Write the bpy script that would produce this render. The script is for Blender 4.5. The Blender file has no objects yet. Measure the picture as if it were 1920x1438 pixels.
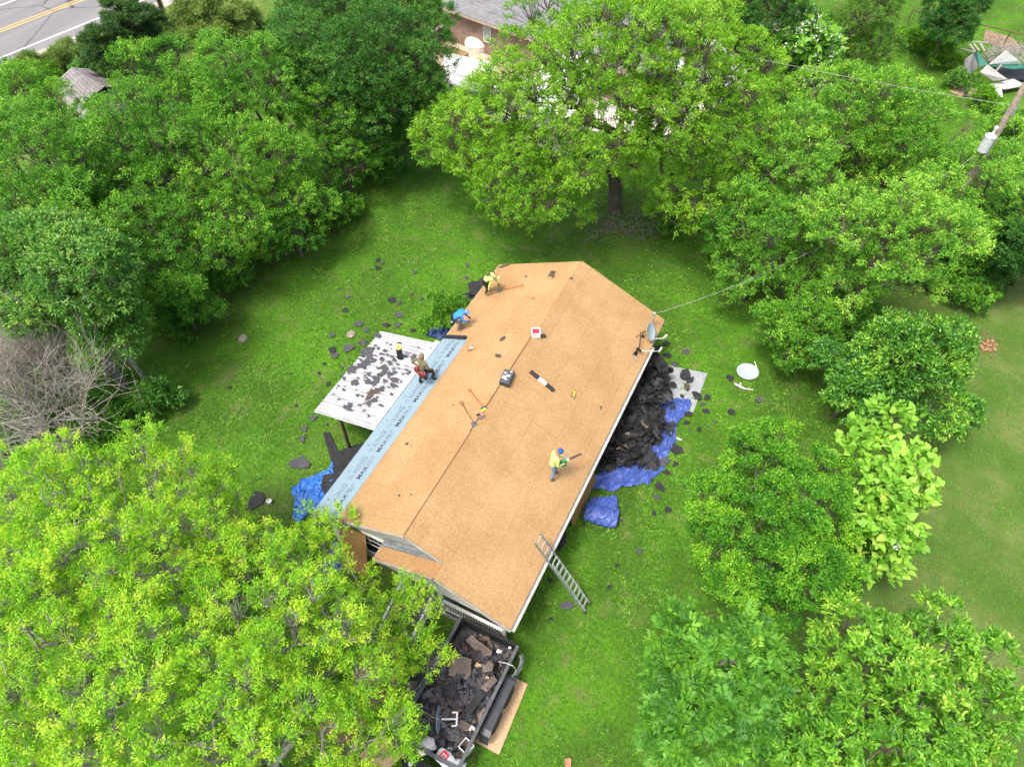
import bpy, math, random
import numpy as np
from mathutils import Vector, Matrix
S = bpy.context.scene
COL = S.collection
rad = math.radians

# ------------------------------------------------------------------ camera, world, sun, exposure
CAM = np.array([8.067, -8.162, 26.076])
YAW, PITCH, FPX = -0.46, 0.893, 1331.0
cd = bpy.data.cameras.new('camera')
cd.sensor_width = 36.0
cd.lens = 36.0 * FPX / 1920.0
cd.clip_start = 0.5
cd.clip_end = 2000
cam = bpy.data.objects.new('camera', cd)
cam.location = CAM
cam.rotation_euler = (math.pi / 2 - PITCH, 0, -YAW)
COL.objects.link(cam)
S.camera = cam

SUN_EL, SUN_AZ = rad(66), rad(200)          # azimuth clockwise from +Y
w = bpy.data.worlds.new('World')
S.world = w
w.use_nodes = True
wn = w.node_tree
bg = wn.nodes['Background']
sky = wn.nodes.new('ShaderNodeTexSky')
sky.sky_type = 'NISHITA'
sky.sun_disc = False
sky.sun_elevation = SUN_EL
sky.sun_rotation = SUN_AZ
sky.dust_density = 6.0
sky.air_density = 1.0
sky.ozone_density = 0.6
wn.links.new(sky.outputs[0], bg.inputs[0])
bg.inputs[1].default_value = 0.135
sd = bpy.data.lights.new('sun', 'SUN')
sd.energy = 1.5
sd.angle = rad(11)
sd.color = (1.0, 0.96, 0.9)
so = bpy.data.objects.new('sun', sd)
so.rotation_euler = (math.pi / 2 - SUN_EL, 0, math.pi - SUN_AZ)
COL.objects.link(so)
S.view_settings.view_transform = 'Standard'
S.view_settings.look = 'None'
S.view_settings.exposure = 1.12
S.view_settings.gamma = 1.0
S.view_settings.use_curve_mapping = False

_fw = np.array([math.sin(YAW) * math.cos(PITCH), math.cos(YAW) * math.cos(PITCH), -math.sin(PITCH)])
_rt = np.array([math.cos(YAW), -math.sin(YAW), 0])
_up = np.cross(_rt, _fw)

def at(px, py, z=0.0):
    """survey helper: where the sight line of photo pixel (px, py) meets height z"""
    d = _fw + _rt * (px - 960) / FPX + _up * (719 - py) / FPX
    p = CAM + d * (z - CAM[2]) / d[2]
    return (float(p[0]), float(p[1]), z)

def pxm(p):
    return FPX / float((np.array(p) - CAM) @ _fw)

RIDGE, SL = 4.4, 0.442
WL_, WR_, LEN = 4.234, 4.266, 15.27
def roof_z(x):
    return RIDGE - SL * abs(x)
def on_roof(px, py, side=1):
    d = _fw + _rt * (px - 960) / FPX + _up * (719 - py) / FPX
    t = (RIDGE - CAM[2] - SL * side * CAM[0]) / (d[2] + SL * side * d[0])
    p = CAM + d * t
    return tuple(float(v) for v in p)

# ------------------------------------------------------------------ materials
def nt(name):
    m = bpy.data.materials.new(name)
    m.use_nodes = True
    t = m.node_tree
    return m, t, t.nodes['Principled BSDF']

def N(t, typ, **kw):
    n = t.nodes.new(typ)
    for k, v in kw.items():
        if k.startswith('i_'):
            key = k[2:]
            n.inputs[int(key) if key.isdigit() else key.replace('_', ' ')].default_value = v
        else:
            setattr(n, k, v)
    return n

def ramp(t, stops, interp='LINEAR'):
    r = t.nodes.new('ShaderNodeValToRGB')
    r.color_ramp.interpolation = interp
    el = r.color_ramp.elements
    while len(el) < len(stops):
        el.new(0.5)
    for e, (p, c) in zip(el, stops):
        e.position = p
        e.color = (*c, 1) if len(c) == 3 else c
    return r

def mixc(t, fac, a, b, mode='MIX'):
    n = t.nodes.new('ShaderNodeMix')
    n.data_type = 'RGBA'
    n.blend_type = mode
    for i, v in ((0, fac), (6, a), (7, b)):
        if hasattr(v, 'links'):
            t.links.new(v, n.inputs[i])
        elif isinstance(v, (int, float)):
            n.inputs[i].default_value = v
        else:
            n.inputs[i].default_value = (*v, 1) if len(v) == 3 else v
    return n.outputs[2]

def math_n(t, op, a, b=0.0, clamp=False):
    n = t.nodes.new('ShaderNodeMath')
    n.operation = op
    n.use_clamp = clamp
    for i, v in ((0, a), (1, b)):
        if hasattr(v, 'links'):
            t.links.new(v, n.inputs[i])
        else:
            n.inputs[i].default_value = v
    return n.outputs[0]

def simple(name, c, rough=0.6, metal=0.0, var=0.25, scale=6.0, bump=0.0, bscale=30.0, spec=0.4):
    m, t, b = nt(name)
    tc = N(t, 'ShaderNodeTexCoord')
    no = N(t, 'ShaderNodeTexNoise', i_Scale=scale, i_Detail=5.0, i_Roughness=0.6)
    t.links.new(tc.outputs['Object'], no.inputs['Vector'])
    lo = tuple(max(0, v * (1 - var)) for v in c)
    hi = tuple(min(1, v * (1 + var)) for v in c)
    r = ramp(t, [(0.3, lo), (0.7, hi)])
    t.links.new(no.outputs['Fac'], r.inputs[0])
    t.links.new(r.outputs[0], b.inputs['Base Color'])
    b.inputs['Roughness'].default_value = rough
    b.inputs['Metallic'].default_value = metal
    b.inputs['Specular IOR Level'].default_value = spec
    if bump:
        n2 = N(t, 'ShaderNodeTexNoise', i_Scale=bscale, i_Detail=4.0)
        t.links.new(tc.outputs['Object'], n2.inputs['Vector'])
        bp = N(t, 'ShaderNodeBump', i_Strength=bump, i_Distance=0.05)
        t.links.new(n2.outputs['Fac'], bp.inputs['Height'])
        t.links.new(bp.outputs[0], b.inputs['Normal'])
    return m

def osb(name, base=(0.388, 0.250, 0.120), seams=True, dark=1.0):
    """pressed flakes: two layers of stretched voronoi cells, brick-texture sheet joints"""
    m, t, b = nt(name)
    tc = N(t, 'ShaderNodeTexCoord')
    lay = []
    for rot, sc_, st in ((0.5, 16.0, 3.0), (1.9, 21.0, 2.4)):
        mp = N(t, 'ShaderNodeMapping')
        mp.inputs['Rotation'].default_value = (0, 0, rot)
        mp.inputs['Scale'].default_value = (1, st, 1)
        t.links.new(tc.outputs['Object'], mp.inputs['Vector'])
        v = N(t, 'ShaderNodeTexVoronoi', i_Scale=sc_)
        t.links.new(mp.outputs[0], v.inputs['Vector'])
        sp = N(t, 'ShaderNodeSeparateColor')
        t.links.new(v.outputs['Color'], sp.inputs[0])
        lay.append(sp.outputs[0])
    f = math_n(t, 'ADD', math_n(t, 'MULTIPLY', lay[0], 0.55), math_n(t, 'MULTIPLY', lay[1], 0.45))
    B = [v * dark for v in base]
    r = ramp(t, [(0.12, (B[0] * 0.84, B[1] * 0.80, B[2] * 0.74)), (0.42, (B[0] * 0.97, B[1] * 0.96, B[2] * 0.94)),
                 (0.65, (B[0] * 1.04, B[1] * 1.05, B[2] * 1.06)), (0.9, (B[0] * 1.2, B[1] * 1.3, B[2] * 1.5))])
    t.links.new(f, r.inputs[0])
    c = r.outputs[0]
    no = N(t, 'ShaderNodeTexNoise', i_Scale=0.55, i_Detail=4.0, i_Roughness=0.6)
    t.links.new(tc.outputs['Object'], no.inputs['Vector'])
    rr = ramp(t, [(0.35, (0.90, 0.85, 0.79)), (0.62, (1.03, 1.03, 1.03))])
    t.links.new(no.outputs['Fac'], rr.inputs[0])
    c = mixc(t, 1.0, c, rr.outputs[0], 'MULTIPLY')
    if seams:
        mp = N(t, 'ShaderNodeMapping')
        mp.inputs['Rotation'].default_value = (0, 0, rad(90))
        mp.inputs['Location'].default_value = (0.35, 0.62, 0)
        t.links.new(tc.outputs['Object'], mp.inputs['Vector'])
        bt = N(t, 'ShaderNodeTexBrick', i_Scale=1.0)
        bt.inputs['Brick Width'].default_value = 2.44
        bt.inputs['Row Height'].default_value = 1.115
        bt.inputs['Mortar Size'].default_value = 0.005
        bt.inputs['Mortar Smooth'].default_value = 0.3
        bt.inputs['Color1'].default_value = (0.965, 0.955, 0.94, 1)
        bt.inputs['Color2'].default_value = (1.02, 1.02, 1.02, 1)
        bt.inputs['Mortar'].default_value = (0.58, 0.52, 0.45, 1)
        t.links.new(mp.outputs[0], bt.inputs['Vector'])
        c = mixc(t, 1.0, c, bt.outputs['Color'], 'MULTIPLY')
    t.links.new(c, b.inputs['Base Color'])
    b.inputs['Roughness'].default_value = 0.75
    b.inputs['Specular IOR Level'].default_value = 0.25
    bp = N(t, 'ShaderNodeBump', i_Strength=0.25, i_Distance=0.01)
    t.links.new(f, bp.inputs['Height'])
    t.links.new(bp.outputs[0], b.inputs['Normal'])
    return m

def striped(name, c1, c2, axis=0, freq=8.0, rough=0.6, metal=0.0, sharp=0.15, noise=0.3):
    m, t, b = nt(name)
    tc = N(t, 'ShaderNodeTexCoord')
    sx = N(t, 'ShaderNodeSeparateXYZ')
    t.links.new(tc.outputs['Object'], sx.inputs[0])
    fr = math_n(t, 'FRACT', math_n(t, 'MULTIPLY', sx.outputs[axis], freq))
    r = ramp(t, [(0.0, c2), (sharp, c1), (1.0, c1)])
    t.links.new(fr, r.inputs[0])
    no = N(t, 'ShaderNodeTexNoise', i_Scale=3.0, i_Detail=6.0)
    t.links.new(tc.outputs['Object'], no.inputs['Vector'])
    r2 = ramp(t, [(0.3, (1 - noise,) * 3), (0.7, (1, 1, 1))])
    t.links.new(no.outputs['Fac'], r2.inputs[0])
    t.links.new(mixc(t, 1.0, r.outputs[0], r2.outputs[0], 'MULTIPLY'), b.inputs['Base Color'])
    b.inputs['Roughness'].default_value = rough
    b.inputs['Metallic'].default_value = metal
    return m

def bricks(name, c1, c2, mortar, width, height, msize=0.01, rot=(0, 0, 0), rough=0.85, offset=0.5):
    m, t, b = nt(name)
    tc = N(t, 'ShaderNodeTexCoord')
    mp = N(t, 'ShaderNodeMapping')
    mp.inputs['Rotation'].default_value = rot
    t.links.new(tc.outputs['Object'], mp.inputs['Vector'])
    bt = N(t, 'ShaderNodeTexBrick', i_Scale=1.0)
    bt.offset = offset
    bt.inputs['Brick Width'].default_value = width
    bt.inputs['Row Height'].default_value = height
    bt.inputs['Mortar Size'].default_value = msize
    bt.inputs['Color1'].default_value = (*c1, 1)
    bt.inputs['Color2'].default_value = (*c2, 1)
    bt.inputs['Mortar'].default_value = (*mortar, 1)
    t.links.new(mp.outputs[0], bt.inputs['Vector'])
    no = N(t, 'ShaderNodeTexNoise', i_Scale=2.0, i_Detail=6.0)
    t.links.new(tc.outputs['Object'], no.inputs['Vector'])
    r2 = ramp(t, [(0.3, (0.72,) * 3), (0.7, (1.1, 1.1, 1.1))])
    t.links.new(no.outputs['Fac'], r2.inputs[0])
    t.links.new(mixc(t, 1.0, bt.outputs['Color'], r2.outputs[0], 'MULTIPLY'), b.inputs['Base Color'])
    b.inputs['Roughness'].default_value = rough
    return m

def leafmat(name, stops, trans=0.45, rough=0.55, gain=1.5):
    """leaf colours vary leaf by leaf and bough by bough through the 'tint' attribute"""
    m = bpy.data.materials.new(name)
    m.use_nodes = True
    t = m.node_tree
    t.nodes.clear()
    out = N(t, 'ShaderNodeOutputMaterial')
    a = N(t, 'ShaderNodeAttribute', attribute_name='tint')
    r = ramp(t, [(p_, (min(.62, c[0] * gain * .95), min(.72, c[1] * gain * 1.04), min(.3, c[2] * gain * .78))) for p_, c in stops])
    t.links.new(a.outputs['Fac'], r.inputs[0])
    p = N(t, 'ShaderNodeBsdfPrincipled')
    p.inputs['Roughness'].default_value = rough
    p.inputs['Specular IOR Level'].default_value = 0.35
    t.links.new(r.outputs[0], p.inputs['Base Color'])
    tr = N(t, 'ShaderNodeBsdfTranslucent')
    t.links.new(mixc(t, 1.0, r.outputs[0], (1.0, 1.05, 0.5), 'MULTIPLY'), tr.inputs[0])
    mx = N(t, 'ShaderNodeMixShader')
    mx.inputs[0].default_value = trans
    t.links.new(p.outputs[0], mx.inputs[1])
    t.links.new(tr.outputs[0], mx.inputs[2])
    t.links.new(mx.outputs[0], out.inputs[0])
    return m

# ------------------------------------------------------------------ mesh helpers
WL = {}
def empty(name, loc=(0, 0, 0), label=None, cat=None, group=None, rz=0.0):
    o = bpy.data.objects.new(name, None)
    COL.objects.link(o)
    o.location = loc
    o.rotation_euler = (0, 0, rz)
    o.empty_display_size = 0.2
    WL[o.name] = tuple(loc)
    tag(o, label, cat, group)
    return o

def tag(o, label=None, cat=None, group=None, kind=None):
    if label: o['label'] = label
    if cat: o['category'] = cat
    if group: o['group'] = group
    if kind: o['kind'] = kind
    return o

class MB:
    def __init__(self):
        self.v, self.f, self.m = [], [], []
    def add(self, vs, fs, mi=0):
        n = len(self.v)
        self.v += [tuple(map(float, p)) for p in vs]
        self.f += [tuple(n + i for i in f) for f in fs]
        self.m += [mi] * len(fs)
        return self
    def box(self, c, s, rz=0.0, R=None, mi=0, taper=1.0):
        x, y, z = s[0] / 2, s[1] / 2, s[2] / 2
        vs = [Vector(p) for p in ((-x, -y, -z), (x, -y, -z), (x, y, -z), (-x, y, -z),
              (-x * taper, -y * taper, z), (x * taper, -y * taper, z), (x * taper, y * taper, z), (-x * taper, y * taper, z))]
        M = R if R is not None else Matrix.Rotation(rz, 3, 'Z')
        return self.add([M @ p + Vector(c) for p in vs], [(0, 3, 2, 1), (4, 5, 6, 7), (0, 1, 5, 4), (1, 2, 6, 5), (2, 3, 7, 6), (3, 0, 4, 7)], mi)
    def bar(self, a, b, w, h=None, mi=0, up=(0, 0, 1)):
        """rectangular bar from a to b, w wide and h high"""
        h = h or w
        a, b = Vector(a), Vector(b)
        d = (b - a).normalized()
        u = Vector(up)
        if abs(d.dot(u)) > 0.98: u = Vector((0, 1, 0))
        s = d.cross(u).normalized() * (w / 2)
        u2 = s.cross(d).normalized() * (h / 2)
        vs = [a - s - u2, a + s - u2, a + s + u2, a - s + u2, b - s - u2, b + s - u2, b + s + u2, b - s + u2]
        return self.add(vs, [(0, 1, 2, 3), (7, 6, 5, 4), (0, 4, 5, 1), (1, 5, 6, 2), (2, 6, 7, 3), (3, 7, 4, 0)], mi)
    def tube(self, pts, r, n=8, mi=0, cap=True):
        pts = [Vector(p) for p in pts]
        rs = r if isinstance(r, (list, tuple)) else [r] * len(pts)
        rings = []
        for i, p in enumerate(pts):
            d = (pts[min(i + 1, len(pts) - 1)] - pts[max(i - 1, 0)]).normalized()
            u = Vector((0, 0, 1)) if abs(d.z) < 0.95 else Vector((1, 0, 0))
            s = d.cross(u).normalized(); u = s.cross(d)
            rings.append([p + s * rs[i] * math.cos(2 * math.pi * k / n) + u * rs[i] * math.sin(2 * math.pi * k / n) for k in range(n)])
        vs = [q for g in rings for q in g]
        fs = []
        for i in range(len(pts) - 1):
            for k in range(n):
                fs.append((i * n + k, i * n + (k + 1) % n, (i + 1) * n + (k + 1) % n, (i + 1) * n + k))
        if cap:
            fs.append(tuple(range(n - 1, -1, -1)))
            fs.append(tuple((len(pts) - 1) * n + k for k in range(n)))
        return self.add(vs, fs, mi)
    def lathe(self, prof, n=16, c=(0, 0, 0), M=None, mi=0):
        M = M or Matrix.Identity(3)
        vs, fs = [], []
        for r, z in prof:
            for k in range(n):
                a = 2 * math.pi * k / n
                vs.append(M @ Vector((r * math.cos(a), r * math.sin(a), z)) + Vector(c))
        for i in range(len(prof) - 1):
            for k in range(n):
                fs.append((i * n + k, i * n + (k + 1) % n, (i + 1) * n + (k + 1) % n, (i + 1) * n + k))
        fs.append(tuple(range(n - 1, -1, -1)))
        fs.append(tuple((len(prof) - 1) * n + k for k in range(n)))
        return self.add(vs, fs, mi)
    def slab(self, quad, th, mi=0):
        """polygon given by its top corners (counter-clockwise from above), thickness th along its normal"""
        q = [Vector(p) for p in quad]
        n = (q[1] - q[0]).cross(q[2] - q[0]).normalized()
        k = len(q)
        vs = q + [p - n * th for p in q]
        fs = [tuple(range(k)), tuple(range(2 * k - 1, k - 1, -1))]
        for i in range(k):
            j = (i + 1) % k
            fs.append((i, i + k, j + k, j))
        return self.add(vs, fs, mi)
    def build(self, name, mats, parent=None, smooth=False, loc=None):
        me = bpy.data.meshes.new(name)
        off = np.array(loc if loc is not None else ((0, 0, 0) if parent is None else WL.get(parent.name, (0, 0, 0))))
        vs = np.array(self.v, dtype=float) - off
        me.from_pydata([tuple(p) for p in vs], [], self.f)
        mats = mats if isinstance(mats, (list, tuple)) else [mats]
        for m in mats: me.materials.append(m)
        if len(mats) > 1: me.polygons.foreach_set('material_index', self.m)
        if smooth: me.polygons.foreach_set('use_smooth', [True] * len(me.polygons))
        me.update()
        o = bpy.data.objects.new(name, me)
        COL.objects.link(o)
        if parent is not None:
            o.parent = parent
        elif loc is not None:
            o.location = loc
        WL[o.name] = tuple(off)
        return o

def np_mesh(name, V, F, mats, parent=None, tint=None, smooth=False, loc=None):
    """fast mesh from a vertex array and an (m, k) face array"""
    off = np.array(loc if loc is not None else ((0, 0, 0) if parent is None else WL.get(parent.name, (0, 0, 0))))
    V = np.asarray(V, dtype=np.float32) - off.astype(np.float32)
    F = np.asarray(F, dtype=np.int32)
    me = bpy.data.meshes.new(name)
    me.vertices.add(len(V)); me.vertices.foreach_set('co', V.ravel())
    m, k = F.shape
    me.loops.add(m * k); me.loops.foreach_set('vertex_index', F.ravel())
    me.polygons.add(m)
    me.polygons.foreach_set('loop_start', np.arange(0, m * k, k, dtype=np.int32))
    me.polygons.foreach_set('loop_total', np.full(m, k, dtype=np.int32))
    if smooth: me.polygons.foreach_set('use_smooth', np.ones(m, dtype=bool))
    for mm in (mats if isinstance(mats, (list, tuple)) else [mats]): me.materials.append(mm)
    if tint is not None:
        a = me.attributes.new('tint', 'FLOAT', 'FACE')
        a.data.foreach_set('value', np.asarray(tint, dtype=np.float32))
    me.update(calc_edges=True)
    o = bpy.data.objects.new(name, me)
    COL.objects.link(o)
    if parent is not None: o.parent = parent
    elif loc is not None: o.location = loc
    WL[o.name] = tuple(off)
    return o

def nrm(a):
    return a / np.maximum(np.linalg.norm(a, axis=-1, keepdims=True), 1e-9)
# ------------------------------------------------------------------ ground, road
def ground_mat():
    m, t, b = nt('lawn')
    g = N(t, 'ShaderNodeNewGeometry')
    pos = g.outputs['Position']
    sx = N(t, 'ShaderNodeSeparateXYZ'); t.links.new(pos, sx.inputs[0])
    def noise(scale, det=5.0, ro=0.6, dist=0.0):
        n = N(t, 'ShaderNodeTexNoise', i_Scale=scale, i_Detail=det, i_Roughness=ro, i_Distortion=dist)
        t.links.new(pos, n.inputs['Vector'])
        return n.outputs['Fac']
    fine = noise(7.0, 9.0, 0.9)
    r1 = ramp(t, [(0.30, (0.020, 0.046, 0.008)), (0.45, (0.055, 0.125, 0.014)), (0.58, (0.095, 0.215, 0.018)), (0.74, (0.20, 0.33, 0.035))])
    t.links.new(fine, r1.inputs[0])
    big = noise(0.22, 5.0, 0.6)
    r2 = ramp(t, [(0.34, (0.74, 0.68, 0.85)), (0.48, (0.95, 0.96, 0.95)), (0.62, (1.30, 1.38, 0.95))])
    t.links.new(big, r2.inputs[0])
    c = mixc(t, 1.0, r1.outputs[0], r2.outputs[0], 'MULTIPLY')
    # dry thatch patches
    dry = noise(0.9, 9.0, 0.75, 0.4)
    r3 = ramp(t, [(0.53, (0, 0, 0)), (0.68, (0.85,) * 3)])
    t.links.new(dry, r3.inputs[0])
    rt = ramp(t, [(0.3, (0.11, 0.10, 0.045)), (0.7, (0.25, 0.22, 0.12))])
    t.links.new(noise(14.0, 6.0, 0.8), rt.inputs[0])
    c = mixc(t, r3.outputs[0], c, rt.outputs[0])
    # the neighbour's drier, mown lawn to the right
    mx = math_n(t, 'MULTIPLY', math_n(t, 'SUBTRACT', sx.outputs[0], 12.0), 0.3, True)
    my = math_n(t, 'MULTIPLY', math_n(t, 'SUBTRACT', 31.0, sx.outputs[1]), 0.2, True)
    mown = math_n(t, 'MULTIPLY', mx, my)
    rm = ramp(t, [(0.36, (0.062, 0.128, 0.022)), (0.49, (0.105, 0.165, 0.040)), (0.60, (0.21, 0.215, 0.095))])
    t.links.new(math_n(t, 'ADD', math_n(t, 'MULTIPLY', noise(0.35, 6.0, 0.65), 0.6), math_n(t, 'MULTIPLY', noise(11.0, 6.0, 0.8), 0.4)), rm.inputs[0])
    c = mixc(t, math_n(t, 'MULTIPLY', mown, 0.85), c, rm.outputs[0])
    vm = math_n(t, 'MULTIPLY', math_n(t, 'SUBTRACT', -33.0, sx.outputs[0]), 0.2, True)
    rv = ramp(t, [(0.3, (0.06, 0.13, 0.02)), (0.52, (0.12, 0.18, 0.04)), (0.70, (0.25, 0.24, 0.11))]); t.links.new(noise(1.1, 7.0, 0.75), rv.inputs[0])
    c = mixc(t, math_n(t, 'MULTIPLY', vm, 0.9), c, rv.outputs[0])
    # bare trodden earth
    spots = [(1700, 1120, 1.6, .35), (1760, 900, 1.2, .3), (1150, 430, 3.2, .8), (385, 560, 3.0, .75), (1470, 545, 2.6, .8), (1620, 640, 2.0, .7), (1690, 1050, 1.5, .4), (1850, 640, 1.0, .9), (1885, 520, 3.0, .8), (560, 440, 2.2, .6),
             (1530, 1190, 1.2, .7), (455, 635, .35, .9), (1440, 560, 1.5, .6), (620, 870, 2.0, .6), (440, 690, 1.2, .5), (640, 580, .5, .6), (1820, 640, .9, .8), (500, 960, 1.6, .7), (690, 1060, 3.0, .8), (1610, 1000, .9, .5)]
    dist_n = noise(0.8, 6.0, 0.7)
    acc = None
    for px, py, r, k in spots:
        p = at(px, py)
        dx = math_n(t, 'SUBTRACT', sx.outputs[0], p[0]); dy = math_n(t, 'SUBTRACT', sx.outputs[1], p[1])
        d = math_n(t, 'SQRT', math_n(t, 'ADD', math_n(t, 'MULTIPLY', dx, dx), math_n(t, 'MULTIPLY', dy, dy)))
        f = math_n(t, 'MULTIPLY', math_n(t, 'SUBTRACT', 1.25, math_n(t, 'DIVIDE', d, r)), k, True)
        acc = f if acc is None else math_n(t, 'MAXIMUM', acc, f)
    f = math_n(t, 'MULTIPLY', acc, math_n(t, 'MULTIPLY', math_n(t, 'SUBTRACT', dist_n, 0.30), 3.2, True), True)
    rd = ramp(t, [(0.3, (0.085, 0.068, 0.036)), (0.7, (0.20, 0.165, 0.105))])
    t.links.new(noise(5.0, 8.0, 0.75), rd.inputs[0])
    c = mixc(t, math_n(t, 'MULTIPLY', f, 0.8), c, rd.outputs[0])
    c = mixc(t, 1.0, c, (0.96, 1.04, 0.85), 'MULTIPLY')
    t.links.new(c, b.inputs['Base Color'])
    b.inputs['Roughness'].default_value = 0.9
    b.inputs['Specular IOR Level'].default_value = 0.15
    bp = N(t, 'ShaderNodeBump', i_Strength=0.9, i_Distance=0.08)
    t.links.new(noise(16.0, 6.0, 0.8), bp.inputs['Height'])
    t.links.new(bp.outputs[0], b.inputs['Normal'])
    return m

def hgt(x, y):
    """gentle roll of the ground away from the house (flat around it)"""
    d = np.hypot(np.asarray(x) - 0.0, np.asarray(y) - 8.0)
    k = np.clip((d - 26) / 20, 0, 1) * np.clip((np.asarray(x) + 40) / 10, 0, 1)
    return k * 0.14 * (np.sin(np.asarray(x) * 0.16 + 1.0) * np.cos(np.asarray(y) * 0.13) - 1.0)

def grid_ground():
    xs = np.unique(np.concatenate([np.linspace(-600, -80, 14), np.linspace(-80, 60, 71), np.linspace(60, 600, 14)]))
    ys = np.unique(np.concatenate([np.linspace(-500, -40, 12), np.linspace(-40, 90, 66), np.linspace(90, 800, 14)]))
    X, Y = np.meshgrid(xs, ys)
    Z = hgt(X, Y)
    V = np.stack([X.ravel(), Y.ravel(), Z.ravel()], 1)
    nx, ny = len(xs), len(ys)
    i = np.arange(nx - 1)[None, :] + np.arange(ny - 1)[:, None] * nx
    i = i.ravel()
    F = np.stack([i, i + 1, i + 1 + nx, i + nx], 1)
    o = np_mesh('ground', V, F, ground_mat(), smooth=True)
    tag(o, kind='structure')
grid_ground()

# road: runs past the far left corner
RD = Vector((0.19, 0.98, 0)).normalized()       # along the road
RN = Vector((RD.y, -RD.x, 0))                   # towards the house
def road():
    yl = Vector(at(80, 28))                     # on the yellow centre line
    def strip(name, a, b, z, mat, y0=-90, y1=120, kind='structure', wob=0.0):
        n = 60
        V, F = [], []
        rng = random.Random(4)
        for i in range(n + 1):
            s = y0 + (y1 - y0) * i / n
            for d in (a, b):
                p = yl + RD * s + RN * (d + (rng.uniform(-wob, wob) if d == b else 0))
                V.append((p.x, p.y, z))
        for i in range(n):
            F.append((2 * i, 2 * i + 1, 2 * i + 3, 2 * i + 2))
        o = np_mesh(name, V, F, mat)
        return tag(o, kind=kind)
    def asphalt():
        m, t, b = nt('asphalt')
        tc = N(t, 'ShaderNodeTexCoord')
        n1 = N(t, 'ShaderNodeTexNoise', i_Scale=30.0, i_Detail=6.0, i_Roughness=0.8); t.links.new(tc.outputs['Object'], n1.inputs['Vector'])
        mp = N(t, 'ShaderNodeMapping'); mp.inputs['Rotation'].default_value = (0, 0, rad(11)); mp.inputs['Scale'].default_value = (1, 0.04, 1)
        t.links.new(tc.outputs['Object'], mp.inputs['Vector'])
        n2 = N(t, 'ShaderNodeTexNoise', i_Scale=0.9, i_Detail=4.0); t.links.new(mp.outputs[0], n2.inputs['Vector'])
        r1 = ramp(t, [(0.3, (0.13, 0.13, 0.135)), (0.7, (0.24, 0.24, 0.245))]); t.links.new(n1.outputs['Fac'], r1.inputs[0])
        r2 = ramp(t, [(0.35, (0.85, 0.85, 0.85)), (0.65, (1.15, 1.12, 1.08))]); t.links.new(n2.outputs['Fac'], r2.inputs[0])
        vc = N(t, 'ShaderNodeTexVoronoi', feature='DISTANCE_TO_EDGE', i_Scale=0.16); 
        wz = N(t, 'ShaderNodeTexNoise', i_Scale=1.2, i_Detail=4.0); t.links.new(tc.outputs['Object'], wz.inputs['Vector'])
        t.links.new(mixc(t, 0.35, tc.outputs['Object'], wz.outputs['Color']), vc.inputs['Vector'])
        rc = ramp(t, [(0.0, (0.25,) * 3), (0.008, (1, 1, 1))]); t.links.new(vc.outputs['Distance'], rc.inputs[0])
        c = mixc(t, 1.0, mixc(t, 1.0, r1.outputs[0], r2.outputs[0], 'MULTIPLY'), rc.outputs[0], 'MULTIPLY')
        t.links.new(c, b.inputs['Base Color']); b.inputs['Roughness'].default_value = 0.85
        return m
    pw = simple('road paint white', (0.75, 0.75, 0.73), 0.7, var=0.12, scale=3)
    py_ = simple('road paint yellow', (0.72, 0.40, 0.10), 0.7, var=0.15, scale=3)
    strip('road', -5.6, 5.4, 0.010, asphalt())
    strip('gravel_shoulder', 5.4, 6.7, 0.006, simple('gravel', (0.40, 0.37, 0.33), 0.9, var=0.4, scale=12, bump=0.6, bscale=60), wob=0.35)
    for a, b in ((-0.28, -0.13), (0.13, 0.28)): strip('road_centre_line', a, b, 0.014, py_)
    for a in (-4.4, 4.1): strip('road_edge_line', a, a + 0.16, 0.014, pw)
road()

# ------------------------------------------------------------------ grass (uncountable: one object)
def house_mask(x, y):
    return (x > -3.9) & (x < 3.9) & (y > 0) & (y < 15.2)

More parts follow.
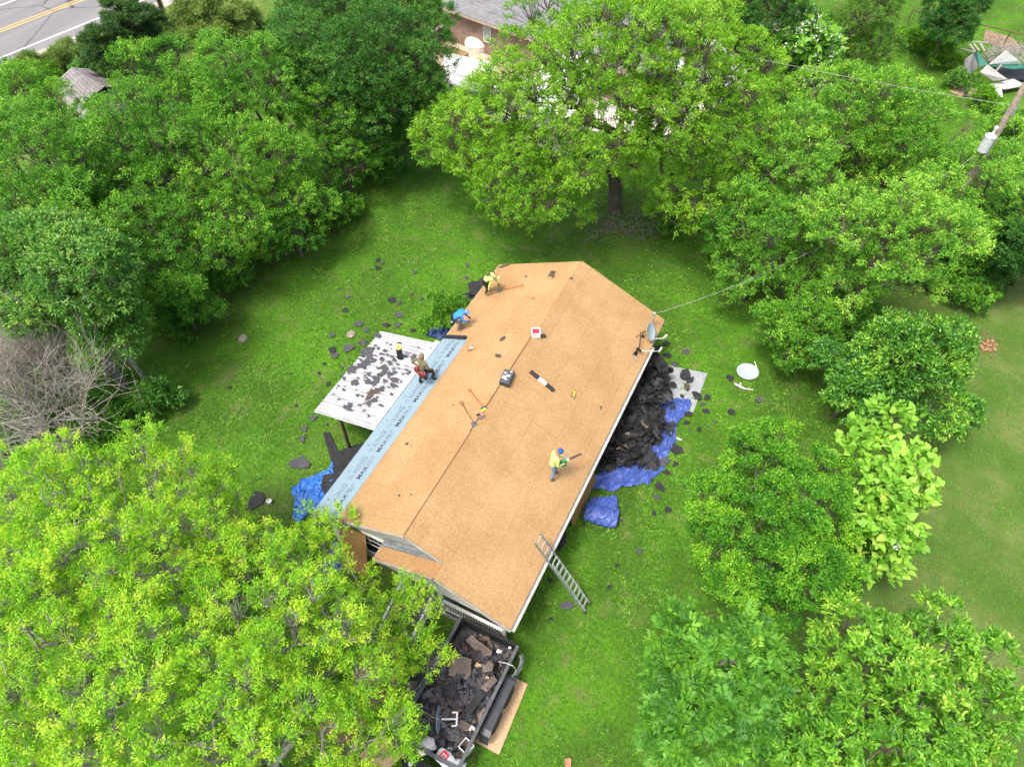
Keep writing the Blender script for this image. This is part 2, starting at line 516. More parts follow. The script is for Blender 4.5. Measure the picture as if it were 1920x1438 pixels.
def grass():
    rs = np.random.default_rng(5)
    n = 260000
    P = np.concatenate([np.stack([rs.uniform(-22, 30, n), rs.uniform(-9, 42, n)], 1), np.stack([rs.uniform(2, 34, n // 5), rs.uniform(38, 66, n // 5)], 1)])
    n = len(P)
    d = (P - CAM[:2]) @ _rt[:2]
    dep = (P - CAM[:2]) @ _fw[:2] + (-CAM[2]) * _fw[2]
    px = 960 + FPX * d / dep
    keep = (px > -60) & (px < 1980) & ~house_mask(P[:, 0], P[:, 1])
    lump = np.sin(P[:, 0] * 1.3 + 2 * np.sin(P[:, 1] * .7)) * np.sin(P[:, 1] * 1.1 + 1.7 * np.sin(P[:, 0] * .9)) + 0.6 * np.sin(P[:, 0] * 3.7 + P[:, 1] * 2.1)
    keep &= rs.uniform(-1.6, 1.0, n) < lump + 0.45
    P = P[keep]; lump = lump[keep]
    n = len(P)
    k = 3
    B = np.repeat(P, k, 0)
    B = np.concatenate([B + rs.normal(0, 0.035, B.shape), np.repeat(hgt(P[:, 0], P[:, 1]), k)[:, None]], 1)
    m = len(B)
    az = rs.uniform(0, 2 * np.pi, m)
    D = np.stack([np.cos(az), np.sin(az), rs.uniform(0.15, 1.3, m)], 1); D = nrm(D)
    Ln = rs.uniform(0.05, 0.115, m) * np.repeat(1 + 0.3 * np.clip(lump, -1, 1), k)
    W = rs.uniform(0.012, 0.026, m)
    sdv = nrm(np.cross(D, np.array([0, 0, 1.0])))
    tip = B + D * Ln[:, None] - np.array([0, 0, 1]) * (Ln * .2)[:, None]
    mid = B + D * (Ln * .5)[:, None]
    V = np.stack([B, mid - sdv * W[:, None], tip, mid + sdv * W[:, None]], 1).reshape(-1, 3)
    F = np.arange(m * 4).reshape(-1, 4)
    x_, y_ = P[:, 0], P[:, 1]
    cl = np.sin(x_ * 17 + 3 * np.sin(y_ * 5)) * np.sin(y_ * 19 + 3 * np.sin(x_ * 6)) + .7 * np.sin(x_ * 7.3 + 2 * np.sin(y_ * 3.1)) * np.sin(y_ * 8.1 + 2 * np.sin(x_ * 2.7))
    pt = np.clip(.40 + .22 * cl + .16 * lump + rs.normal(0, .12, n), 0.02, .82)
    pt = np.where(x_ > 13.5, .50 + .05 * cl + rs.normal(0, .05, n), pt)
    tn = np.clip(np.repeat(pt, k) + rs.normal(0, .07, m), 0.01, .98)
    Ln = Ln * np.where(np.repeat(x_ > 13.5, k), .55, 1 + .35 * np.repeat(np.clip(cl, -1, 1), k))
    sdv = nrm(np.cross(D, np.array([0, 0, 1.0])))
    tip = B + D * Ln[:, None] - np.array([0, 0, 1]) * (Ln * .2)[:, None]
    mid = B + D * (Ln * .5)[:, None]
    V = np.stack([B, mid - sdv * W[:, None], tip, mid + sdv * W[:, None]], 1).reshape(-1, 3)
    mat = leafmat('grass blades', [(0.0, (0.028, 0.085, 0.010)), (0.35, (0.055, 0.150, 0.014)), (0.65, (0.105, 0.235, 0.022)), (0.82, (0.17, 0.30, 0.04)), (1.0, (0.24, 0.24, 0.10))], trans=0.3, gain=1.3)
    o = np_mesh('grass', V, F, mat, tint=tn)
    tag(o, 'short green lawn grass with clover around the house', 'grass', kind='stuff')
grass()
# ------------------------------------------------------------------ trees
def seg_tubes(P0, P1, R0, R1, n=5):
    """many tapered tubes at once"""
    P0, P1 = np.asarray(P0, float), np.asarray(P1, float)
    R0, R1 = np.asarray(R0, float), np.asarray(R1, float)
    d = nrm(P1 - P0)
    ref = np.where((np.abs(d[:, 2]) > .95)[:, None], np.array([1., 0, 0]), np.array([0, 0, 1.]))
    s = nrm(np.cross(d, ref)); u = np.cross(s, d)
    a = np.arange(n) * 2 * np.pi / n
    ring = s[:, None, :] * np.cos(a)[None, :, None] + u[:, None, :] * np.sin(a)[None, :, None]
    A = P0[:, None, :] + ring * R0[:, None, None]
    B = P1[:, None, :] + ring * R1[:, None, None]
    V = np.concatenate([A, B], 1).reshape(-1, 3)
    base = (np.arange(len(P0)) * 2 * n)[:, None]
    k = np.arange(n); k2 = (k + 1) % n
    F = np.stack([base + k, base + k2, base + n + k2, base + n + k], 2).reshape(-1, 4)
    return V, F

DIAMOND = (np.array([[0, 0, 0], [.42, -.5, .03], [1, 0, -.10], [.42, .5, .03]]), np.array([[0, 1, 2, 3]]))
HEART = (np.array([[0, 0, 0], [-.08, -.30, .05], [.18, -.52, .07], [.62, -.34, .03], [1.05, 0, -.12], [.62, .34, .03], [.18, .52, .07], [-.08, .30, .05], [.45, 0, -.01]]),
         np.array([[0, 1, 2, 8], [2, 3, 4, 8], [8, 4, 5, 6], [0, 8, 6, 7]]))
BLADE = (np.array([[0, 0, 0], [.3, -.5, .04], [.7, -.42, 0], [1, 0, -.16], [.7, .42, 0], [.3, .5, .04]]), np.array([[0, 1, 4, 5], [1, 2, 3, 4]]))

def leaves(B, D, Nn, L, W, tpl):
    """place a leaf template: base points B, directions D, face normals Nn"""
    T, Fc = tpl
    S_ = nrm(np.cross(Nn, D)); Nn = np.cross(D, S_)
    V = (B[:, None, :] + D[:, None, :] * (T[None, :, 0] * L[:, None])[..., None]
         + S_[:, None, :] * (T[None, :, 1] * W[:, None])[..., None] + Nn[:, None, :] * (T[None, :, 2] * L[:, None])[..., None])
    k = len(T)
    F = (np.arange(len(B)) * k)[:, None, None] + Fc[None]
    return V.reshape(-1, 3), F.reshape(-1, Fc.shape[1]), len(Fc)

def rdir(rs, n):
    return nrm(rs.normal(size=(n, 3)))

def ph0(seed):
    return (seed * 2.399) % 6.28

def make_tree(name, label, cat, base, top, r, rz=None, lean=(0, 0), nb=None, rb=1.3, nt_=40, nl=16, ll=0.16, lw=0.065,
              spread=0.30, seed=1, mat=None, bark=None, tpl=DIAMOND, group=None, low=-0.45, trunk_r=None, fork=0.35, hue=0.0,
              twig=0.5, flat=0.7, gap=0.72, stems=1, pinn=0, flowers=None, droop=0.0, updir=0.35, crown_c=None, inner=0.3, lobes=None, extra=None, lobe_px=None):
    rs = np.random.default_rng(seed)
    base = np.array(base, float)
    rz = rz or r * 0.8
    cc = np.array([base[0] + lean[0], base[1] + lean[1], top - rz]) if crown_c is None else np.array(crown_c, float)
    root = empty(name, tuple(base), label, cat, group)
    # --- boughs: blue-noise on the skins of several uneven lobes
    SQ = np.array([r, r, rz * .55 + r * .45])
    if lobe_px:                              # lobes given by where the photo shows them (x, y, height, radius in pixels)
        lc = np.array([at(e[0], e[1], e[2]) for e in lobe_px]); LR = np.array([[e[3] / pxm(c_)] * 3 for e, c_ in zip(lobe_px, lc)]) * np.array([1, 1, .85]); lc = lc - cc
        nlb = len(lc)
    else:
        nlb = lobes or max(5, int(4 + r * 1.3))
        lc, lr = [np.array([0, 0, rz * .34]) + rs.normal(0, .08 * r, 3)], [.52]
        for i in range(nlb - 1):
            a_ = 2 * np.pi * (i + rs.uniform(-.25, .25)) / (nlb - 1) + ph0(seed)
            k_ = rs.uniform(.46, .70)
            lc.append(np.array([math.cos(a_) * r * k_, math.sin(a_) * r * k_, rz * rs.uniform(-.45, .42)])); lr.append(rs.uniform(.30, .48))
        if low < -.7:                        # boughs sweeping down to the ground
            for i in range(4):
                a_ = 1.57 * i + rs.uniform(-.5, .5); k_ = rs.uniform(.4, .62)
                lc.append(np.array([math.cos(a_) * r * k_, math.sin(a_) * r * k_, -rz * rs.uniform(.55, .8)])); lr.append(rs.uniform(.30, .42))
            nlb = len(lc)
        lc = np.array(lc); LR = np.array(lr)[:, None] * SQ
    NC = 9000
    wl_ = (LR[:, 0] ** 2); li = rs.choice(nlb, NC, p=wl_ / wl_.sum())
    cand = rdir(rs, NC)
    fr = np.where(rs.random(NC) < inner, rs.uniform(.25, .75, NC), rs.uniform(.84, 1.06, NC))
    pos = lc[li] + cand * fr[:, None] * np.maximum(LR[li] - rb * .4, rb * .3)
    ok = (pos[:, 2] > low * rz) | bool(lobe_px)
    for j in range(nlb):
        q = (pos - lc[j]) / LR[j]
        ok &= (np.linalg.norm(q, axis=1) > .72) | (li == j) | (rs.random(NC) < inner * .35)
    ok &= (cc[2] + pos[:, 2]) > base[2] + rb * .35
    pos = pos[ok]; li = li[ok]
    sel, sl = [], []
    md = rb * gap * 1.2
    nb = nb or 400
    for p, l_ in zip(pos, li):
        if not sel or (((np.array(sel) - p) ** 2).sum(1) > md * md).all():
            sel.append(p); sl.append(l_)
            if len(sel) >= nb: break
    bo = np.array(sel) + cc
    lobe_c = lc[np.array(sl)] + cc
    if extra:
        ex = np.array([at(*e) for e in extra]); bo = np.concatenate([bo, ex]); lobe_c = np.concatenate([lobe_c, ex - np.array([0, 0, .6])])
    nbh = len(bo)
    rbs = rb * rs.uniform(.62, 1.3, nbh)
    # --- tufts on every bough
    bi = np.repeat(np.arange(nbh), np.maximum(6, (nt_ * (rbs / rb) ** 2).astype(int)))
    td = rdir(rs, len(bi))
    out = nrm(nrm(bo - lobe_c)[bi] * .8 + nrm((bo - cc) / np.array([r, r, rz]))[bi] * .4 + np.array([0, 0, .15]))
    td = nrm(td + out * 0.55 + np.array([0, 0, updir + .15]))
    tr = rs.uniform(.55, 1.0, len(bi)) ** .6
    tp = bo[bi] + td * (tr * rbs[bi])[:, None] * np.array([1, 1, flat])
    ax = nrm(td + out * 0.4 + rs.normal(0, .35, td.shape) + np.array([0, 0, .25 - droop]))
    # --- leaves on every tuft
    ti = np.repeat(np.arange(len(tp)), nl)
    n = len(ti)
    along = rs.random(n)
    B = tp[ti] + ax[ti] * ((along - .35) * spread * 1.2)[:, None] + rs.normal(0, spread * .32, (n, 3)) * np.array([1, 1, .75])
    D = nrm(ax[ti] * .8 + rdir(rs, n) * .95 + np.array([0, 0, .05 - droop]))
    Nn = nrm(np.array([0, 0, 1.0]) + rdir(rs, n) * .75 + out[bi[ti]] * .35)
    tb = rs.uniform(0, 1, nbh)
    tint = np.clip(.40 + hue + .30 * (tb[bi[ti]] - .5) + .44 * (rs.random(len(tp))[ti] - .5) + .50 * (rs.random(n) - .5) + .10 * (along - .5), 0.01, .99)
    L = ll * rs.uniform(.65, 1.25, n); Wd = lw * rs.uniform(.7, 1.2, n)
    if pinn:                                   # compound leaves: leaflets in two rows along a drooping stalk
        q = pinn
        t_ = np.tile(np.linspace(.2, 1, q), n); sgn = np.tile(np.where(np.arange(q) % 2 == 0, 1., -1.), n)
        i2 = np.repeat(np.arange(n), q)
        Sd = nrm(np.cross(D, Nn))
        Bn = B[i2] + D[i2] * (t_ * L[i2])[:, None] - np.array([0, 0, 1]) * (t_ ** 2 * L[i2] * .22)[:, None]
        Dn = nrm(Sd[i2] * sgn[:, None] + D[i2] * .55 + rs.normal(0, .12, (len(i2), 3)) - np.array([0, 0, .15]))
        B, D, Nn, tint = Bn, Dn, nrm(Nn[i2] + rs.normal(0, .2, (len(i2), 3))), np.clip(tint[i2] + rs.uniform(-.06, .06, len(i2)), .01, .99)
        L = L[i2] * .42; Wd = L * .34
    V, F, per = leaves(B, D, Nn, L, Wd, tpl)
    np_mesh('crown', V, F, mat, root, tint=np.repeat(tint, per))
    if flowers:
        fm, frac = flowers
        pick = np.where((rs.random(len(tp)) < frac) & (td[:, 2] > 0.0))[0]
        fi = np.repeat(pick, 16)
        fp = tp[fi] + ax[fi] * .18 + rs.normal(0, .09, (len(fi), 3))
        V, F, per = leaves(fp, rdir(rs, len(fi)), rdir(rs, len(fi)), np.full(len(fi), .10), np.full(len(fi), .09), DIAMOND)
        np_mesh('blossom', V, F, fm, root)
    # --- wood: trunk, limbs to every bough, twigs to the tufts
    tr0 = trunk_r or max(.09, r * .055)
    nodes, par = [], []
    def addn(p, q):
        nodes.append(np.array(p, float)); par.append(q); return len(nodes) - 1
    fz = base[2] + (cc[2] - base[2]) * fork * 1.3
    for s in range(stems):
        off = np.array([0, 0, 0]) if stems == 1 else np.append(rs.normal(0, .25, 2), 0)
        q = addn(base + off + np.array([0, 0, -.1]), -1)
        ns = 4
        for i in range(1, ns + 1):
            f_ = i / ns
            p = (base + off * (1 + 1.5 * f_)) * (1 - f_) + (cc * .5 + (base + off * 3) * .5) * f_
            p[2] = base[2] + (fz - base[2]) * f_
            p[:2] += rs.normal(0, .06 * r * .3, 2)
            q = addn(p, q)
        for i in range(1, 4):                  # leader into the crown
            p = nodes[q] + (cc + np.array([0, 0, rz * .35]) - nodes[q]) * .33 + rs.normal(0, r * .07, 3)
            q = addn(p, q)
    tip0 = np.array(nodes[4])
    order = np.argsort(((bo - tip0) ** 2).sum(1))
    bnode = {}
    start = 3
    for b in order:
        NN = np.array(nodes)
        dv = np.linalg.norm(NN - bo[b], axis=1)
        dr = np.linalg.norm(NN - tip0, axis=1)
        cost = dv + .45 * dr + np.where(NN[:, 2] > bo[b][2] + .2 * rb, 1.0, 0)
        cost[:start] += 50
        j = int(np.argmin(cost))
        m_ = (nodes[j] + bo[b]) / 2 + rs.normal(0, dv[j] * .09, 3) - np.array([0, 0, dv[j] * .06])
        q = addn(m_, j)
        m2 = m_ * .45 + bo[b] * .55 + rs.normal(0, dv[j] * .05, 3)
        bnode[b] = addn(m2, q)
        bnode[b] = addn(bo[b] - np.array([0, 0, rbs[b] * .5]) - nrm(bo[b] - lobe_c[b]) * rbs[b] * .25, bnode[b])
    wgt = np.zeros(len(nodes))
    for b in bnode.values(): wgt[b] += 1
    for i in range(len(nodes) - 1, -1, -1):
        if par[i] >= 0: wgt[par[i]] += wgt[i]
    R = np.maximum(.012 * (r / 4 + .4), tr0 * np.sqrt(np.maximum(wgt, .25) / max(wgt.max(), 1)))
    ch = [i for i in range(len(nodes)) if par[i] >= 0]
    NN = np.array(nodes)
    P0, P1 = NN[[par[i] for i in ch]], NN[ch]
    R1_ = R[ch]; R0_ = np.minimum(R[[par[i] for i in ch]], R1_ * 1.5)
    V1, F1 = seg_tubes(P0, P1, R0_, R1_, 7)
    tw = np.where(rs.random(len(tp)) < twig)[0]
    if len(tw):
        bc = NN[[bnode[b] for b in bi[tw]]]
        md_ = bc * .5 + tp[tw] * .5 + rs.normal(0, .16 * rb, (len(tw), 3)) + np.array([0, 0, .12 * rb])
        rr0 = np.full(len(tw), .0085 * (r / 5 + .5)) * rs.uniform(.6, 1.3, len(tw)); 
        A_, FA = seg_tubes(bc, md_, rr0, rr0 * .7, 4)
        B_, FB = seg_tubes(md_, tp[tw] + ax[tw] * spread * .3, rr0 * .7, rr0 * .35, 4)
        V1 = np.concatenate([V1, A_, B_]); F1 = np.concatenate([F1, FA + (len(V1) - len(A_) - len(B_)), FB + (len(V1) - len(B_))])
    np_mesh('trunk', V1, F1, bark, root, smooth=True)
    return root

BARK = simple('grey bark', (0.125, 0.105, 0.08), 0.9, var=0.45, scale=7, bump=0.5)
BARKL = simple('pale bark', (0.28, 0.265, 0.235), 0.9, var=0.35, scale=9, bump=0.4)
G_ASH = leafmat('spring ash leaves', [(0, (0.075, 0.17, 0.012)), (.35, (0.160, 0.32, 0.020)), (.6, (0.265, 0.43, 0.028)), (.85, (0.38, 0.52, 0.045)), (1, (0.47, 0.56, 0.08))], .42, gain=1.85)
G_PEC = leafmat('pecan leaves', [(0, (0.040, 0.125, 0.010)), (.4, (0.100, 0.235, 0.016)), (.7, (0.175, 0.325, 0.024)), (1, (0.30, 0.42, 0.06))], .45)
G_ELM = leafmat('elm leaves', [(0, (0.026, 0.090, 0.012)), (.4, (0.062, 0.170, 0.018)), (.7, (0.115, 0.245, 0.024)), (1, (0.25, 0.36, 0.06))], .32, gain=1.8)
G_DRK = leafmat('dark leaves', [(0, (0.012, 0.050, 0.010)), (.45, (0.028, 0.100, 0.018)), (.75, (0.055, 0.150, 0.024)), (1, (0.11, 0.22, 0.05))], .35)
G_BLU = leafmat('bluish leaves', [(0, (0.028, 0.090, 0.020)), (.45, (0.072, 0.185, 0.036)), (.75, (0.15, 0.28, 0.060)), (1, (0.29, 0.38, 0.10))], .35, .45)
G_MAG = leafmat('glossy deep green leaves', [(0, (0.012, 0.055, 0.014)), (.45, (0.038, 0.120, 0.019)), (.75, (0.095, 0.205, 0.030)), (1, (0.23, 0.35, 0.06))], .25, .4, gain=1.9)
G_CAT = leafmat('broad pale leaves', [(0, (0.085, 0.20, 0.025)), (.5, (0.18, 0.33, 0.05)), (1, (0.31, 0.46, 0.09))], .38, .5, gain=1.75)
G_YAU = leafmat('yellow tipped shrub leaves', [(0, (0.018, 0.080, 0.008)), (.45, (0.050, 0.155, 0.012)), (.72, (0.12, 0.245, 0.018)), (1, (0.23, 0.33, 0.026))], .36, gain=2.0)
G_HIC = leafmat('hickory leaves', [(0, (0.030, 0.100, 0.012)), (.42, (0.080, 0.195, 0.021)), (.75, (0.160, 0.295, 0.032)), (1, (0.34, 0.43, 0.08))], .36, .45, gain=1.85)
G_OLV = leafmat('olive leaves', [(0, (0.028, 0.075, 0.010)), (.5, (0.070, 0.150, 0.018)), (1, (0.16, 0.24, 0.04))], .4)
G_CED = leafmat('cedar needles', [(0, (0.014, 0.042, 0.012)), (.5, (0.036, 0.090, 0.022)), (1, (0.10, 0.17, 0.04))], .2)
G_WEED = leafmat('pale seeding weeds', [(0, (0.07, 0.13, 0.03)), (.5, (0.15, 0.21, 0.06)), (1, (0.30, 0.31, 0.14))], .35)
FLW = simple('white blossom', (0.80, 0.78, 0.74), 0.7, var=0.06)

def tree_px(px, py, hc, rpx, **k):
    """crown centre seen at (px, py) at height hc; rpx = crown radius in photo pixels"""
    p = at(px, py, hc)
    r = rpx / pxm(p)
    rz = k.pop('rzf', .8) * r
    ln = k.pop('ln', (0, 0))
    return make_tree(k.pop('name', 'tree'), k.pop('label'), k.pop('cat', 'tree'), (p[0] - ln[0], p[1] - ln[1], float(hgt(p[0], p[1]))), hc + rz, r, rz=rz, crown_c=p, **k)
TG = 'trees around the house'
def plant_trees():
    near = dict(mat=G_ASH, bark=BARKL, rb=.60, nt_=16, nl=41, ll=.105, lw=.032, spread=.19, twig=.9, flat=.72, gap=1.12, name='ash_tree', group='yellow green ash trees by the house front', inner=.4, low=-.6, hue=.04)
    tree_px(215, 1000, 6.6, 255, label='yellow-green leafed ash tree spreading left of the blue tarp beside the bare brush', seed=11, rzf=.66, nb=330,
            lobe_px=[(120, 950, 7, 130), (285, 900, 6.8, 95), (275, 960, 6.5, 90), (385, 925, 5.4, 70), (200, 1060, 7.5, 130), (345, 1040, 6.3, 100), (40, 1050, 7, 120), (430, 960, 4.6, 45), (30, 900, 6, 70)],
            extra=[(600, 985, 3.4), (565, 1010, 3.6), (640, 978, 3.5), (520, 1005, 4), (470, 1000, 4), (580, 960, 3.2)], **near)
    tree_px(520, 1190, 6.0, 215, label='yellow-green leafed ash tree overhanging the front porch steps', seed=12, rzf=.66, nb=330,
            lobe_px=[(470, 1080, 6, 95), (590, 1095, 5.0, 70), (555, 1190, 6.6, 110), (650, 1190, 5.2, 70), (440, 1190, 7, 110), (690, 1285, 4.8, 60), (600, 1280, 6, 95), (655, 1120, 4.4, 40)],
            extra=[(755, 1108, 4.0), (782, 1128, 3.8), (800, 1150, 3.6), (750, 1165, 4.0), (775, 1205, 3.6), (802, 1212, 3.5), (690, 1090, 4.2), (640, 1050, 4.2), (610, 1030, 4.0), (740, 1245, 3.8), (700, 1180, 4.4), (795, 1182, 3.8), (715, 1230, 4.2), (735, 1140, 4.0), (808, 1238, 3.4)], **near)
    tree_px(120, 1300, 7.0, 250, label='yellow-green leafed ash tree in the bottom left corner', seed=13, rzf=.66, nb=330,
            lobe_px=[(80, 1180, 7.5, 130), (245, 1185, 7.5, 95), (50, 1340, 7, 130), (215, 1330, 7.5, 110), (130, 1450, 7, 130), (310, 1260, 6.6, 70), (-30, 1250, 6.5, 110)], **near)
    near4 = tree_px(470, 1400, 6.4, 260, label='yellow-green leafed ash tree next to the dump trailer, cut by the bottom edge', seed=14, rzf=.62, nb=330,
            lobe_px=[(420, 1330, 7, 115), (560, 1385, 6.4, 105), (680, 1380, 5.3, 80), (330, 1430, 7, 110), (705, 1320, 4.4, 42), (470, 1460, 7, 110), (640, 1460, 5.6, 90), (715, 1405, 4.4, 48)],
            extra=[(745, 1325, 4.0), (735, 1300, 4.2), (755, 1375, 3.8), (765, 1400, 3.6), (730, 1350, 4.2)], **near)
    rs = np.random.default_rng(9)
    P0, P1, R0, R1 = [], [], [], []
    def bare(p, d, L, r, lev):
        for i in range(4):
            d2 = nrm(d + rs.normal(0, .22, 3)); q = p + d2 * L / 4
            P0.append(p); P1.append(q); R0.append(r); R1.append(r * .82); p, d, r = q, d2, r * .82
            if lev < 3: bare(p, nrm(d + rdir(rs, 1)[0] * .8), L * rs.uniform(.45, .65), r * .65, lev + 1)
    a_, b_ = np.array(at(700, 1335, 4.3)), np.array(at(800, 1325, 3.3))
    bare(a_, nrm(b_ - a_), 1.9, .045, 0)
    a_, b_ = np.array(at(720, 1300, 4.2)), np.array(at(790, 1285, 3.6))
    bare(a_, nrm(b_ - a_), 1.1, .03, 1)
    V, F = seg_tubes(P0, P1, R0, R1, 5)
    np_mesh('bare_branch', V, F, BARKL, near4, smooth=True)
    # pecan behind the house
    c0 = at(1152, 395)
    make_tree('pecan_tree', 'big spreading bright green pecan tree standing right behind the house', 'tree', (c0[0], c0[1], 0), 12.4, 8.2, rz=4.9,
              lean=(-.9, -.4), nb=460, rb=.9, nt_=22, nl=34, ll=.135, lw=.052, spread=.25, seed=21, mat=G_PEC, bark=BARK, group=TG, low=-.9, trunk_r=.4, fork=.5, twig=.6, inner=.2, hue=.20, gap=1.0,
              lobe_px=[(1140, 110, 11, 120), (915, 245, 6, 95), (985, 335, 5, 95), (965, 120, 9, 62), (1205, 262, 6.8, 78), (1345, 230, 7.5, 110), (1255, 110, 10.5, 110), (1020, 180, 8.5, 100), (1310, 350, 4.8, 75), (1065, 385, 3.8, 50), (835, 255, 5, 65), (1110, 240, 8.5, 105), (1395, 140, 8, 75), (1050, 55, 10, 85), (1190, 20, 11.5, 85), (1310, 50, 10, 75), (1275, 395, 3.4, 45), (1220, 200, 9, 95)])
    mid = dict(mat=G_ELM, bark=BARK, rb=.92, nt_=32, nl=35, ll=.118, lw=.05, spread=.23, twig=.5, name='elm_tree', group=TG, inner=.28, nb=280, gap=1.0, low=-.85)
    dk = dict(mid, mat=G_DRK, name='oak_tree', nb=260)
    # left woods
    tree_px(735, 120, 6.6, 98, label='dense deep green tree at the top, left of the white shed', seed=31, rzf=1.05, hue=.24, lobe_px=[(765, 45, 7.6, 72), (700, 95, 8.2, 80), (770, 125, 7, 68), (700, 185, 5.8, 72), (765, 200, 4.8, 62), (795, 75, 6.8, 45), (725, 245, 3.4, 60)], **dict(dk, nb=360, gap=.86))
    tree_px(620, 75, 6.6, 95, label='deep green tree at the top edge behind the row of elms', seed=32, rzf=.95, hue=.26, lobe_px=[(625, 30, 7.8, 72), (575, 85, 7.6, 68), (650, 115, 7, 68), (590, 150, 6, 62), (680, 20, 7.4, 55)], **dict(dk, nb=300, gap=.88))
    tree_px(630, 235, 4.6, 100, label='mid green elm tree at the right end of the left woods', seed=33, rzf=.9, hue=.0, **mid)
    tree_px(460, 165, 7.0, 110, label='elm tree with pale twigs behind the others, below the tall pale weeds', seed=34, hue=.05, **mid)
    tree_px(335, 165, 6.6, 95, label='elm tree right of the small grey roofed shed', seed=35, hue=.05, **mid)
    tree_px(250, 270, 7.0, 140, label='broad elm tree in the middle of the left woods', seed=36, hue=.04, **mid)
    tree_px(430, 310, 5.8, 150, label='elm tree with the lightest leaves at the front of the left woods', seed=37, hue=.13, **mid)
    tree_px(90, 320, 6.5, 150, label='elm tree at the left edge, above the bluish ash', seed=38, hue=.05, **mid)
    tree_px(55, 215, 5.0, 100, label='elm tree at the left edge below the grassy road verge', seed=39, hue=.12, **mid)
    tree_px(540, 390, 3.2, 85, label='low elm tree leaning over the lawn at the front of the left woods', seed=40, hue=.08, **mid)
    tree_px(320, 440, 4.0, 120, label='shadowed elm tree between the bluish ash and the lawn', seed=41, hue=-.02, **mid)
    tree_px(150, 440, 5.6, 110, label='small elm tree right behind the bluish ash tree', seed=42, hue=.06, **mid)
    tree_px(330, 545, 2.6, 70, label='low leafy tree at the woods edge right of the bluish ash', seed=43, hue=.02, rzf=.8, **dict(mid, nb=100, rb=.6))
    tree_px(100, 545, 6.5, 125, label='bluish green tree with a bare grey trunk above the dead brush', seed=44, rzf=.62, low=-.2, lobe_px=[(60, 480, 7.2, 75), (150, 510, 7.2, 85), (60, 560, 6, 65), (180, 570, 5.8, 60), (10, 520, 6.5, 60), (110, 460, 7, 60), (230, 610, 4.6, 40)],
            mat=G_BLU, bark=BARKL, rb=.7, nt_=22, nl=24, ll=.17, lw=.06, spread=.24, twig=.6, name='ash_tree', group=TG, nb=130, trunk_r=.2, hue=.12, ln=(0.2, -.3))
    tree_px(215, 625, 4.0, 60, label='bluish green low limbed tree touching the right side of the dead brush', seed=45, rzf=.8,
            mat=G_BLU, bark=BARKL, rb=.7, nt_=26, nl=18, ll=.20, lw=.075, spread=.26, twig=.6, name='ash_tree', group=TG, nb=26, hue=.05)
    tree_px(255, 85, 3.6, 85, label='dark feathery cedar beside the road in the top left', seed=46, rzf=1.1, mat=G_CED, bark=BARK, rb=.7, nt_=46, nl=26, ll=.20, lw=.035, spread=.22, twig=.3, name='cedar_tree', group=TG, nb=90, updir=.9, hue=.05)
    # right woods
    tree_px(1465, 300, 6.5, 115, label='elm tree to the right of the big pecan, in front of the white blossoming tree', seed=51, hue=.20, rzf=.95, **mid)
    tree_px(1430, 450, 4.0, 115, label='deep green elm tree at the lawn edge right of the pecan trunk', seed=52, hue=.03, rzf=.9, **mid)
    tree_px(1600, 235, 6.8, 130, label='light topped elm tree in the middle of the right woods', seed=53, hue=.24, **mid)
    tree_px(1700, 260, 6.4, 120, label='elm tree left of the utility pole transformer', seed=54, hue=.20, **mid)
    tree_px(1665, 440, 6.4, 150, label='elm tree with yellowish top above the round glossy tree', seed=55, hue=.26, rzf=.85, **mid)
    tree_px(1530, 490, 3.4, 95, label='elm tree with drooping boughs at the right lawn edge', seed=56, hue=.12, **mid)
    tree_px(1500, 610, 2.8, 75, label='small elm tree beside the lawn, nearest the fallen dish', seed=57, hue=.10, **dict(mid, nb=100, rb=.6))
    tree_px(1825, 345, 6.2, 100, label='elm tree under the transformer of the utility pole', seed=58, hue=.16, lobe_px=[(1825, 325, 6.6, 70), (1760, 350, 6, 65), (1875, 335, 6, 60), (1820, 405, 4.5, 70), (1850, 295, 6.8, 36), (1815, 320, 7.4, 40), (1900, 290, 5.5, 40), (1890, 390, 4.5, 50)], **mid)
    tree_px(1890, 245, 4.4, 55, label='light green tree behind the leaning utility pole', seed=59, hue=.22, **dict(mid, nb=100, rb=.6))
    tree_px(1890, 440, 3.2, 90, label='dark bush at the right edge above the bare earth', seed=60, hue=.05, rzf=.9, **dict(dk, nb=120, rb=.65))
    tree_px(1430, 45, 6.5, 95, label='dark green tree at the top edge behind the white blossoming tree', seed=61, hue=.02, **dk)
    tree_px(1390, 10, 7.0, 70, label='dark green tree at the top edge behind the pecan crown', seed=67, hue=.06, **dk)
    tree_px(1500, 95, 5.0, 78, label='tree with large leaves and white blossom near the overhead wire', seed=62, rzf=.95, mat=G_CAT, bark=BARK, rb=.85, nt_=24, nl=8, ll=.34, lw=.26, spread=.28, twig=.4,
            name='catalpa_tree', group=TG, nb=70, hue=-.30, tpl=HEART, flowers=(FLW, .75))
    tree_px(1618, 45, 5.0, 82, label='olive green tree at the top, right of the white blossoming tree', seed=63, rzf=1.15, **dict(mid, mat=G_OLV, nb=160))
    tree_px(1790, 18, 4.0, 52, label='small dark tree beside the wire fence in the top right', seed=64, **dict(dk, nb=90, rb=.6))
    tree_px(1700, 700, 3.0, 128, label='round glossy deep green tree between the two lawns', seed=65, rzf=.78, mat=G_MAG, bark=BARK, rb=.75, nt_=34, nl=22, ll=.17, lw=.075, spread=.2, twig=.3, name='magnolia_tree', group=TG, nb=190, hue=.20, inner=.25, gap=.95)
    tree_px(1600, 720, 2.4, 75, label='deep green lower half of bushes left of the round glossy tree', cat='bush', seed=66, rzf=.8, mat=G_MAG, bark=BARK, rb=.7, nt_=30, nl=20, ll=.16, lw=.07, spread=.2, twig=.3, name='bush', group=TG, nb=60, hue=.02)
